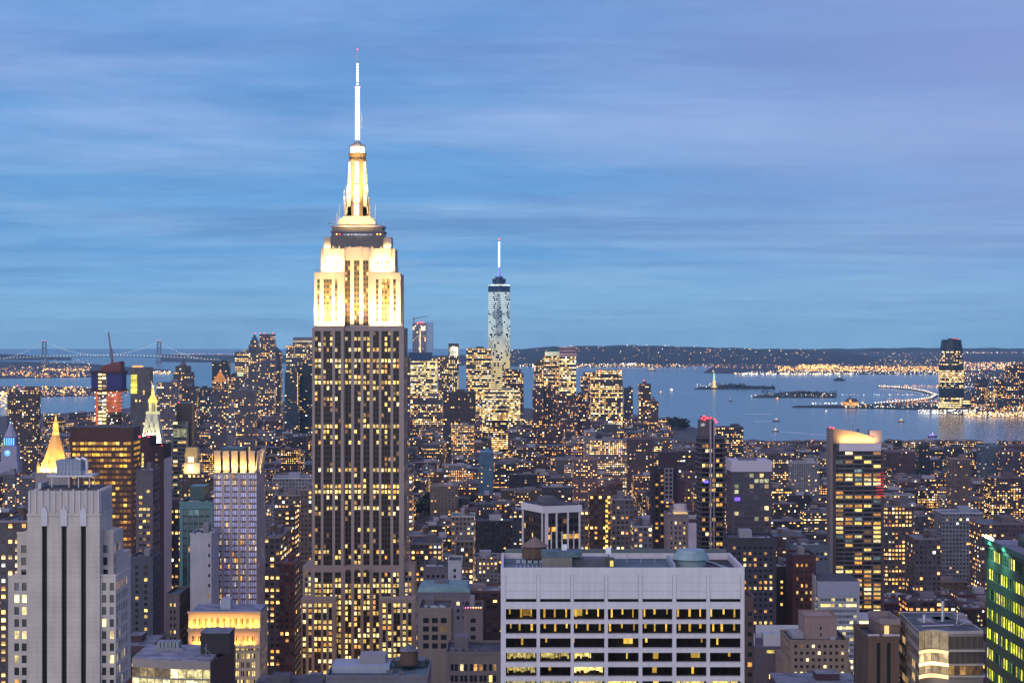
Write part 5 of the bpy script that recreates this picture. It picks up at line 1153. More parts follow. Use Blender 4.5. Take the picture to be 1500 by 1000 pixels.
hills([(690, 524), (720, 516), (745, 513), (775, 510), (815, 507.5), (870, 506.5), (925, 505.5), (980, 507), (1050, 509), (1130, 511), (1215, 514), (1260, 520), (1300, 527)], 18300, 2600, WOODS)
hills([(240, 530), (275, 524), (340, 522.5), (420, 524), (520, 522), (640, 521), (700, 520)], 19000, 1300, WOODS, amp=2)
hills([(1040, 518), (1120, 512.5), (1220, 511), (1340, 509.5), (1450, 510), (1560, 511), (1700, 514)], 27500, 2500, WOODS, amp=4)
hills([(-150, 524), (-40, 519), (20, 519), (70, 522), (105, 531)], 19500, 900, WOODS, amp=2)

# ------------------------------------------------------------------ far lights, boats, islands, bridge
LCOL = [glow((1, .40, .07), 2.4), glow((1, .60, .20), 2.5), glow((1, .88, .66), 3.0), glow((1, .34, .12), 1.8), glow((.8, .95, 1), 2.4)]
def lights(name, zones):
    m = MB()
    for (p0, p1, y0, y1, n, s, cm, z) in zones:
        for _ in range(int(n * 2.2)):
            py = random.uniform(y0, y1); p = random.uniform(p0, p1); Y = GY(py, z)
            r = s * random.choice((.55, .7, .9, 1.3)) * Y / F * .5
            m.octa((X(p, Y), Y, z + random.uniform(0, 2)), r, random.choice(cm), random.choice((1, .7)))
    m.build(name, LCOL, kind='stuff')
A_, B_, C_ = (0, 0, 1), (0, 1, 1, 2), (1, 2, 2, 4)
lights('far_shore_lights', [(0, 50, 574, 600, 60, 2.4, (1, 2, 0), 14), (0, 185, 566, 580, 70, 1.7, (0, 0, 1), 8), (20, 190, 567, 575, 10, 3.2, (0, 1), 8), (60, 130, 540, 543, 26, 1.8, (0, 1), 12), (0, 135, 536, 552, 95, 1.2, (0, 0, 1, 3), 9), (0, 125, 545, 552, 45, 2.0, A_, 9), (60, 135, 526, 540, 30, 1.0, B_, 9), (0, 128, 566, 583, 60, 1.5, (0, 1, 2, 3), 8), (0, 40, 574, 584, 18, 3.0, (1, 2), 9), (212, 250, 543.5, 547, 36, 1.5, (0, 1, 2), 6), (135, 180, 540, 552, 14, 1.1, A_, 9)])
lights('far_shore_lights', [(250, 345, 518.3, 519, 40, .8, (0, 3), 62), (760, 1010, 533, 538, 95, 1.4, (0, 1, 2), 8), (850, 945, 527, 536, 80, 1.3, (1, 2, 0), 10), (905, 945, 528, 534, 22, 2.4, (2, 1), 12), (600, 720, 531, 537, 25, 1.2, A_, 8)])
lights('harbour_lights', [(1140, 1390, 536.5, 543.5, 420, 1.6, (0, 0, 1, 1), 9), (1090, 1390, 543, 549, 150, 1.2, C_, 8), (1075, 1250, 546.5, 548.6, 80, 1.6, (1, 2), 6), (1000, 1150, 533, 539, 50, 1.1, (0, 1, 3), 9), (1190, 1390, 526, 537, 90, 1.1, B_, 9), (1170, 1230, 534, 539, 60, 2.0, (0, 1), 9), (1400, 1510, 512.5, 517, 90, 1.2, (0, 1, 2), 10), (1230, 1390, 513, 526, 40, 1.0, B_, 10), (1408, 1510, 530, 542, 190, 1.6, (0, 1, 2, 3), 10), (1300, 1390, 512.5, 514, 22, 1.4, C_, 10), (1412, 1510, 545, 575, 130, 1.3, B_, 10)])
lights('waterfront_lights', [(1345, 1430, 600, 606, 90, 1.5, C_, 5), (1412, 1510, 604, 611, 170, 1.5, (0, 1, 1, 2), 5), (1420, 1510, 586, 604, 150, 1.4, (0, 1, 2), 8), (1300, 1385, 585, 592, 60, 1.2, (0, 0, 3), 5), (1232, 1385, 592, 597, 45, 1.4, C_, 6), (1232, 1380, 577.5, 579, 24, 1.2, C_, 6), (1290, 1385, 564, 568, 46, 1.1, (0, 0, 1), 5), (1190, 1240, 590, 592, 14, 1.5, (2, 4), 6), (1100, 1225, 576, 581.5, 16, 1.1, (1, 2), 6), (1020, 1060, 562, 568, 8, 1.1, (1, 2), 7)])
m = MB()
for a, b in zip(pc, pc[1:]):
    for k in range(7): t = k / 7; c = (a[0] + (b[0] - a[0]) * t, a[1] + (b[1] - a[1]) * t); m.octa((c[0], c[1], 8), 2.7, 1 if k % 2 else 2)
m.build('causeway_lights', LCOL, kind='stuff')
# hillside lights on the far hills
m = MB()
prof = [(690, 524), (720, 516), (745, 513), (775, 510), (815, 507.5), (870, 506.5), (925, 505.5), (980, 507), (1050, 509), (1130, 511), (1215, 514)]
for _ in range(150):
    p = random.uniform(745, 1215); f = random.uniform(.03, .36) if random.random() < .7 else random.uniform(.03, .46); Y = 15700 + 5200 * f; y = HY + (CAMZ - (12 + (Z(hillz(prof, p), 18300) - 2) * sin(pi * f) ** .8)) / Y * F
    m.octa((X(p, Y), Y, Z(y, Y)), Y / F * random.choice((.35, .5, .7)), random.choice((0, 0, 1, 2)))
m.build('hillside_lights', LCOL, kind='stuff')

BW = metal((.16, .2, .25), .6, .2)
def bridge():
    Y = 17500.0; px = lambda p: X(p, Y); zz = lambda y: Z(y, Y); u = Y / F
    t = thing('suspension_bridge', 'long grey suspension bridge with two towers and strings of white cable lights', 'bridge', (px(149), Y, 0))
    for p in (65, 233):
        m = MB()
        for d in (-2.3, 2.3): m.box(px(p + d) - .9 * u, px(p + d) + .9 * u, Y - 8, Y + 8, -.3, zz(499.5))
        for y in (500, 509): m.box(px(p) - 2.3 * u, px(p) + 2.3 * u, Y - 6, Y + 6, zz(y + 1.6), zz(y))
        m.box(px(p) - 5 * u, px(p) + 5 * u, Y - 20, Y + 20, -.3, 9)
        o = m.build('bridge_tower', BW, t)
        for d in (-2.2, 2.2): beacon(o, px(p + d), Y - 9, zz(499), .75 * u)
    def deck(p): return 525.6 - 4.6 * (1 - ((p - 149) / 150) ** 2) if -1 < p < 299 else 526.6
    pts = [(-60, 529)] + [(p, deck(p)) for p in range(0, 300, 25)] + [(350, 528)]
    m = MB()
    for (a, ya), (b, yb) in zip(pts, pts[1:]): m.hexa([(px(a), Y - 14, zz(ya) - 8), (px(b), Y - 14, zz(yb) - 8), (px(b), Y + 14, zz(yb) - 8), (px(a), Y + 14, zz(ya) - 8)], [(px(a), Y - 14, zz(ya)), (px(b), Y - 14, zz(yb)), (px(b), Y + 14, zz(yb)), (px(a), Y + 14, zz(ya))])
    m.build('deck', BW, t)
    def cab(p):
        if p < 65: k = (65 - p) / 62; return 500 + 26 * k + 3.0 * sin(pi * min(k, 1))
        if p > 233: k = (p - 233) / 60; return 500 + 25 * k + 3 * sin(pi * min(k, 1)) + 1 * k
        k = (p - 149) / 84; return 500 + 20.3 * (1 - k * k)
    m = MB(); l = MB(); ps = [3 + 3.7 * i for i in range(79)]
    for a, b in zip(ps, ps[1:]): m.tube((px(a), Y, zz(cab(a))), (px(b), Y, zz(cab(b))), 1.4, 4)
    for a in ps: l.octa((px(a), Y, zz(cab(a))), 3.9, 0)
    m.build('cable', BW, t); l.build('cable_light', glow((.85, .95, 1), 1.7), t, kind='stuff')
    l = MB()
    for i in range(66): a = 1 + 4.9 * i; l.octa((px(a), Y - 15, zz(deck(min(a, 298)) if a < 298 else 526.6) + 6), 3.6, 0)
    l.build('deck_light', glow((1, .85, .6), 2.2), t, kind='stuff')
bridge()

HULL = metal((.05, .06, .09), .5, .1); BWH = stone((.55, .55, .58), .6, .1); SAIL = stone((.62, .62, .66), .8, .05)
def boat(p, py, L, label, kind='ferry', glowm=None, name='boat'):
    Y = GY(py); u = Y / F; x = X(p, Y); l = L * u / 2
    t = thing(name, label, 'boat', (x, Y, 0)); w = l * .32
    m = MB(); m.k = {}; o = [(-l, -w), (l * .6, -w), (l, 0), (l * .6, w), (-l, w)]
    m.hexa([(x + a * .9, Y + b * .8, -.3) for a, b in o], [(x + a, Y + b, l * .16 + .8) for a, b in o]); m.build('hull', HULL, t); d = l * .16 + .8
    if kind == 'sail':
        m = MB(); m.tube((x, Y, d), (x, Y, d + l * 2.3), l * .03, 5); m.build('mast', BWH, t)
        m = MB(); m.k = {}; m.hexa([(x - l * .75, Y - .1, d + l * .25), (x - l * .04, Y - .1, d + l * .25), (x - l * .04, Y + .1, d + l * .25), (x - l * .75, Y + .1, d + l * .25)], [(x - l * .1, Y - .1, d + l * 2.2), (x - l * .04, Y - .1, d + l * 2.2), (x - l * .04, Y + .1, d + l * 2.2), (x - l * .1, Y + .1, d + l * 2.2)]); m.build('sail', SAIL, t)
    else:
        m = MB(); m.box(x - l * .7, x + l * .45, Y - w * .7, Y + w * .7, d + .003, d + l * .24); m.build('cabin', glowm or BWH, t)
        m = MB(); m.box(x - l * .1, x + l * .25, Y - w * .5, Y + w * .5, d + l * .243, d + l * .42); m.build('wheelhouse', BWH, t)
        m = MB(); m.octa((x, Y, d + l * .5), u * .75); m.build('lamp', glow((1, .8, .5), 3), t)
boat(1136, 631.5, 10, 'lit white ferry trailing a long straight wake', glowm=lit((1, .72, .45), .9))
boat(1137, 617, 11, 'dark tugboat with a pale wheelhouse beyond the wake of the lit ferry')
boat(1320, 617.5, 10, 'small dark boat with cabin lights before the lit waterfront', glowm=lit((1, .6, .35), .6)); boat(1366, 639.5, 14, 'purple-lit party boat close to the near shore', glowm=glow((.35, .2, 1), 1.2))
boat(1210.5, 603, 4, 'tiny white motorboat in open water below the terminal', glowm=LCOL[2]); boat(984, 572, 7, 'white speedboat with a curved wake left of the statue island', glowm=LCOL[2]); boat(968, 575, 4, 'tiny orange-lit boat near the downtown towers', glowm=LCOL[0])
boat(1070, 587, 6, 'sailboat with one raised pale sail below the statue island', 'sail', name='sailboat'); boat(1107, 580, 4, 'distant white sailboat between the two wooded islands', 'sail', name='sailboat')
boat(1139, 585, 7, 'low dark boat just under the second island', glowm=LCOL[3]); boat(955, 543, 14, 'long cargo ship with deck lights before the far hills', name='ship', glowm=lit((1, .7, .4), .9)); boat(1230, 557, 18, 'long dark unlit barge off the lit harbour shore', name='barge', glowm=HULL)
WK = stone((.75, .78, .8), .6, .2, .3, 'foam')
for pts, w in (([(1142, 632), (1175, 634), (1215, 637.6)], 5), ([(988, 572.5), (1002, 575.5), (1018, 576.5)], 8), ([(1104, 617), (1131, 617)], 5), ([(1297, 644), (1345, 647)], 6), ([(1090, 606), (1130, 606.5)], 5)):
    m = MB(); q = [(X(p, GY(y)), GY(y)) for p, y in pts]
    for i, (a, b) in enumerate(zip(q, q[1:])): m.box(0, 0, 0, 0, 0, 0) if 0 else m.prism([(a[0], a[1] - w * 1.8), (b[0], b[1] - w * 2.2), (b[0], b[1] + w * 2.2), (a[0], a[1] + w * 1.8)], .01, .06)
    m.build('wake', WK, kind='stuff')

LEAF = ground_mat((.010, .016, .014), (.035, .045, .03), 'foliage', .2)
def crown(m, x, y, z, r, h, n):
    for _ in range(n):
        a, b = random.uniform(0, 6.28), random.uniform(-1, 1); q = random.random() ** .5 * sqrt(max(0, 1 - b * b))
        m.k = {}; c = (x + r * q * cos(a), y + r * q * sin(a), z + h * .5 * (1 + b)); s = r * random.uniform(.18, .34); d = [random.uniform(-1, 1) for _ in range(6)]
        m.face([(c[0] - s, c[1] - s * d[0], c[2] + s * d[1]), (c[0] + s * d[2], c[1] + s, c[2] - s * d[3]), (c[0] + s, c[1] - s * d[4], c[2] + s * d[5])], 0)
        m.face([(c[0] - s * d[3], c[1] - s, c[2] - s * d[1]), (c[0] + s, c[1] + s * d[0], c[2] + s * .6), (c[0] - s * d[5], c[1] + s, c[2] + s * d[2])], 0)
def woods(name, zones):
    m = MB()
    for (p0, p1, y0, y1, n, rpx, z) in zones:
        for _ in range(n):
            y = random.uniform(y0, y1); Y = GY(y, z); r = rpx * Y / F * random.uniform(.7, 1.3); crown(m, X(random.uniform(p0, p1), Y), Y, z, r, r * 1.5, 26)
    m.build(name, LEAF, kind='stuff')
woods('island_woods', [(1044, 1092, 564, 568, 60, 2.0, 4), (1085, 1134, 566, 569.5, 50, 1.4, 4), (1030, 1045, 567, 569, 12, .8, 4), (1116, 1225, 574, 579, 70, 1.5, 3), (1230, 1300, 592, 596, 60, 1.2, 2), (1165, 1230, 595, 597, 30, .7, 2)])
def statue():
    Y = GY(568, 4) + 60; p = 1046; u = Y / F; x = X(p, Y); zz = lambda y: Z(y, Y); L1 = stone((.42, .34, .22), .8, .15); G = stone((.16, .30, .25), .7, .15)
    t = thing('statue', 'floodlit green robed statue with raised torch on a stone pedestal', 'statue', (x, Y, 4))
    m = MB(); m.lathe(x, Y, [(3, 5.0 * u), (zz(565.5), 4.8 * u)], 11); m.frus((x - 2.7 * u, x + 2.7 * u, Y - 8, Y + 8), zz(565.4), (x - 2.0 * u, x + 2.0 * u, Y - 6.5, Y + 6.5), zz(557)); m.build('pedestal', L1, t)
    m = MB(); m.lathe(x, Y, [(zz(556.9), 1.75 * u), (zz(552), 1.45 * u), (zz(548.5), 1.25 * u), (zz(547.3), .6 * u), (zz(546.8), .55 * u), (zz(545.8), .62 * u), (zz(545), .4 * u)], 10)
    m.tube((x - .9 * u, Y, zz(548.3)), (x - 1.35 * u, Y, zz(543.8)), .33 * u, 6); m.build('figure', G, t)
    m = MB(); m.octa((x - 1.35 * u, Y, zz(543)), .8 * u); m.build('torch', glow((1, .75, .3), 3), t)
    flood(t, (x, Y - 60, 8), (x, Y, 45), 12, 6, 45000, (1, .78, .42), fixture=False); flood(t, (x, Y - 40, 46), (x, Y, 85), 10, 6, 35000, (.8, 1, .75), fixture=False)
statue()
def terminal():
    Y = 6830.0; u = Y / F; px = lambda p: X(p, Y); zz = lambda y: Z(y, Y)
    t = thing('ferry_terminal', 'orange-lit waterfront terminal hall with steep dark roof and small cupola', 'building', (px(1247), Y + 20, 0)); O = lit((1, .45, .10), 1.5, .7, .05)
    m = MB(); m.box(px(1236), px(1257.5), Y, Y + 45, 1, zz(589)); m.build('hall', O, t)  # hall and gable carry the orange light as their own glow
    m = MB(); m.hexa([(px(1240), Y + 3, zz(589)), (px(1258), Y + 3, zz(589)), (px(1258), Y + 42, zz(589)), (px(1240), Y + 42, zz(589))], [(px(1243), Y + 20, zz(583.6)), (px(1256), Y + 20, zz(583.6)), (px(1256), Y + 24, zz(583.6)), (px(1243), Y + 24, zz(583.6))]); m.build('roof', stone((.05, .06, .08)), t)
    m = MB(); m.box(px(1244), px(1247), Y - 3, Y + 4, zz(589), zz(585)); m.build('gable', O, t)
    m = MB(); m.lathe(px(1246.5), Y + 20, [(zz(583.5), .9 * u), (zz(580.5), .8 * u), (zz(577), .05 * u)], 8); m.build('cupola', stone((.07, .07, .09)), t)
    for i, p in enumerate((1263.5,)): beacon(t, px(p), Y, zz(589.5), 1.4 * u, 'lamp', LCOL[1])
terminal()

# ------------------------------------------------------------------ distant towers
def AD(col, Y, lf=.25, ww=.6, wh=.5, warm=.5, kb=2.7, kf=3.0): return AT(col, max(3.2, kb * Y / F), max(3.3, kf * Y / F), lf, ww, wh, warm)
BRN, GRY, DRK, TAN, LAV, SLT, PNK = (.10, .06, .055), (.17, .16, .18), (.035, .035, .05), (.22, .18, .16), (.24, .22, .27), (.08, .09, .13), (.24, .15, .15)
def tallest_far():
    Y = 5890.0; u = Y / F; cx = X(731, Y); cyy = Y + 31; h = 16 * u; z0, z1 = 57.0, Z(416, Y); B = [(cx - h, cyy - h), (cx + h, cyy - h), (cx + h, cyy + h), (cx - h, cyy + h)]; T = [(cx, cyy - h), (cx + h, cyy), (cx, cyy + h), (cx - h, cyy)]
    t = thing('glass_skyscraper', 'tallest downtown glass tower with chamfered corners and white-lit spire', 'skyscraper', (cx, cyy, 0))
    gm, nt, b = newmat('bright_curtain_wall'); uv = nt.nodes.new('ShaderNodeUVMap'); uv.uv_map = 'UVMap'; uu, vv, _ = SEP(nt, uv.outputs[0])
    fl = M_(nt, 'FLOOR', M_(nt, 'DIVIDE', vv, 6.2)); ff = M_(nt, 'FRACT', M_(nt, 'DIVIDE', vv, 6.2)); wn = nt.nodes.new('ShaderNodeTexWhiteNoise'); wn.noise_dimensions = '2D'
    nt.links.new(COMB(nt, M_(nt, 'FLOOR', M_(nt, 'DIVIDE', uu, 5.0)), fl), wn.inputs['Vector']); nz = NOISE(nt, COMB(nt, M_(nt, 'MULTIPLY', uu, .03), M_(nt, 'MULTIPLY', vv, .022)), 1.0, 4, .6)
    lv = RANGE(nt, nz, .30, .52); up = RANGE(nt, vv, 250, 262, 1, 1); on = M_(nt, 'MULTIPLY', M_(nt, 'LESS_THAN', ff, .55), M_(nt, 'LESS_THAN', wn.outputs['Value'], M_(nt, 'ADD', M_(nt, 'MULTIPLY', lv, .35), .55)))
    dark = M_(nt, 'MULTIPLY', M_(nt, 'GREATER_THAN', vv, 323.0), M_(nt, 'LESS_THAN', vv, 341.0)); on = M_(nt, 'MULTIPLY', on, M_(nt, 'SUBTRACT', 1.0, dark))
    top = M_(nt, 'GREATER_THAN', vv, 341.0); st = M_(nt, 'ADD', M_(nt, 'MULTIPLY', on, M_(nt, 'ADD', M_(nt, 'MULTIPLY', lv, .75), .35)), M_(nt, 'MULTIPLY', top, .35)); ctr = M_(nt, 'MULTIPLY', M_(nt, 'MULTIPLY', RANGE(nt, M_(nt, 'ABSOLUTE', uu), 7, 17, 1, 0), RANGE(nt, vv, 150, 215)), M_(nt, 'LESS_THAN', vv, 318.0)); st = M_(nt, 'MULTIPLY', st, M_(nt, 'SUBTRACT', 1.0, M_(nt, 'MULTIPLY', ctr, .6)))
    nt.links.new(MIX(nt, RANGE(nt, vv, 80, 240), (1, .74, .30), (.74, .90, .86)), b.inputs['Emission Color']); nt.links.new(st, b.inputs['Emission Strength']); b.inputs['Base Color'].default_value = (.03, .06, .12, 1); b.inputs['Roughness'].default_value = .12; b.inputs['Metallic'].default_value = .3; gm.cycles.emission_sampling = 'NONE'
    m = MB(); at = AD((.1, .1, .1), Y)
    for i in range(4):
        j = (i + 1) % 4; m.face([(*B[i], z0), (*B[j], z0), (*T[i], z1)], 0, [(-h, 0), (h, 0), (0, z1 - z0)], at, False)
        k = (i - 1) % 4; m.face([(*B[i], z0), (*T[i], z1), (*T[k], z1)], 0, [(200 - 0, 0), (200 + h * .7, z1 - z0), (200 - h * .7, z1 - z0)], at, False)
    m.face([(*q, z1) for q in T], 0, None, at, False); m.build('curtain_wall', gm, t)
    m = MB(); m.box(cx - h, cx + h, cyy - h, cyy + h, 0, z0 - .01); m.build('podium', stone((.3, .3, .32)), t)
    m = MB(); m.lathe(cx, cyy, [(z1 + .01, 8 * u), (z1 + 4, 8 * u), (z1 + 4.1, 10 * u), (Z(408, Y), 10 * u), (Z(407.9, Y), 6 * u), (Z(405, Y), 6 * u)], 16); m.build('ring_platform', metal((.04, .06, .14)), t)
    m = MB(); m.lathe(cx, cyy, [(Z(405, Y) + .01, 3.6 * u), (Z(391, Y), 1.3 * u)], 8); m.build('mast_base', lit((.25, .38, 1), .7, .6, .1), t)
    m = MB(); m.lathe(cx, cyy, [(Z(391, Y) + .01, 1.1 * u), (Z(351, Y), .75 * u)], 8); sp = m.build('spire', metal((.5, .5, .55)), t)
    m = MB(); y = 390.0
    while y > 353: m.lathe(cx, cyy, [(Z(y, Y), 1.5 * u), (Z(y - 2.3, Y), 1.2 * u)], 8); y -= 3.4
    m.build('spire_light', glow((.9, .95, 1), 2.6), sp); beacon(t, cx, cyy, Z(349.5, Y), 1.3 * u)
    reg(715, 747, 350, 585, Y, 62); LAND.append(('the tallest downtown tower', 731, 500, Y))
tallest_far()
def dome(t, p, Y, y0, y1, r, mat, n=8, name='dome', pw=.6):
    m = MB(); u = Y / F; k = 6
    m.lathe(X(p, Y), Y + 12, [(Z(y0 + (y1 - y0) * i / k, Y), r * u * (1 - i / k) ** pw + .02) for i in range(k + 1)], n, 0, pi / n); return m.build(name, mat, t)
def pyr(t, x0, x1, Y, D, y0, y1, mat, name='pyramid_roof', f=.03):
    m = MB(); a, b = X(x0, Y), X(x1, Y); c = (a + b) / 2; w = (b - a) * f; cy_ = Y + D / 2; m.frus((a, b, Y, Y + D), Z(y0, Y), (c - w, c + w, cy_ - w, cy_ + w), Z(y1, Y), 0); return m.build(name, mat, t)
GOLD = stone((.55, .38, .13), .5, .2, .4)
# left cluster
t, *_ = block('downtown_tower', 'pale grid-fronted office tower leftmost of the downtown cluster', 'tower', 344, 364, 515, 6000, 50, AD(GRY, 6000, .55, .7, .4), yb=560); dome(t, 357, 6000, 515, 511, 4, lit((1, .8, .5), .7), 10)
t, *_ = block('downtown_tower', 'slender tower with pointed dark spire roof, red beacon at the tip', 'tower', 364, 381, 505, 5900, 40, AD(GRY, 5900, .2), yb=580, bulkhead=False, tiers=((366.5, 377.5, 499, 5),)); pyr(t, 367.5, 376.5, 5905, 30, 499, 489, stone((.05, .08, .12))); beacon(t, X(372, 5900), 5920, Z(488, 5900), 2.2)
t, *_ = block('downtown_tower', 'tall flat-topped residential tower dotted with red corner beacons', 'tower', 380, 401, 489, 5600, 45, AD((.17, .16, .19), 5600, .32, .5, .55, .4), yb=600, bulkhead=False, short='the flat-topped downtown tower')
for p in (381, 387, 400): beacon(t, X(p, 5600), 5600, Z(488, 5600), 1.8)
t, *_ = block('downtown_tower', 'dark downtown tower with a sloped pitched roof', 'tower', 401, 411, 516, 5800, 45, AD((.10, .10, .13), 5800, .22), yb=580, bulkhead=False); m = MB(); Y = 5800; a, b = X(401, Y), X(411, Y); m.hexa([(a, Y, Z(516, Y)), (b, Y, Z(516, Y)), (b, Y + 45, Z(516, Y)), (a, Y + 45, Z(516, Y))], [(a, Y, Z(506, Y)), (a + .5, Y, Z(506, Y)), (a + .5, Y + 45, Z(506, Y)), (a, Y + 45, Z(506, Y))]); m.build('sloped_roof', stone((.04, .07, .10)), t)
t, *_ = block('downtown_tower', 'broad stepped office tower with bright windows beside the tallest tower', 'tower', 419, 457, 506, 6100, 50, AD(GRY, 6100, .5, .55, .5), yb=545, tiers=((429, 457, 501, 4),), bulkhead=False); m = MB(); m.box(X(429, 6100), X(457, 6100), 6104, 6140, Z(498.5, 6100), Z(494, 6100)); m.build('crown', stone((.14, .13, .17)), t); m = MB(); m.box(X(430, 6100), X(456.5, 6100), 6105, 6140, Z(501, 6100), Z(498.5, 6100)); m.build('lit_band', lit((1, .8, .45), .9, .4, .05), t)
block('downtown_tower', 'dark teal slab standing against the left side of the tallest tower', 'tower', 434, 458, 535, 4600, 50, AD((.025, .05, .07), 4600, .06, .8, .3, .6), yb=600)
t, *_ = block('downtown_tower', 'teal glass block outlined by one column of corner lights', 'tower', 417, 436.5, 545, 4550, 40, AD((.05, .09, .12), 4550, .10, .8, .3, .6), yb=600); m = MB()
for k in range(24): m.octa((X(436, 4549), 4548, Z(546 + k * 2, 4549)), 1.0)
m.build('corner_light', LCOL[1], t, kind='stuff')
block('downtown_tower', 'black office block behind the orange pyramid roof', 'tower', 310.5, 335, 530, 6000, 40, AD(DRK, 6000, .14, .8, .3), yb=555)
t, *_ = block('stepped_tower', 'grey setback tower with a glowing orange pyramid roof', 'tower', 308, 333, 577, 3300, 36, AD((.17, .15, .18), 3300, .14), yb=640, bulkhead=False, tiers=((311, 331, 559, 4),), short='the orange-pyramid tower'); pyr(t, 312, 329.5, 3305, 26, 559, 543, lit((1, .35, .03), 1.1, .4, .1)); beacon(t, X(320.8, 3305), 3318, Z(542, 3305), .8, 'finial', LCOL[0])  # light on the pyramid roof put in as the roof's own glow
m = MB()
for k in range(6): m.box(X(313 + k * 2.8, 3303), X(314.2 + k * 2.8, 3303), 3303, 3303.9, Z(570, 3303), Z(565.5, 3303))
m.build('arcade_window', lit((1, .5, .2), .7), t)
t, *_ = block('stepped_tower', 'slim grey tower with a pale green lit lantern under a gilded finial', 'tower', 343, 358, 551, 4300, 30, AD(GRY, 4300, .15), yb=600, bulkhead=False); m = MB(); m.box(X(347.5, 4300), X(354.5, 4300), 4305, 4320, Z(551, 4300), Z(545, 4300)); m.build('lantern', lit((.9, 1, .55), 1.3, .3), t); dome(t, 351, 4300, 545, 535, 2.4, GOLD, 8, 'finial', 1.2)
block('municipal_building', 'broad grey stone block with a green copper roofline', 'building', 336, 373, 572, 3000, 30, AD((.20, .17, .20), 3000, .18), yb=640, roof=3); block('residential_tower', 'narrow white and blue slab with vertical lit stack', 'building', 331.5, 342.5, 594, 2600, 22, AD((.30, .30, .38), 2600, .25), yb=640)
t, *_ = block('residential_tower', 'brown stepped residential tower with domed top over the lower rooftops', 'tower', 254, 281, 545, 4800, 40, AD((.14, .10, .11), 4800, .12), yb=600, bulkhead=False, tiers=((257, 277, 536, 5),)); dome(t, 267, 4800, 536, 528, 5.5, stone((.12, .09, .10)), 8)
block('residential_tower', 'wide grey apartment slab before the domed brown tower', 'building', 229, 262, 560, 3500, 30, AD(LAV, 3500, .22), yb=640); block('residential_tower', 'lower grey apartment slab adjoining the wide grey slab', 'building', 262, 288, 566, 3600, 30, AD(GRY, 3600, .16), yb=640)
block('office_tower', 'dark office tower with a few amber floors left of the orange pyramid', 'tower', 288, 309, 568, 5200, 40, AD(DRK, 5200, .25), yb=600)
block('downtown_tower', 'lit brown tower between the green lantern and the orange pyramid', 'tower', 333, 344, 549, 5400, 30, AD(BRN, 5400, .5), yb=580)
t, *_ = block('residential_tower', 'twin-slab brown apartment tower at the left with a bulkhead', 'tower', 10.5, 53.5, 571, 3000, 26, AD((.13, .085, .09), 3000, .22, .5, .5), yb=690); beacon(t, X(25, 3000), 3003, Z(564, 3000), 1); 
t, *_ = block('striped_tower', 'pale ribbed tower with a blazing yellow strip of floors', 'tower', 191, 219, 538, 2900, 30, AT((.20, .18, .21), 6, 3.4, .05, .4, .9), yb=640, bulkhead=False, short='the yellow-strip tower'); m = MB()
for k in range(14): m.box(X(191.8, 2899), X(200.6, 2899), 2898, 2899.6, Z(576 - k * 2, 2899), Z(574.7 - k * 2, 2899))
m.build('lit_strip', lit((1, .85, .10), 1.8, .4, .2), t); m = MB(); m.box(X(193, 2900), X(206, 2900), 2904, 2920, Z(538, 2900), Z(535.5, 2900)); m.build('lit_penthouse', lit((1, .45, .12), 1, .6), t)
# downtown right of the tallest tower
t, *_ = block('construction_tower', 'tower under construction, blue netting over a brightly lit lower half', 'tower', 599, 640, 525, 5700, 50, AD((.30, .26, .18), 5700, .95, .86, .62, .8), yb=580, bulkhead=False, short='the netted construction tower'); Y = 5700
m = MB(); m.box(X(599, Y) - 1, X(632, Y) + 1, Y - 2, Y + 40, Z(528, Y), Z(516, Y)); m.build('netting', stone((.03, .06, .13)), t)
m = MB(); shell(m, X(604, Y), X(624, Y), Y + 5, Y + 40, Z(516, Y), Z(473, Y), AD((.42, .43, .54), Y, .16, .5, .5, .9)); m.build('core', [FAC, ROOFS[0]], t); m = MB(); m.box(X(624, Y), X(634, Y), Y + 8, Y + 40, Z(516, Y), Z(472, Y)); m.build('glass_wing', metal((.26, .36, .48), .35, .2), t)
m = MB(); m.box(X(614.6, Y), X(616.2, Y), Y + 3, Y + 4.9, Z(516, Y), Z(481, Y)); m.box(X(604.5, Y), X(607, Y), Y + 3, Y + 4.9, Z(483, Y), Z(478, Y)); m.box(X(617, Y), X(623, Y), Y + 3, Y + 4.9, Z(484, Y), Z(478, Y)); m.build('work_light', lit((1, .72, .42), 1.5, .5, .1), t)
for p in (612, 614.5, 617, 620): beacon(t, X(p, Y), Y + 3, Z(472.5, Y), 2.4)
m = MB(); m.tube((X(606, Y), Y + 10, Z(473, Y)), (X(606, Y), Y + 10, Z(465, Y)), 1.2, 5); m.tube((X(604, Y), Y + 10, Z(467, Y)), (X(627, Y), Y + 10, Z(462.5, Y)), .9, 5); m.build('crane', metal((.15, .07, .08)), t)
block('downtown_tower', 'grey office tower between the construction tower and the slim lit tower', 'tower', 642, 657, 523, 5800, 40, AD((.20, .19, .22), 5800, .3), yb=570)
t, *_ = block('downtown_tower', 'slim dark tower with white-lit top floors', 'tower', 657, 672, 503, 5700, 40, AD((.05, .07, .08), 5700, .55, .35, .8, .7), yb=575, bulkhead=False); m = MB(); m.box(X(659, 5700), X(671, 5700), 5698, 5699.9, Z(521, 5700), Z(508, 5700)); m.build('lit_crown', lit((1, .95, .7), 1.3, .8, .06), t)
block('downtown_tower', 'boxy glass tower glowing amber beside the tallest downtown tower', 'tower', 683, 719, 510, 5700, 46, AD((.10, .12, .11), 5700, .85, .8, .5, .5), yb=600); 
block('downtown_tower', 'brown rounded tower at the right foot of the tallest downtown tower', 'tower', 736, 767, 547, 5000, 50, AD(BRN, 5000, .4), yb=620, tiers=((740, 763, 541, 4),), bulkhead=False)
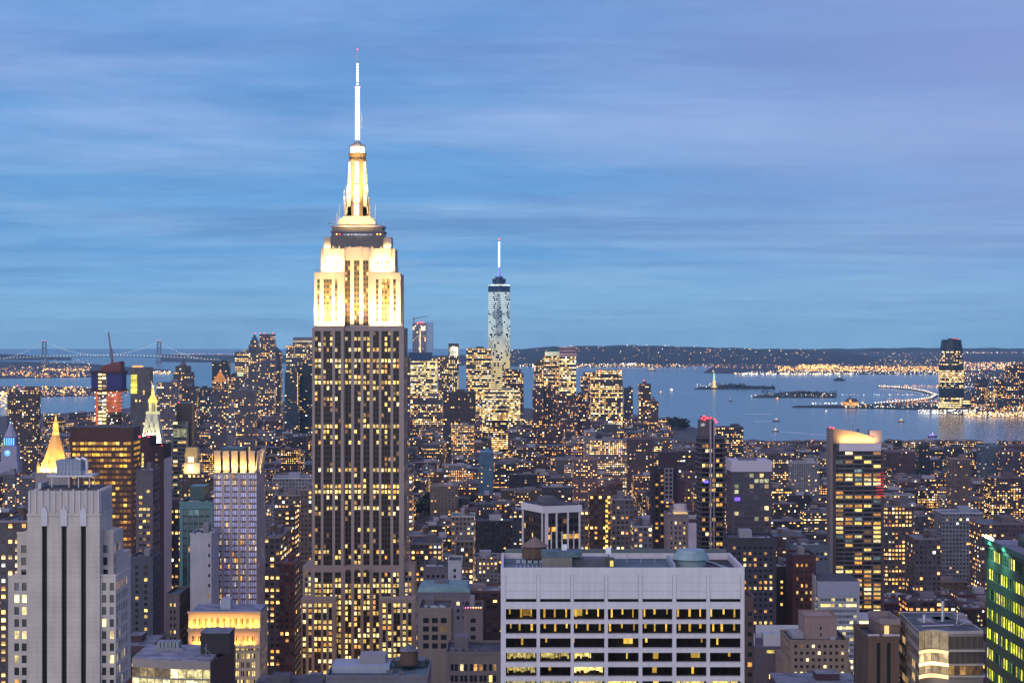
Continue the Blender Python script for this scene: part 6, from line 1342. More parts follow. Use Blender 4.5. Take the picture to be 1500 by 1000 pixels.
block('office_building', 'long pale office building bright below the tallest downtown tower', 'building', 707, 762, 571, 4600, 50, AD((.34, .30, .25), 4600, .9, .85, .55, .8), yb=610); block('office_building', 'brown brick block with few lights below the netted tower', 'building', 649, 696, 574, 4000, 40, AD(BRN, 4000, .12), yb=620)
block('office_building', 'dark cube with amber ribbon floors before the long pale office', 'building', 720, 744, 598, 3700, 36, AD((.05, .04, .05), 3700, .7, .85, .5), yb=640); block('loft_building', 'densely lit loft block under the netted construction tower', 'building', 604, 648, 580, 4800, 40, AD((.25, .2, .2), 4800, .45), yb=620)
block('office_tower', 'dark red-lit tower hugging the right side of the tallest tower', 'tower', 588, 600, 522, 4700, 40, AD((.09, .06, .09), 4700, .12), yb=640)
# waterside cluster
block('financial_tower', 'amber office tower with stepped pale top at the water, leftmost', 'tower', 782, 799, 532, 5900, 50, AD((.13, .11, .10), 5900, .5), yb=600, tiers=((786, 797, 527, 5),), bulkhead=False)
t, *_ = block('financial_tower', 'amber office tower capped by a green copper pyramid', 'tower', 797, 821, 521, 5850, 50, AD((.14, .11, .08), 5850, .9, .75, .55), yb=600, bulkhead=False, short='the green-pyramid office tower'); pyr(t, 799, 821, 5855, 44, 515, 507.5, stone((.03, .12, .11))); m = MB(); m.box(X(798.5, 5850), X(821, 5850), 5851, 5898, Z(521, 5850), Z(515, 5850)); m.build('lit_band', lit((.95, .95, .7), .9, .5, .05), t)
t, *_ = block('financial_tower', 'tallest amber waterside tower with pink banded roof storeys', 'tower', 819.5, 844, 522, 5700, 50, AD((.16, .12, .07), 5700, 1.2, .8, .6, .7), yb=580, bulkhead=False); m = MB(); m.box(X(820, 5700), X(843.5, 5700), 5701, 5745, Z(522, 5700), Z(508, 5700)); tp = m.build('roof_storey', stone((.17, .11, .14)), t); m = MB()
for y in (508, 513, 518, 521): m.box(X(819.5, 5700), X(844, 5700), 5700, 5700.9, Z(y + 1.2, 5700), Z(y, 5700))
m.build('lit_band', lit((1, .65, .65), .6, .4, .05), tp)
block('financial_tower', 'smaller amber tower with a pale green lit roof', 'tower', 851, 874, 551, 5200, 40, AD((.13, .11, .09), 5200, .75, .75, .5), yb=600, tiers=((854.5, 873, 545, 3),), bulkhead=False)
t, *_ = block('financial_tower', 'broad gridded amber office tower with dark roof storeys and red beacons', 'tower', 866, 912, 553, 4900, 60, AD((.12, .09, .07), 4900, 1.0, .72, .6, .6), yb=608, bulkhead=False, tiers=((874, 911, 542, 3),), short='the broad gridded waterside tower')
for p in (877, 880, 908): beacon(t, X(p, 4900), 4902, Z(543, 4900), 2)
block('waterside_tower', 'slim grey tower right of the broad gridded tower', 'tower', 914, 927, 568, 5300, 34, AD(SLT, 5300, .12), yb=600); t, *_ = block('waterside_tower', 'brick waterside tower with lit corner bays and red beacon', 'tower', 936, 953.5, 562, 4900, 34, AD((.14, .08, .08), 4900, .3), yb=612); beacon(t, X(943, 4900), 4902, Z(557, 4900), 2)
t, *_ = block('waterside_tower', 'brown tower with stepped pointed cap at the water edge', 'tower', 951, 964.5, 588, 4850, 34, AD((.15, .08, .07), 4850, .35), yb=615, bulkhead=False); pyr(t, 953, 962, 4855, 22, 588, 580.5, stone((.14, .09, .09)), 'stepped_cap')
for i, (a, b, y, Yq, lf, lb) in enumerate(((780, 796, 568, 4300, .2, 'brown apartment tower with dark rounded roofline below the green pyramid'), (796, 814, 566, 4320, .22, 'brown apartment tower adjoining the rounded-roof apartment tower'), (814, 830, 577, 4250, .28, 'purplish apartment slab below the pink banded tower'), (830, 846, 580, 4240, .22, 'second purplish slab, shorter, beside the first'), (846, 865, 575, 4260, .3, 'purplish apartment tower left of the broad gridded tower'))): block('apartment_slab', lb, 'building', a, b, y, Yq, 30, AD((.13, .075, .10), Yq, lf, .4, .6, .3, 2.2, 3.2), yb=622)
# across the river
def river_tower():
    Y = 6680.0; u = Y / F; t = thing('office_skyscraper', 'rounded glass skyscraper with dark top alone on the far waterfront', 'skyscraper', (X(1397, Y), Y + 30, 0))
    def ring(hw, z): return [(X(1397, Y) + hw * u * c, Y + 30 + hw * u * .8 * s_, z) for c, s_ in [(-1, -.45), (-.75, -.85), (0, -1), (.75, -.85), (1, -.45), (1, 1), (-1, 1)]]
    at = AD((.05, .06, .08), Y, 1.0, .92, .55, .7, 2.2, 3.1); dk = AD((.02, .035, .06), Y, .0); prof = [(600, 16.4, at), (582, 16.4, dk), (568, 16.4, at), (541, 16.6, dk), (534, 16.2, at), (514.5, 15.2, dk), (497.5, 12.8, None)]
    for (ya, ra, a_), (yb_, rb, _) in zip(prof, prof[1:]):
        m = MB(); lo, hi = ring(ra, Z(ya, Y) if ya != 600 else 2), ring(rb, Z(yb_, Y)); UID[0] += 1; off = UID[0] * 400.0; run = 0.0
        for i in range(7):
            j = (i + 1) % 7; L = hypot(lo[j][0] - lo[i][0], lo[j][1] - lo[i][1]); m.face([lo[i], lo[j], hi[j], hi[i]], 0, [(off + run, lo[i][2]), (off + run + L, lo[i][2]), (off + run + L, hi[i][2]), (off + run, hi[i][2])], a_, False); run += L
        m.face(hi, 0, [(off, 0)] * 7, dk, False); m.build('curtain_wall', FAC, t)
    m = MB(); m.box(X(1392, Y), X(1405, Y), Y + 20, Y + 40, Z(497.5, Y) + .01, Z(495.5, Y)); m.build('roof_plant', stone((.06, .09, .13)), t)
    for p in (1399, 1402, 1405): beacon(t, X(p, Y), Y + 18, Z(496, Y), 1.6)
    m = MB(); UID[0] += 1; shell(m, X(1405, Y), X(1423, Y), Y + 5, Y + 50, 2, Z(586, Y), at); m.build('podium', [FAC, ROOFS[0]], t)
    reg(1380, 1423, 496, 604, Y, 60); LAND.append(('the rounded far-shore skyscraper', 1397, 550, Y))
river_tower()
for a, b, y, Yq, lb, lf in ((1431, 1447, 555, 6700, 'dark far-shore apartment tower with scattered lights, nearest the rounded skyscraper', .3), (1459, 1474, 556, 6800, 'mid-height far-shore tower between two taller dark ones', .3), (1476, 1493, 536, 6600, 'tall dark far-shore tower near the frame edge', .35), (1494, 1512, 534, 6650, 'tall grey far-shore tower cut by the frame edge', .4), (1447, 1460, 570, 6500, 'low far-shore block glowing amber by the water', .6), (1424, 1432, 575, 6900, 'thin low far-shore tower beside the rounded skyscraper podium', .3), (1462, 1480, 585, 6250, 'wide low far-shore block close to the pier lights', .5)): block('waterfront_tower', lb, 'tower', a, b, y, Yq, 40, AD((.07, .07, .09), Yq, lf, .5, .5, .3), yb=605)
# ------------------------------------------------------------------ named towers of the middle distance
def crane_tower():
    Y = 2100.0; px = lambda p: X(p, Y); zz = lambda y: Z(y, Y); t = thing('construction_tower', 'tower under construction with orange lit floors, blue netting and a red crane', 'tower', (px(155), Y + 15, 0))
    x0, x1 = px(136), px(175); D = 26; sl = stone((.25, .16, .12), .9, .15)
    m = MB(); z = 0.0
    while z < zz(568): m.box(x0, x1, Y, Y + D, z, z + .5); z += 4.0
    m.build('floor_slab', sl, t)
    for a, b, c in ((x0 + 2.5, px(143) - .1, 0), (px(155) + .1, x1 - 2.5, zz(604))): m = MB(); m.box(a, b, Y + 3, Y + D - 2, c, zz(569)); m.build('lit_floor', lit((1, .20, .06), .85, .8, .15), t)
    m = MB(); m.box(px(155), x1 - 2.5, Y + 3.2, Y + D - 2, 0, zz(604) - .02); m.build('dark_floor', stone((.05, .05, .05)), t)
    m = MB(); m.box(px(143), px(155), Y + 1.5, Y + D - 2, 0, zz(546)); m = MB(); shell(m, px(143), px(155), Y + 1.5, Y + D - 2, 0, zz(546), AT((.22, .17, .15), 4.2, 4.0, 1.6, .8, .55, .9)); m.build('core', [FAC, ROOFS[0]], t)
    random.seed(5); m = MB()
    for _ in range(34): m.octa((random.uniform(x0 + 2, x1 - 2), Y - .2, zz(random.uniform(572, 622))), .5)
    m.build('work_light', WHITE, t, kind='stuff')
    net = stone((.02, .025, .13), .8, .2)
    m = MB(); m.box(px(134), px(142.5), Y - 1, Y + D + 1, zz(571), zz(545)); m.box(px(156), px(178), Y - 1, Y + D + 1, zz(571), zz(545)); m.build('netting', net, t)
    m = MB(); m.box(px(133), px(179), Y - 2, Y + D + 2, zz(573), zz(570)); m.box(px(133), px(179.5), Y - 2, Y + D + 2, zz(547), zz(543.5)); m.build('deck', stone((.04, .02, .03)), t)
    m = MB(); m.hexa([(px(143), Y + 2, zz(543.4)), (px(176), Y + 2, zz(543.4)), (px(176), Y + D, zz(543.4)), (px(143), Y + D, zz(543.4))], [(px(152), Y + 2, zz(535)), (px(175), Y + 2, zz(529)), (px(175), Y + D, zz(529)), (px(152), Y + D, zz(535))]); m.build('formwork', stone((.16, .055, .06)), t)
    m = MB(); cm = metal((.30, .06, .05), .5, .2); a, b = (px(162.8), Y + 8, zz(533)), (px(156.7), Y + 8, zz(486.8)); ks = 12
    for dx_, dy_ in ((-.9, -.9), (.9, -.9), (.9, .9), (-.9, .9)): m.tube((a[0] + dx_, a[1] + dy_, a[2]), (b[0] + dx_ * .4, b[1] + dy_ * .4, b[2]), .22, 4)
    for k in range(ks):
        f, g = k / ks, (k + 1) / ks; s_ = (-1) ** k; P = lambda q, e: (a[0] + (b[0] - a[0]) * q + e, Y + 7.3, a[2] + (b[2] - a[2]) * q); m.tube(P(f, -.8 * s_), P(g, .8 * s_), .16, 4)
    m.tube((px(160), Y + 8, zz(508)), (px(163.5), Y + 8, zz(514)), .3, 4); m.tube((px(163.5), Y + 8, zz(514)), (px(162), Y + 8, zz(533)), .3, 4); m.box(px(160), px(165), Y + 6, Y + 10, zz(535), zz(531)); m.build('crane', cm, t)
    reg(133, 180, 520, 624, Y, D); LAND.append(('the crane-topped construction tower', 155, 590, Y))
crane_tower()
def clock_spire():
    Y = 2080.0; px = lambda p: X(p, Y); zz = lambda y: Z(y, Y); t = thing('campanile_tower', 'white stone campanile floodlit pale green, round dormers in its steep pyramid roof, gilded lantern', 'tower', (px(220), Y + 12, 0)); u = Y / F; cx, cyy = px(221), Y + 16 * u
    st_ = stone((.46, .45, .38), .7, .1)
    m = MB(); m.box(cx - 17 * u, cx + 17 * u, cyy - 17 * u, cyy + 17 * u, 0, zz(654)); m.build('shaft', stone((.30, .28, .28)), t)
    m = MB(); m.frus((cx - 16 * u, cx + 16 * u, cyy - 16 * u, cyy + 16 * u), zz(653.9), (cx - 8.2 * u, cx + 8.2 * u, cyy - 8.2 * u, cyy + 8.2 * u), zz(607)); m.build('pyramid_roof', st_, t)
    for y, xs in ((616, (0,)), (624.5, (-3, 3)), (633, (-5.5, 0, 5.5)), (644, (-7, 7))):
        k = (653.9 - y) / 46.9; yf = cyy - (16 - 7.8 * k) * u
        for x in xs: m = MB(); m.lathe(cx + x * u, yf - .3, [(zz(y) - 1.1 * u, .3 * u), (zz(y) - .5 * u, 1.1 * u), (zz(y) + .5 * u, 1.1 * u), (zz(y) + 1.1 * u, .3 * u)], 8); m.build('dormer', stone((.05, .055, .04)), t)
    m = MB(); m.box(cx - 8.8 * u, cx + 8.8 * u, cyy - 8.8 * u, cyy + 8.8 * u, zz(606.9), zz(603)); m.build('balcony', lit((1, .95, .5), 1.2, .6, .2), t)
    m = MB(); m.lathe(cx, cyy, [(zz(602.9), 4.6 * u), (zz(590), 4.4 * u)], 8); m.build('lantern', stone((.5, .45, .25)), t); m = MB()
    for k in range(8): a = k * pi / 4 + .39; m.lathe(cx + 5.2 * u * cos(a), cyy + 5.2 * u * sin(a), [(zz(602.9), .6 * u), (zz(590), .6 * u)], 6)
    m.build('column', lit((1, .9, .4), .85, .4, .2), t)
    m = MB(); m.lathe(cx, cyy, [(zz(589.9), 6.8 * u), (zz(586), 6.6 * u), (zz(581), 3.6 * u), (zz(578.5), 2.0 * u), (zz(575), 2.1 * u), (zz(570), 1.6 * u), (zz(564), .1 * u)], 12); m.build('gilded_cupola', lit((1, .52, .08), 1.9, .7, .25), t); beacon(t, cx, cyy, zz(566), 1.8 * u, 'beacon', glow((1, .85, .5), 3))  # light on columns, balcony and cupola put in as their own glow
    for dx_ in (-9, 9): flood(t, (cx + dx_ * u, cyy - 20 * u, zz(655)), (cx + dx_ * .5 * u, cyy - 10 * u, zz(630)), 6, 2, 22000, (.98, .95, .42), fixture=False)
    reg(204, 239, 560, 656, Y, 30); LAND.append(('the lit clock-spire campanile', 221, 610, Y))
clock_spire()
def gold_pyramid():
    Y = 1850.0; px = lambda p: X(p, Y); zz = lambda y: Z(y, Y); u = Y / F; cx, cyy = px(76), Y + 24 * u; t = thing('gold_roofed_tower', 'stone tower under a brilliant gold octagonal pyramid roof and lantern', 'tower', (cx, cyy, 0)); st_ = stone((.38, .32, .24))
    m = MB(); m.box(cx - 24 * u, cx + 24 * u, cyy - 24 * u, cyy + 24 * u, 0, zz(692)); m.build('wall', stone((.26, .24, .25)), t)
    m = MB()
    for dx_ in range(-3, 4): m.box(cx + (dx_ * 6.6 - 1.9) * u, cx + (dx_ * 6.6 + 1.9) * u, cyy - 23 * u, cyy - 22 * u, zz(691.9), zz(683))
    m.build('arcade', lit((1, .50, .08), 2.2, .5, .2), t)
    for sx in (-1, 1): m = MB(); m.lathe(cx + sx * 21 * u, cyy - 20 * u, [(zz(692), 2.4 * u), (zz(682), 2.3 * u), (zz(675), .1)], 8); m.build('pinnacle', lit((1, .62, .16), 1.1, .4, .2), t)  # light on the pinnacles put into their material as glow
    m = MB(); m.lathe(cx, cyy, [(zz(691.9), 24 * u), (zz(688), 23 * u), (zz(669), 15.5 * u), (zz(638), 5.6 * u)], 8, 0, pi / 8); m.build('pyramid_roof', GOLD, t)
    m = MB(); m.lathe(cx, cyy, [(zz(637.9), 5.2 * u), (zz(634), 5 * u), (zz(633.9), 4.2 * u), (zz(622), 3.9 * u), (zz(621.9), 3.4 * u), (zz(609), .1)], 8, 0, pi / 8); m.build('lantern', lit((1, .58, .10), 1.9, .75, .3), t)
    for a in (-.9, -.3, .3, .9): flood(t, (cx + 27 * u * sin(a), cyy - 27 * u * cos(a), zz(691)), (cx + 10 * u * sin(a), cyy - 10 * u * cos(a), zz(655)), 6, 2, 42000, (1, .50, .10), fixture=False)
    reg(48, 102, 606, 700, Y, 34); LAND.append(('the gold pyramid tower', 76, 655, Y))
gold_pyramid()
def blue_clock():
    Y = 2700.0; px = lambda p: X(p, Y); zz = lambda y: Z(y, Y); u = Y / F; cx, cyy = px(12.5), Y + 13 * u; st_ = stone((.30, .30, .40), .8, .1); t = thing('clock_tower', 'pale clock tower with blue-lit columns and a blue clock face', 'tower', (cx, cyy, 0))
    m = MB(); m.box(cx - 13 * u, cx + 13 * u, cyy - 13 * u, cyy + 13 * u, 0, zz(676)); m.box(cx - 11.5 * u, cx + 11.5 * u, cyy - 11.5 * u, cyy + 11.5 * u, zz(676), zz(653)); m.build('shaft', st_, t)
    m = MB(); m.box(cx - 9.5 * u, cx + 9.5 * u, cyy - 9.5 * u, cyy + 9.5 * u, zz(652.9), zz(640)); m.build('lantern', stone((.15, .16, .25)), t); m = MB()
    for k in range(5): m.box(cx + (-7.5 + k * 3.3) * u, cx + (-6.0 + k * 3.3) * u, cyy - 9.9 * u, cyy - 9.55 * u, zz(652), zz(641.5))
    m.build('column', glow((.08, .35, 1), 2.6), t); m = MB(); m.lathe(cx, cyy, [(zz(639.9), 10 * u), (zz(636), 8 * u), (zz(628), 4.5 * u), (zz(621), 2.2 * u), (zz(617), .1)], 8, 0, pi / 8); m.build('cupola', st_, t); beacon(t, cx, cyy - 2 * u, zz(619), 1.4 * u, 'lamp', glow((.1, .4, 1), 3))  # blue light on the columns put in as their own glow
    m = MB(); yf = cyy - 11.9 * u; m.k = {}; m.face([(cx - 2 * u + 4.4 * u * cos(a * pi / 8), yf, zz(663.5) + 4.4 * u * sin(a * pi / 8)) for a in range(16)]); c = m.build('clock_face', glow((.10, .40, 1), 1.5), t)
    m = MB(); m.tube((cx - 2 * u, yf - .1, zz(663.5)), (cx - .2 * u, yf - .1, zz(661)), .35, 4); m.tube((cx - 2 * u, yf - .1, zz(663.5)), (cx - 2.9 * u, yf - .1, zz(660.3)), .3, 4); m.build('clock_hand', glow((1, 1, 1), 1.2), c)
    reg(-2, 27, 617, 700, Y, 26); LAND.append(('the blue clock tower', 12, 665, Y))
blue_clock()
t, *_ = block('glass_tower', 'banded glass tower with a taller black glass half', 'tower', 253.6, 273, 617, 2150, 26, AT((.28, .30, .30), 5, 4.2, .25, .92, .6, .8), yb=735, bulkhead=False, short='the banded glass tower'); m = MB(); Y = 2155; m.box(X(258, Y), X(281, Y), Y, Y + 20, 0, Z(590, Y)); m.build('black_half', metal((.02, .013, .016), .25, .3), t); m = MB(); m.box(X(273.1, 2150), X(276, 2150), 2150, 2153, 0, Z(617, 2150)); m.build('edge_fin', stone((.15, .15, .15)), t); beacon(t, X(262, Y), Y, Z(589, Y), 1)
m = MB(); m.box(X(253.6, 2149), X(273, 2149), 2149, 2149.9, Z(640, 2149), Z(628, 2149)); m.build('lit_storey', lit((.9, .9, .5), .6, .9, .3), t)
def gilt_top():
    Y = 1500.0; px = lambda p: X(p, Y); zz = lambda y: Z(y, Y); t, *_ = block('gilt_crowned_building', 'small brown building with glowing two-tier golden crown', 'building', 262, 300, 694, Y, 26, AT((.12, .09, .08), 3.6, 3.6, .2), yb=735, bulkhead=False, short='the two-tier gold crown')
    g = stone((.5, .38, .22)); m = MB(); m.box(px(269), px(292.5), Y + 1, Y + 14, zz(693.9), zz(678)); m.build('lower_tier', g, t); m = MB(); m.box(px(270), px(288), Y + 3, Y + 12, zz(677.9), zz(668)); m.build('upper_tier', g, t); m = MB(); m.frus((px(269.5), px(289), Y + 2.5, Y + 12.5), zz(667.9), (px(271.5), px(287.5), Y + 3, Y + 12), zz(656)); m.build('gilt_roof', GOLD, t)
    m = MB(); m.box(px(274.5), px(283), Y + .8, Y + .99, zz(691.5), zz(680)); m.box(px(274.5), px(283), Y + 2.8, Y + 2.99, zz(677), zz(669)); m.build('arch_window', lit((1, .92, .45), 2.6, .3, .2), t)
    flood(t, (px(280), Y - 3, zz(694) + .5), (px(280), Y + 3, zz(675)), 10, 1, 1800, (1, .75, .35), fixture=False)
gilt_top()
# mid-ground buildings that the photograph shows clearly
KB = [(593, 604, 697, 1800, 26, (.30, .26, .24), .6, 'narrow pale building bright with windows at the foot of the tallest tower'), (661, 695, 757, 1500, 30, (.44, .40, .38), .35, 'cream stone building with bright top and bottom window rows'), (600, 630, 785, 1480, 30, (.26, .22, .24), .12, 'grey building with a lit white penthouse next to the cream stone building'),
 (661, 694, 624, 3600, 40, (.32, .28, .22), .8, 'wide pale office glowing amber below the brown brick block'), (701, 722.5, 662, 2700, 30, (.13, .30, .46), .04, 'small pale blue glass building with a red beacon'), (668, 693, 793, 1300, 24, (.22, .18, .16), .45, 'tan loft with two full rows of lit windows'), (602, 647, 797, 1300, 30, (.22, .19, .20), .5, 'blue-roofed loft with a row of wide lit windows'),
 (863.5, 895, 725, 1400, 28, (.12, .065, .05), .25, 'dark brown apartment tower with a full column of amber stair lights'), (896, 928, 732, 1380, 28, (.22, .20, .22), .22, 'grey balconied apartment tower beside the dark brown one'), (850, 862, 748, 1430, 24, (.24, .22, .26), .12, 'slender grey building right of the white-finned slab'), (928, 956, 772, 1330, 30, (.24, .24, .28), .6, 'low building with curved lit terraces below the black tower'),
 (886, 912, 708, 1900, 26, (.15, .07, .06), .05, 'rusty red brick block with a hipped roof'), (864, 918, 645, 3000, 34, (.25, .23, .26), .6, 'long office block with continuous ribbons of lit windows'), (856, 873, 632, 3050, 34, (.40, .40, .45), .1, 'white tower with dark ribbon bands at the end of the long ribbon office'), (919, 958, 643, 3000, 34, (.14, .09, .10), .12, 'brown brick warehouse with a grid of small dark windows'),
 (1049, 1089, 626, 3300, 40, (.06, .06, .09), .3, 'dark stepped office pile with lit terraces at the shoreline'), (840, 875, 673, 2500, 30, (.30, .18, .18), .22, 'pinkish brick apartment block with a central water tower'), (1296, 1336, 742, 1700, 30, (.15, .12, .12), .75, 'block with dense bright rows right of the balcony tower'), (1394, 1422, 673, 2300, 30, (.26, .18, .16), .06, 'two-tone brown slab tower standing alone among low roofs'),
 (1437, 1467, 654, 3300, 34, (.13, .20, .28), .08, 'blue glass building by the near shore'), (1468, 1500, 662, 3250, 34, (.14, .10, .14), .15, 'purplish building by the near shore with a lit corner'), (1388, 1412, 655, 3700, 34, (.06, .05, .08), .1, 'dark box building with an amber sign-lit roof edge'), (1346, 1362, 652, 3500, 30, (.05, .045, .06), .06, 'dark building with spiky roof tanks at the near shore'),
 (440, 457, 718, 1500, 30, (.23, .18, .17), .08, 'beige brick tower standing hard by the left side of the tallest tower'), (399, 456, 701, 1900, 30, (.36, .37, .43), .06, 'long white low building behind the beige brick tower'), (402, 439, 726, 1650, 30, (.24, .19, .18), .3, 'tan building with one bright row of windows'), (386.5, 411, 788, 1150, 60, (.18, .14, .13), .35, 'avenue block with a lit side wall beside the folded-crown tower'), (409, 432, 826, 1060, 30, (.16, .06, .05), .08, 'red brown building glowing orange from the street'),
 (417, 432, 748, 1420, 26, (.06, .045, .05), .5, 'dark building with a dense block of amber windows'), (222, 262, 745, 1300, 30, (.13, .10, .10), .25, 'brown office with wide dark window bays behind the banded tower'), (1437, 1500, 768, 1600, 40, (.17, .12, .13), .2, 'long brown warehouse above the green-lit tower'), (1380, 1440, 752, 1750, 34, (.32, .34, .40), .06, 'white low building with a colonnade of dark windows'), (1452, 1500, 700, 2300, 34, (.13, .08, .10), .3, 'brown apartment block with scattered lights near the frame edge'),
 (0, 40, 765, 900, 40, (.20, .17, .18), .6, 'office block with long lit rows behind the slotted stone tower'), (24, 60, 700, 2000, 30, (.20, .19, .24), .25, 'grey stone block below the gold pyramid'), (0, 22, 694, 2300, 30, (.24, .23, .29), .2, 'pale stone block in front of the blue clock tower'), (1232, 1262, 690, 2500, 30, (.14, .09, .09), .12, 'plain brown block hidden behind the balcony tower'), (1160, 1200, 678, 2700, 36, (.38, .38, .42), .1, 'white vaulted-roof hall near the shore'), (1104, 1166, 664, 3100, 40, (.14, .10, .13), .5, 'long warehouse with rows of lamps in its windows'),
 (1340, 1378, 790, 1350, 30, (.16, .13, .14), .1, 'brown loft with a dark roof hut, low among the roofs')]
for i, (a, b, y, Yq, D, c, lf, lb) in enumerate(KB):
    w = (b - a) * Yq / F; fl = 3.6 if Yq < 2000 else 3.0 * Yq / F
    t, x0, x1, zt = block(('loft_building', 'apartment_building', 'office_building')[i % 3], lb, 'building', a, b, y, Yq, D, AT(c, max(3.1, 2.5 * Yq / F), fl, lf, .55, .5, random.uniform(.2, .6)), yb=min(1000, y + 46), roof=random.choice((0, 1, 1, 2, 3)))
    rim(t, x0 - .1, x1 + .1, Yq - .1, Yq + D + .1, zt + .003, 1.0, .5, stone(tuple(q * 1.15 for q in c)))
    if Yq < 2000 and random.random() < .6: tank(t, x0 + (x1 - x0) * random.uniform(.2, .8), Yq + D * .3, zt, 2.0, 3.6, 2.2)
    if a == 863.5:
        m = MB()
        for k in range(18): z = zt - 3 - k * 3.6; m.box(X(887, Yq), X(890.5, Yq), Yq - .2, Yq - .02, z - 1.9, z)
        m.build('stair_window', lit((1, .66, .10), 1.5, .2), t, kind=None)
    if a == 701: beacon(t, x0 + 1, Yq, zt + 1, 1.2)

# ------------------------------------------------------------------ avenues, street lamps
m = MB()
for xa in (-392, -116, 165, 440, 715): m.box(xa - 11, xa + 11, 0, 4200, 2.0, 2.05)
m.build('avenue_road', ground_mat((.04, .04, .045), (.07, .065, .065), 'asphalt', .08), kind='structure')
lampm = [metal((.12, .12, .12)), glow((1, .47, .12), 6)]
pole = MB(); pole.tube((0, 0, 0), (0, 0, 9), .14, 5); pole.tube((0, 0, 9), (1.6, 0, 9.6), .1, 4); head = MB(); head.octa((1.8, 0, 9.5), .85, 0, .6)
src = None; nl = 0
for xa in (-392, -116, 165, 440):
    for k in range(22):
        Yl = 640 + k * 95; 
        for sd in (-1, 1):
            xl = xa + sd * 12.5; p = CX + xl / Yl * F
            if not (-5 < p < 1505): continue
            if src is None:
                src = thing('street_lamp', 'orange street lamp on a tall pole along an avenue between buildings', 'street lamp', (xl, Yl, 2.0), 'orange street lamps along the avenues'); ORG[src.name] = (0, 0, 0)
                lp = pole.build('pole', lampm[0], src); lh = head.build('lamp_head', lampm[1], src)
                L = bpy.data.lights.new('lamp_light', 'POINT'); L.energy = 12000; L.color = (1, .50, .16); L.shadow_soft_size = .6; ll = bpy.data.objects.new('lamp_light', L); COL.objects.link(ll); ll.parent = src; ll.location = (1.8, 0, 8.6); o = src
            else:
                o = src.copy(); COL.objects.link(o); o.location = (xl, Yl, 2.0)
                for c in (lp, lh) + ((ll,) if Yl < 2300 else ()): d = c.copy(); COL.objects.link(d); d.parent = o
            if sd == 1: o.rotation_euler.z = pi

# ------------------------------------------------------------------ the rest of the city: every lot, front to back
def inpoly(x, y, P):
    r = False
    for i in range(len(P)):
        (a, b), (c, d) = P[i], P[i - 1]
        if (b > y) != (d > y) and x < (c - a) * (y - b) / (d - b) + a: r = not r
    return r
random.seed(77)
PAL = [((.095, .048, .042), 'brown brick'), ((.135, .055, .05), 'red brick'), ((.13, .115, .125), 'grey stone'), ((.23, .19, .165), 'cream stone'), ((.165, .115, .095), 'tan brick'), ((.30, .29, .31), 'white painted'), ((.04, .034, .042), 'black glass'), ((.075, .08, .11), 'slate grey'), ((.14, .075, .085), 'rosy brick'), ((.065, .04, .048), 'umber brick')]
PAL += [PAL[0], PAL[6], PAL[8], PAL[9], PAL[2], PAL[7]]
def ycap(p, Y):
    if Y < 900: return 905
    if Y < 1150: return 850 if p < 620 or p > 1260 else 835
    if Y < 1500: return 775
    if Y < 2000: return 722
    if Y < 2700: return 682
    if Y < 3600: return 652
    if Y < 4600: return 628 if p < 980 else 646
    return 604 if p < 640 else (612 if p < 980 else 652)
LOTS = []; Yb = 600.0
AV = [-1220, -940, -668, -392, -116, 165, 440, 715, 990, 1265]
while Yb < 6900:
    dp = 30 if Yb < 3000 else 42
    for rowi in range(2):
        Yf = Yb + rowi * (dp + 1)
        for xa, xb in zip(AV, AV[1:]):
            x = xa + 15
            while x < xb - 20:
                w = random.uniform(17, 42) if Yf < 2500 else random.uniform(22, 60); w = min(w, xb - 15 - x)
                if w < 10: break
                if xb - 15 - x - w < 12: w = xb - 15 - x
                LOTS.append((Yf + random.uniform(0, 3), x, x + w - .4, dp)); x += w
    Yb += dp * 2 + 19
FILL = []
for Y, xa, xb, D in LOTS:
    p0, p1 = CX + xa / Y * F, CX + xb / Y * F
    if p1 < -60 or p0 > 1560 or not inpoly((xa + xb) / 2, Y + D, MANH): continue
    if any(xa < r[6] + 1 and xb > r[5] - 1 and Y < r[8] + 1 and Y + D > r[7] - 1 for r in REG): continue
    base = random.choice((26, 34, 42, 50, 62, 75)) if Y < 1400 else random.choice((16, 20, 24, 30, 38, 48)) if Y < 2600 else random.choice((12, 14, 17, 20, 24, 30, 44))
    if random.random() < .10: base *= random.uniform(1.5, 2.2)
    ymin = max([ycap((p0 + p1) / 2, Y) + random.uniform(0, 14)] + [r[3] + random.uniform(0, 8) for r in REG if r[4] > Y and r[0] < p1 and r[1] > p0])
    h = min(base, Z(ymin, Y))
    if h < 7: continue
    FILL.append([Y, xa, xb, D, h, p0, p1])
FILL.sort()
buf = [1000.0] * 1500; ev = [(r[4], 0, r) for r in REG] + [(f[0], 1, f) for f in FILL]; ev.sort(key=lambda e: e[0])
for _, k, r in ev:
    if k == 0: a, b, y = r[0], r[1], r[2]
    else: a, b, y = r[5], r[6], HY + (CAMZ - r[4]) / r[0] * F
    vis = 0.0
    for c in range(max(0, int(a)), min(1500, int(b) + 1)):
        if y < buf[c]: vis += buf[c] - y; buf[c] = y
    if k: r.append(vis)
order = sorted(FILL, key=lambda f: -f[7]); solo = set(id(f) for f in order[:430] if f[7] > 10)
KINDS_ = {0: ('apartment_building', 'apartment building'), 1: ('loft_building', 'loft building'), 2: ('office_building', 'office building'), 3: ('row_house', 'row house')}
rest = MB(); LBL = {}; made = []
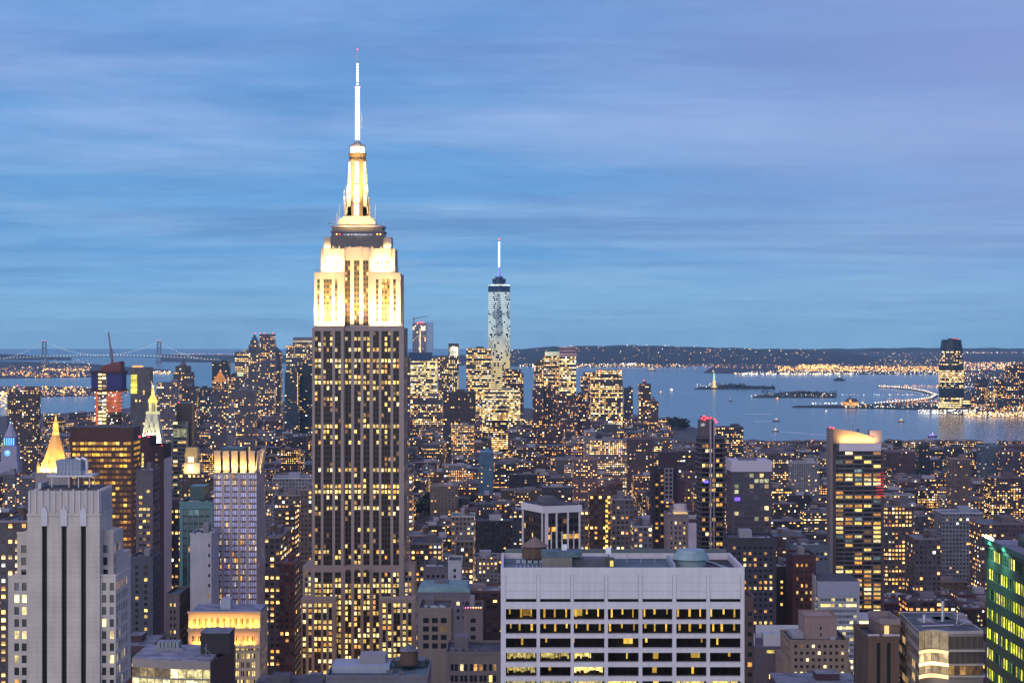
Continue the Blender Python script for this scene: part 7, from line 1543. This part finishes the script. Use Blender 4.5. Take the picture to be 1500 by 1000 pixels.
for f in FILL:
    Y, xa, xb, D, h, p0, p1, vis = f
    ci = random.randrange(len(PAL)); col, cn = PAL[ci]; j = random.uniform(.8, 1.25); col = tuple(c * j for c in col); lf = random.choice((.04, .08, .14, .2, .3, .45, .75))
    k = 3 if h < 20 and Y < 3000 else random.choice((0, 0, 1, 2)); fl = max(3.3, 2.7 * Y / F); by = max(random.choice((2.4, 3.0, 3.6, 4.4)), 2.3 * Y / F)
    at = AT(col, by, fl, lf, random.choice((.38, .45, .55, .7)), random.choice((.42, .5, .56)), random.uniform(.1, .65)); ri = random.choice((0, 1, 1, 2, 2, 3))
    if id(f) not in solo:
        shell(rest, xa, xb, Y, Y + D, 2, h, at, 1 + ri)
        if Y < 4200: w = xb - xa; q = random.uniform(.1, .6); shell(rest, xa + w * q, xa + w * (q + .28), Y + D * .35, Y + D * .7, h, h + random.uniform(2.5, 5), AT(col, 30, 30, 0), 1 + ri)
        continue
    nm, kn = KINDS_[k]; org = ((xa + xb) / 2, Y + D / 2, 2)
    mb = MB(); shell(mb, xa, xb, Y, Y + D, 2, h, at); o = mb.build(nm, [FAC, ROOFS[ri]], None, org)
    o['category'] = kn; o['group'] = {0: 'apartment buildings across the city', 1: 'loft buildings across the city', 2: 'office buildings across the city', 3: 'row houses across the city'}[k]
    w = xb - xa; wm = stone(tuple(round(c * 1.1, 3) for c in PAL[ci][0])); feat = 'flat roof'
    rim(o, xa - .12, xb + .12, Y - .12, Y + D + .12, h + .002, random.uniform(.7, 1.3), .45, wm)
    q = random.uniform(.08, .6); m = MB(); m.box(xa + w * q, xa + w * (q + .3), Y + D * .4, Y + D * .75, h + .003, h + random.uniform(2.6, 5)); m.build('bulkhead', stone(random.choice(((.3, .3, .33), (.14, .13, .15), (.2, .16, .15)))), o); feat = 'roof hut'
    if Y < 2100 and random.random() < .42: tank(o, xa + w * ((q + .55) % .8 + .1), Y + D * random.uniform(.2, .5), h, random.uniform(1.6, 2.3), random.uniform(3, 4.2), random.uniform(1.5, 3)); feat = 'water tank'
    if random.random() < .45:
        m = MB(); m.octa((xa + w * random.uniform(.1, .9), Y - .3 if random.random() < .5 else Y + D * .38, h + random.uniform(-1.5, 2.2)), .45 + Y / 7000); m.build('roof_lamp', random.choice((ORANGEGLOW, ORANGEGLOW, WARMGLOW, WHITE)), o)
    if Y < 1700:
        m = MB()
        for _ in range(random.randint(5, 11)): a = xa + w * random.uniform(.06, .85); b = Y + D * random.uniform(.1, .85); s_ = random.uniform(.8, 2.2); m.box(a, a + s_ * 1.4, b, b + s_, h + .004, h + .8 + s_ * .4)
        m.build('roof_vent', metal((.35, .38, .42), .6, .1), o)
    made.append([o, cn, kn, lf, feat, (p0 + p1) / 2, HY + (CAMZ - h) / Y * F, Y, w, h])
sp = MB()
for f in order:
    Y, xa, xb, D, h = f[:5]
    if Y < 950 or f[7] < 1 or random.random() > .92: continue
    for _ in range(random.choice((1, 2, 3))): r = Y / F * random.choice((.35, .45, .6)); sp.octa((xa - .8, Y - 2.5 - r, 2 + (h - 2) * random.uniform(.75, 1.02)), r, random.choice((0, 0, 0, 3, 1, 1, 2)))
sp.build('street_glimmer', LCOL, kind='stuff')
rest.build('far_city_blocks', [FAC] + ROOFS, kind='stuff')
ORDW = 'first second third fourth fifth sixth seventh eighth ninth tenth eleventh twelfth thirteenth fourteenth fifteenth sixteenth seventeenth eighteenth nineteenth twentieth'.split()
for e in made:
    o, cn, kn, lf, feat, p, y, Y, w, h = e
    near = min(LAND, key=lambda l: abs(l[1] - p) * 1.2 + abs(l[2] - y) + abs(l[3] - Y) * .02)
    rel = 'left of' if p < near[1] - 22 else 'right of' if p > near[1] + 22 else ('in front of' if Y < near[3] else 'beyond')
    lt = 'unlit' if lf < .05 else 'sparsely lit' if lf < .12 else 'half lit' if lf < .3 else 'brightly lit'
    e.append(' '.join(('%s %s %s with %s %s %s' % (lt, cn, kn, feat, rel, near[0])).split()))
byl = {}
for e in made: byl.setdefault(e[-1], []).append(e)
for lb, es in byl.items():
    es.sort(key=lambda e: e[5])
    for i, e in enumerate(es):
        tail = '' if len(es) == 1 else ', %s from left' % ORDW[min(i, 19)]; lab = lb + tail
        if len(lab.split()) > 16: lab = lb.replace(' with ' + e[4], ' with tank' if e[4] == 'water tank' else ' with hut') + tail
        if len(lab.split()) > 16: lab = lab.replace(' building', '', 1)
        if len(lab.split()) > 16: lab = lab.replace(' the ', ' ')
        if len(lab.split()) > 16: lab = lab.replace(' from left', '')
        e[0]['label'] = lab

# ------------------------------------------------------------------ shoreline trees, roof lamps, piers
BARK = stone((.06, .045, .035))
def tree(p, Y, r, label, group):
    x = X(p, Y); t = thing('tree', label, 'tree', (x, Y, 2), group)
    m = MB(); m.tube((x, Y, 2), (x, Y, 2 + r * 1.0), r * .12, 6, 0, r * .07); m.tube((x, Y, 2 + r * .8), (x + r * .5, Y, 2 + r * 1.5), r * .06, 5); m.tube((x, Y, 2 + r * .8), (x - r * .5, Y + r * .2, 2 + r * 1.5), r * .06, 5); m.build('trunk', BARK, t)
    m = MB(); crown(m, x, Y, 2 + r * .7, r, r * 1.5, 90); m.build('crown', LEAF, t)
for k in range(12): tree(975 + k * 2.6, 5250 + random.uniform(-60, 60) - k * 12, random.uniform(9, 14), 'dark leafy shoreline tree in a row before the water', 'row of dark trees along the shoreline')
for k in range(26): tree(604 + random.uniform(0, 90), 2650 + random.uniform(0, 160), random.uniform(8, 12), 'dark park tree in the grove among low roofs below the small blue building', 'grove of dark park trees among the roofs')
Yp = 4330; px = lambda p: X(p, Yp)
t = thing('pier_shed', 'long pale lamp-lined pier shed at the near shore', 'pier', (px(1322), Yp + 20, 0)); m = MB(); m.box(px(1297), px(1347), Yp, Yp + 60, 0, Z(661, Yp)); m.build('shed', stone((.38, .36, .33)), t); m = MB(); m.box(px(1297.5), px(1346.5), Yp - 1, Yp - .05, Z(666, Yp), Z(662, Yp)); m.build('lit_wall', lit((1, .78, .4), .8, .8, .05), t)
for k in range(6): m = MB(); x = px(1299 + k * 9); m.octa((x, Yp + 30, Z(652.5, Yp)), 2.2); h_ = m.build('lamp', glow((1, .92, .75), 5), t); m = MB(); m.tube((x, Yp + 30, Z(661, Yp)), (x, Yp + 30, Z(653.5, Yp)), .4, 4); m.build('lamp_post', lampm[0], h_)

# ------------------------------------------------------------------ air
hz = bpy.data.materials.new('haze'); hz.use_nodes = True; nt = hz.node_tree; nt.nodes.clear(); pv = nt.nodes.new('ShaderNodeVolumePrincipled'); pv.inputs['Color'].default_value = (.42, .78, 1, 1); pv.inputs['Density'].default_value = 1.9e-5; pv.inputs['Anisotropy'].default_value = .1
ou = nt.nodes.new('ShaderNodeOutputMaterial'); nt.links.new(pv.outputs[0], ou.inputs['Volume'])
m = MB(); m.box(-11800, 11800, -900, 32800, -1.7, 480); m.build('haze', hz, kind='stuff')
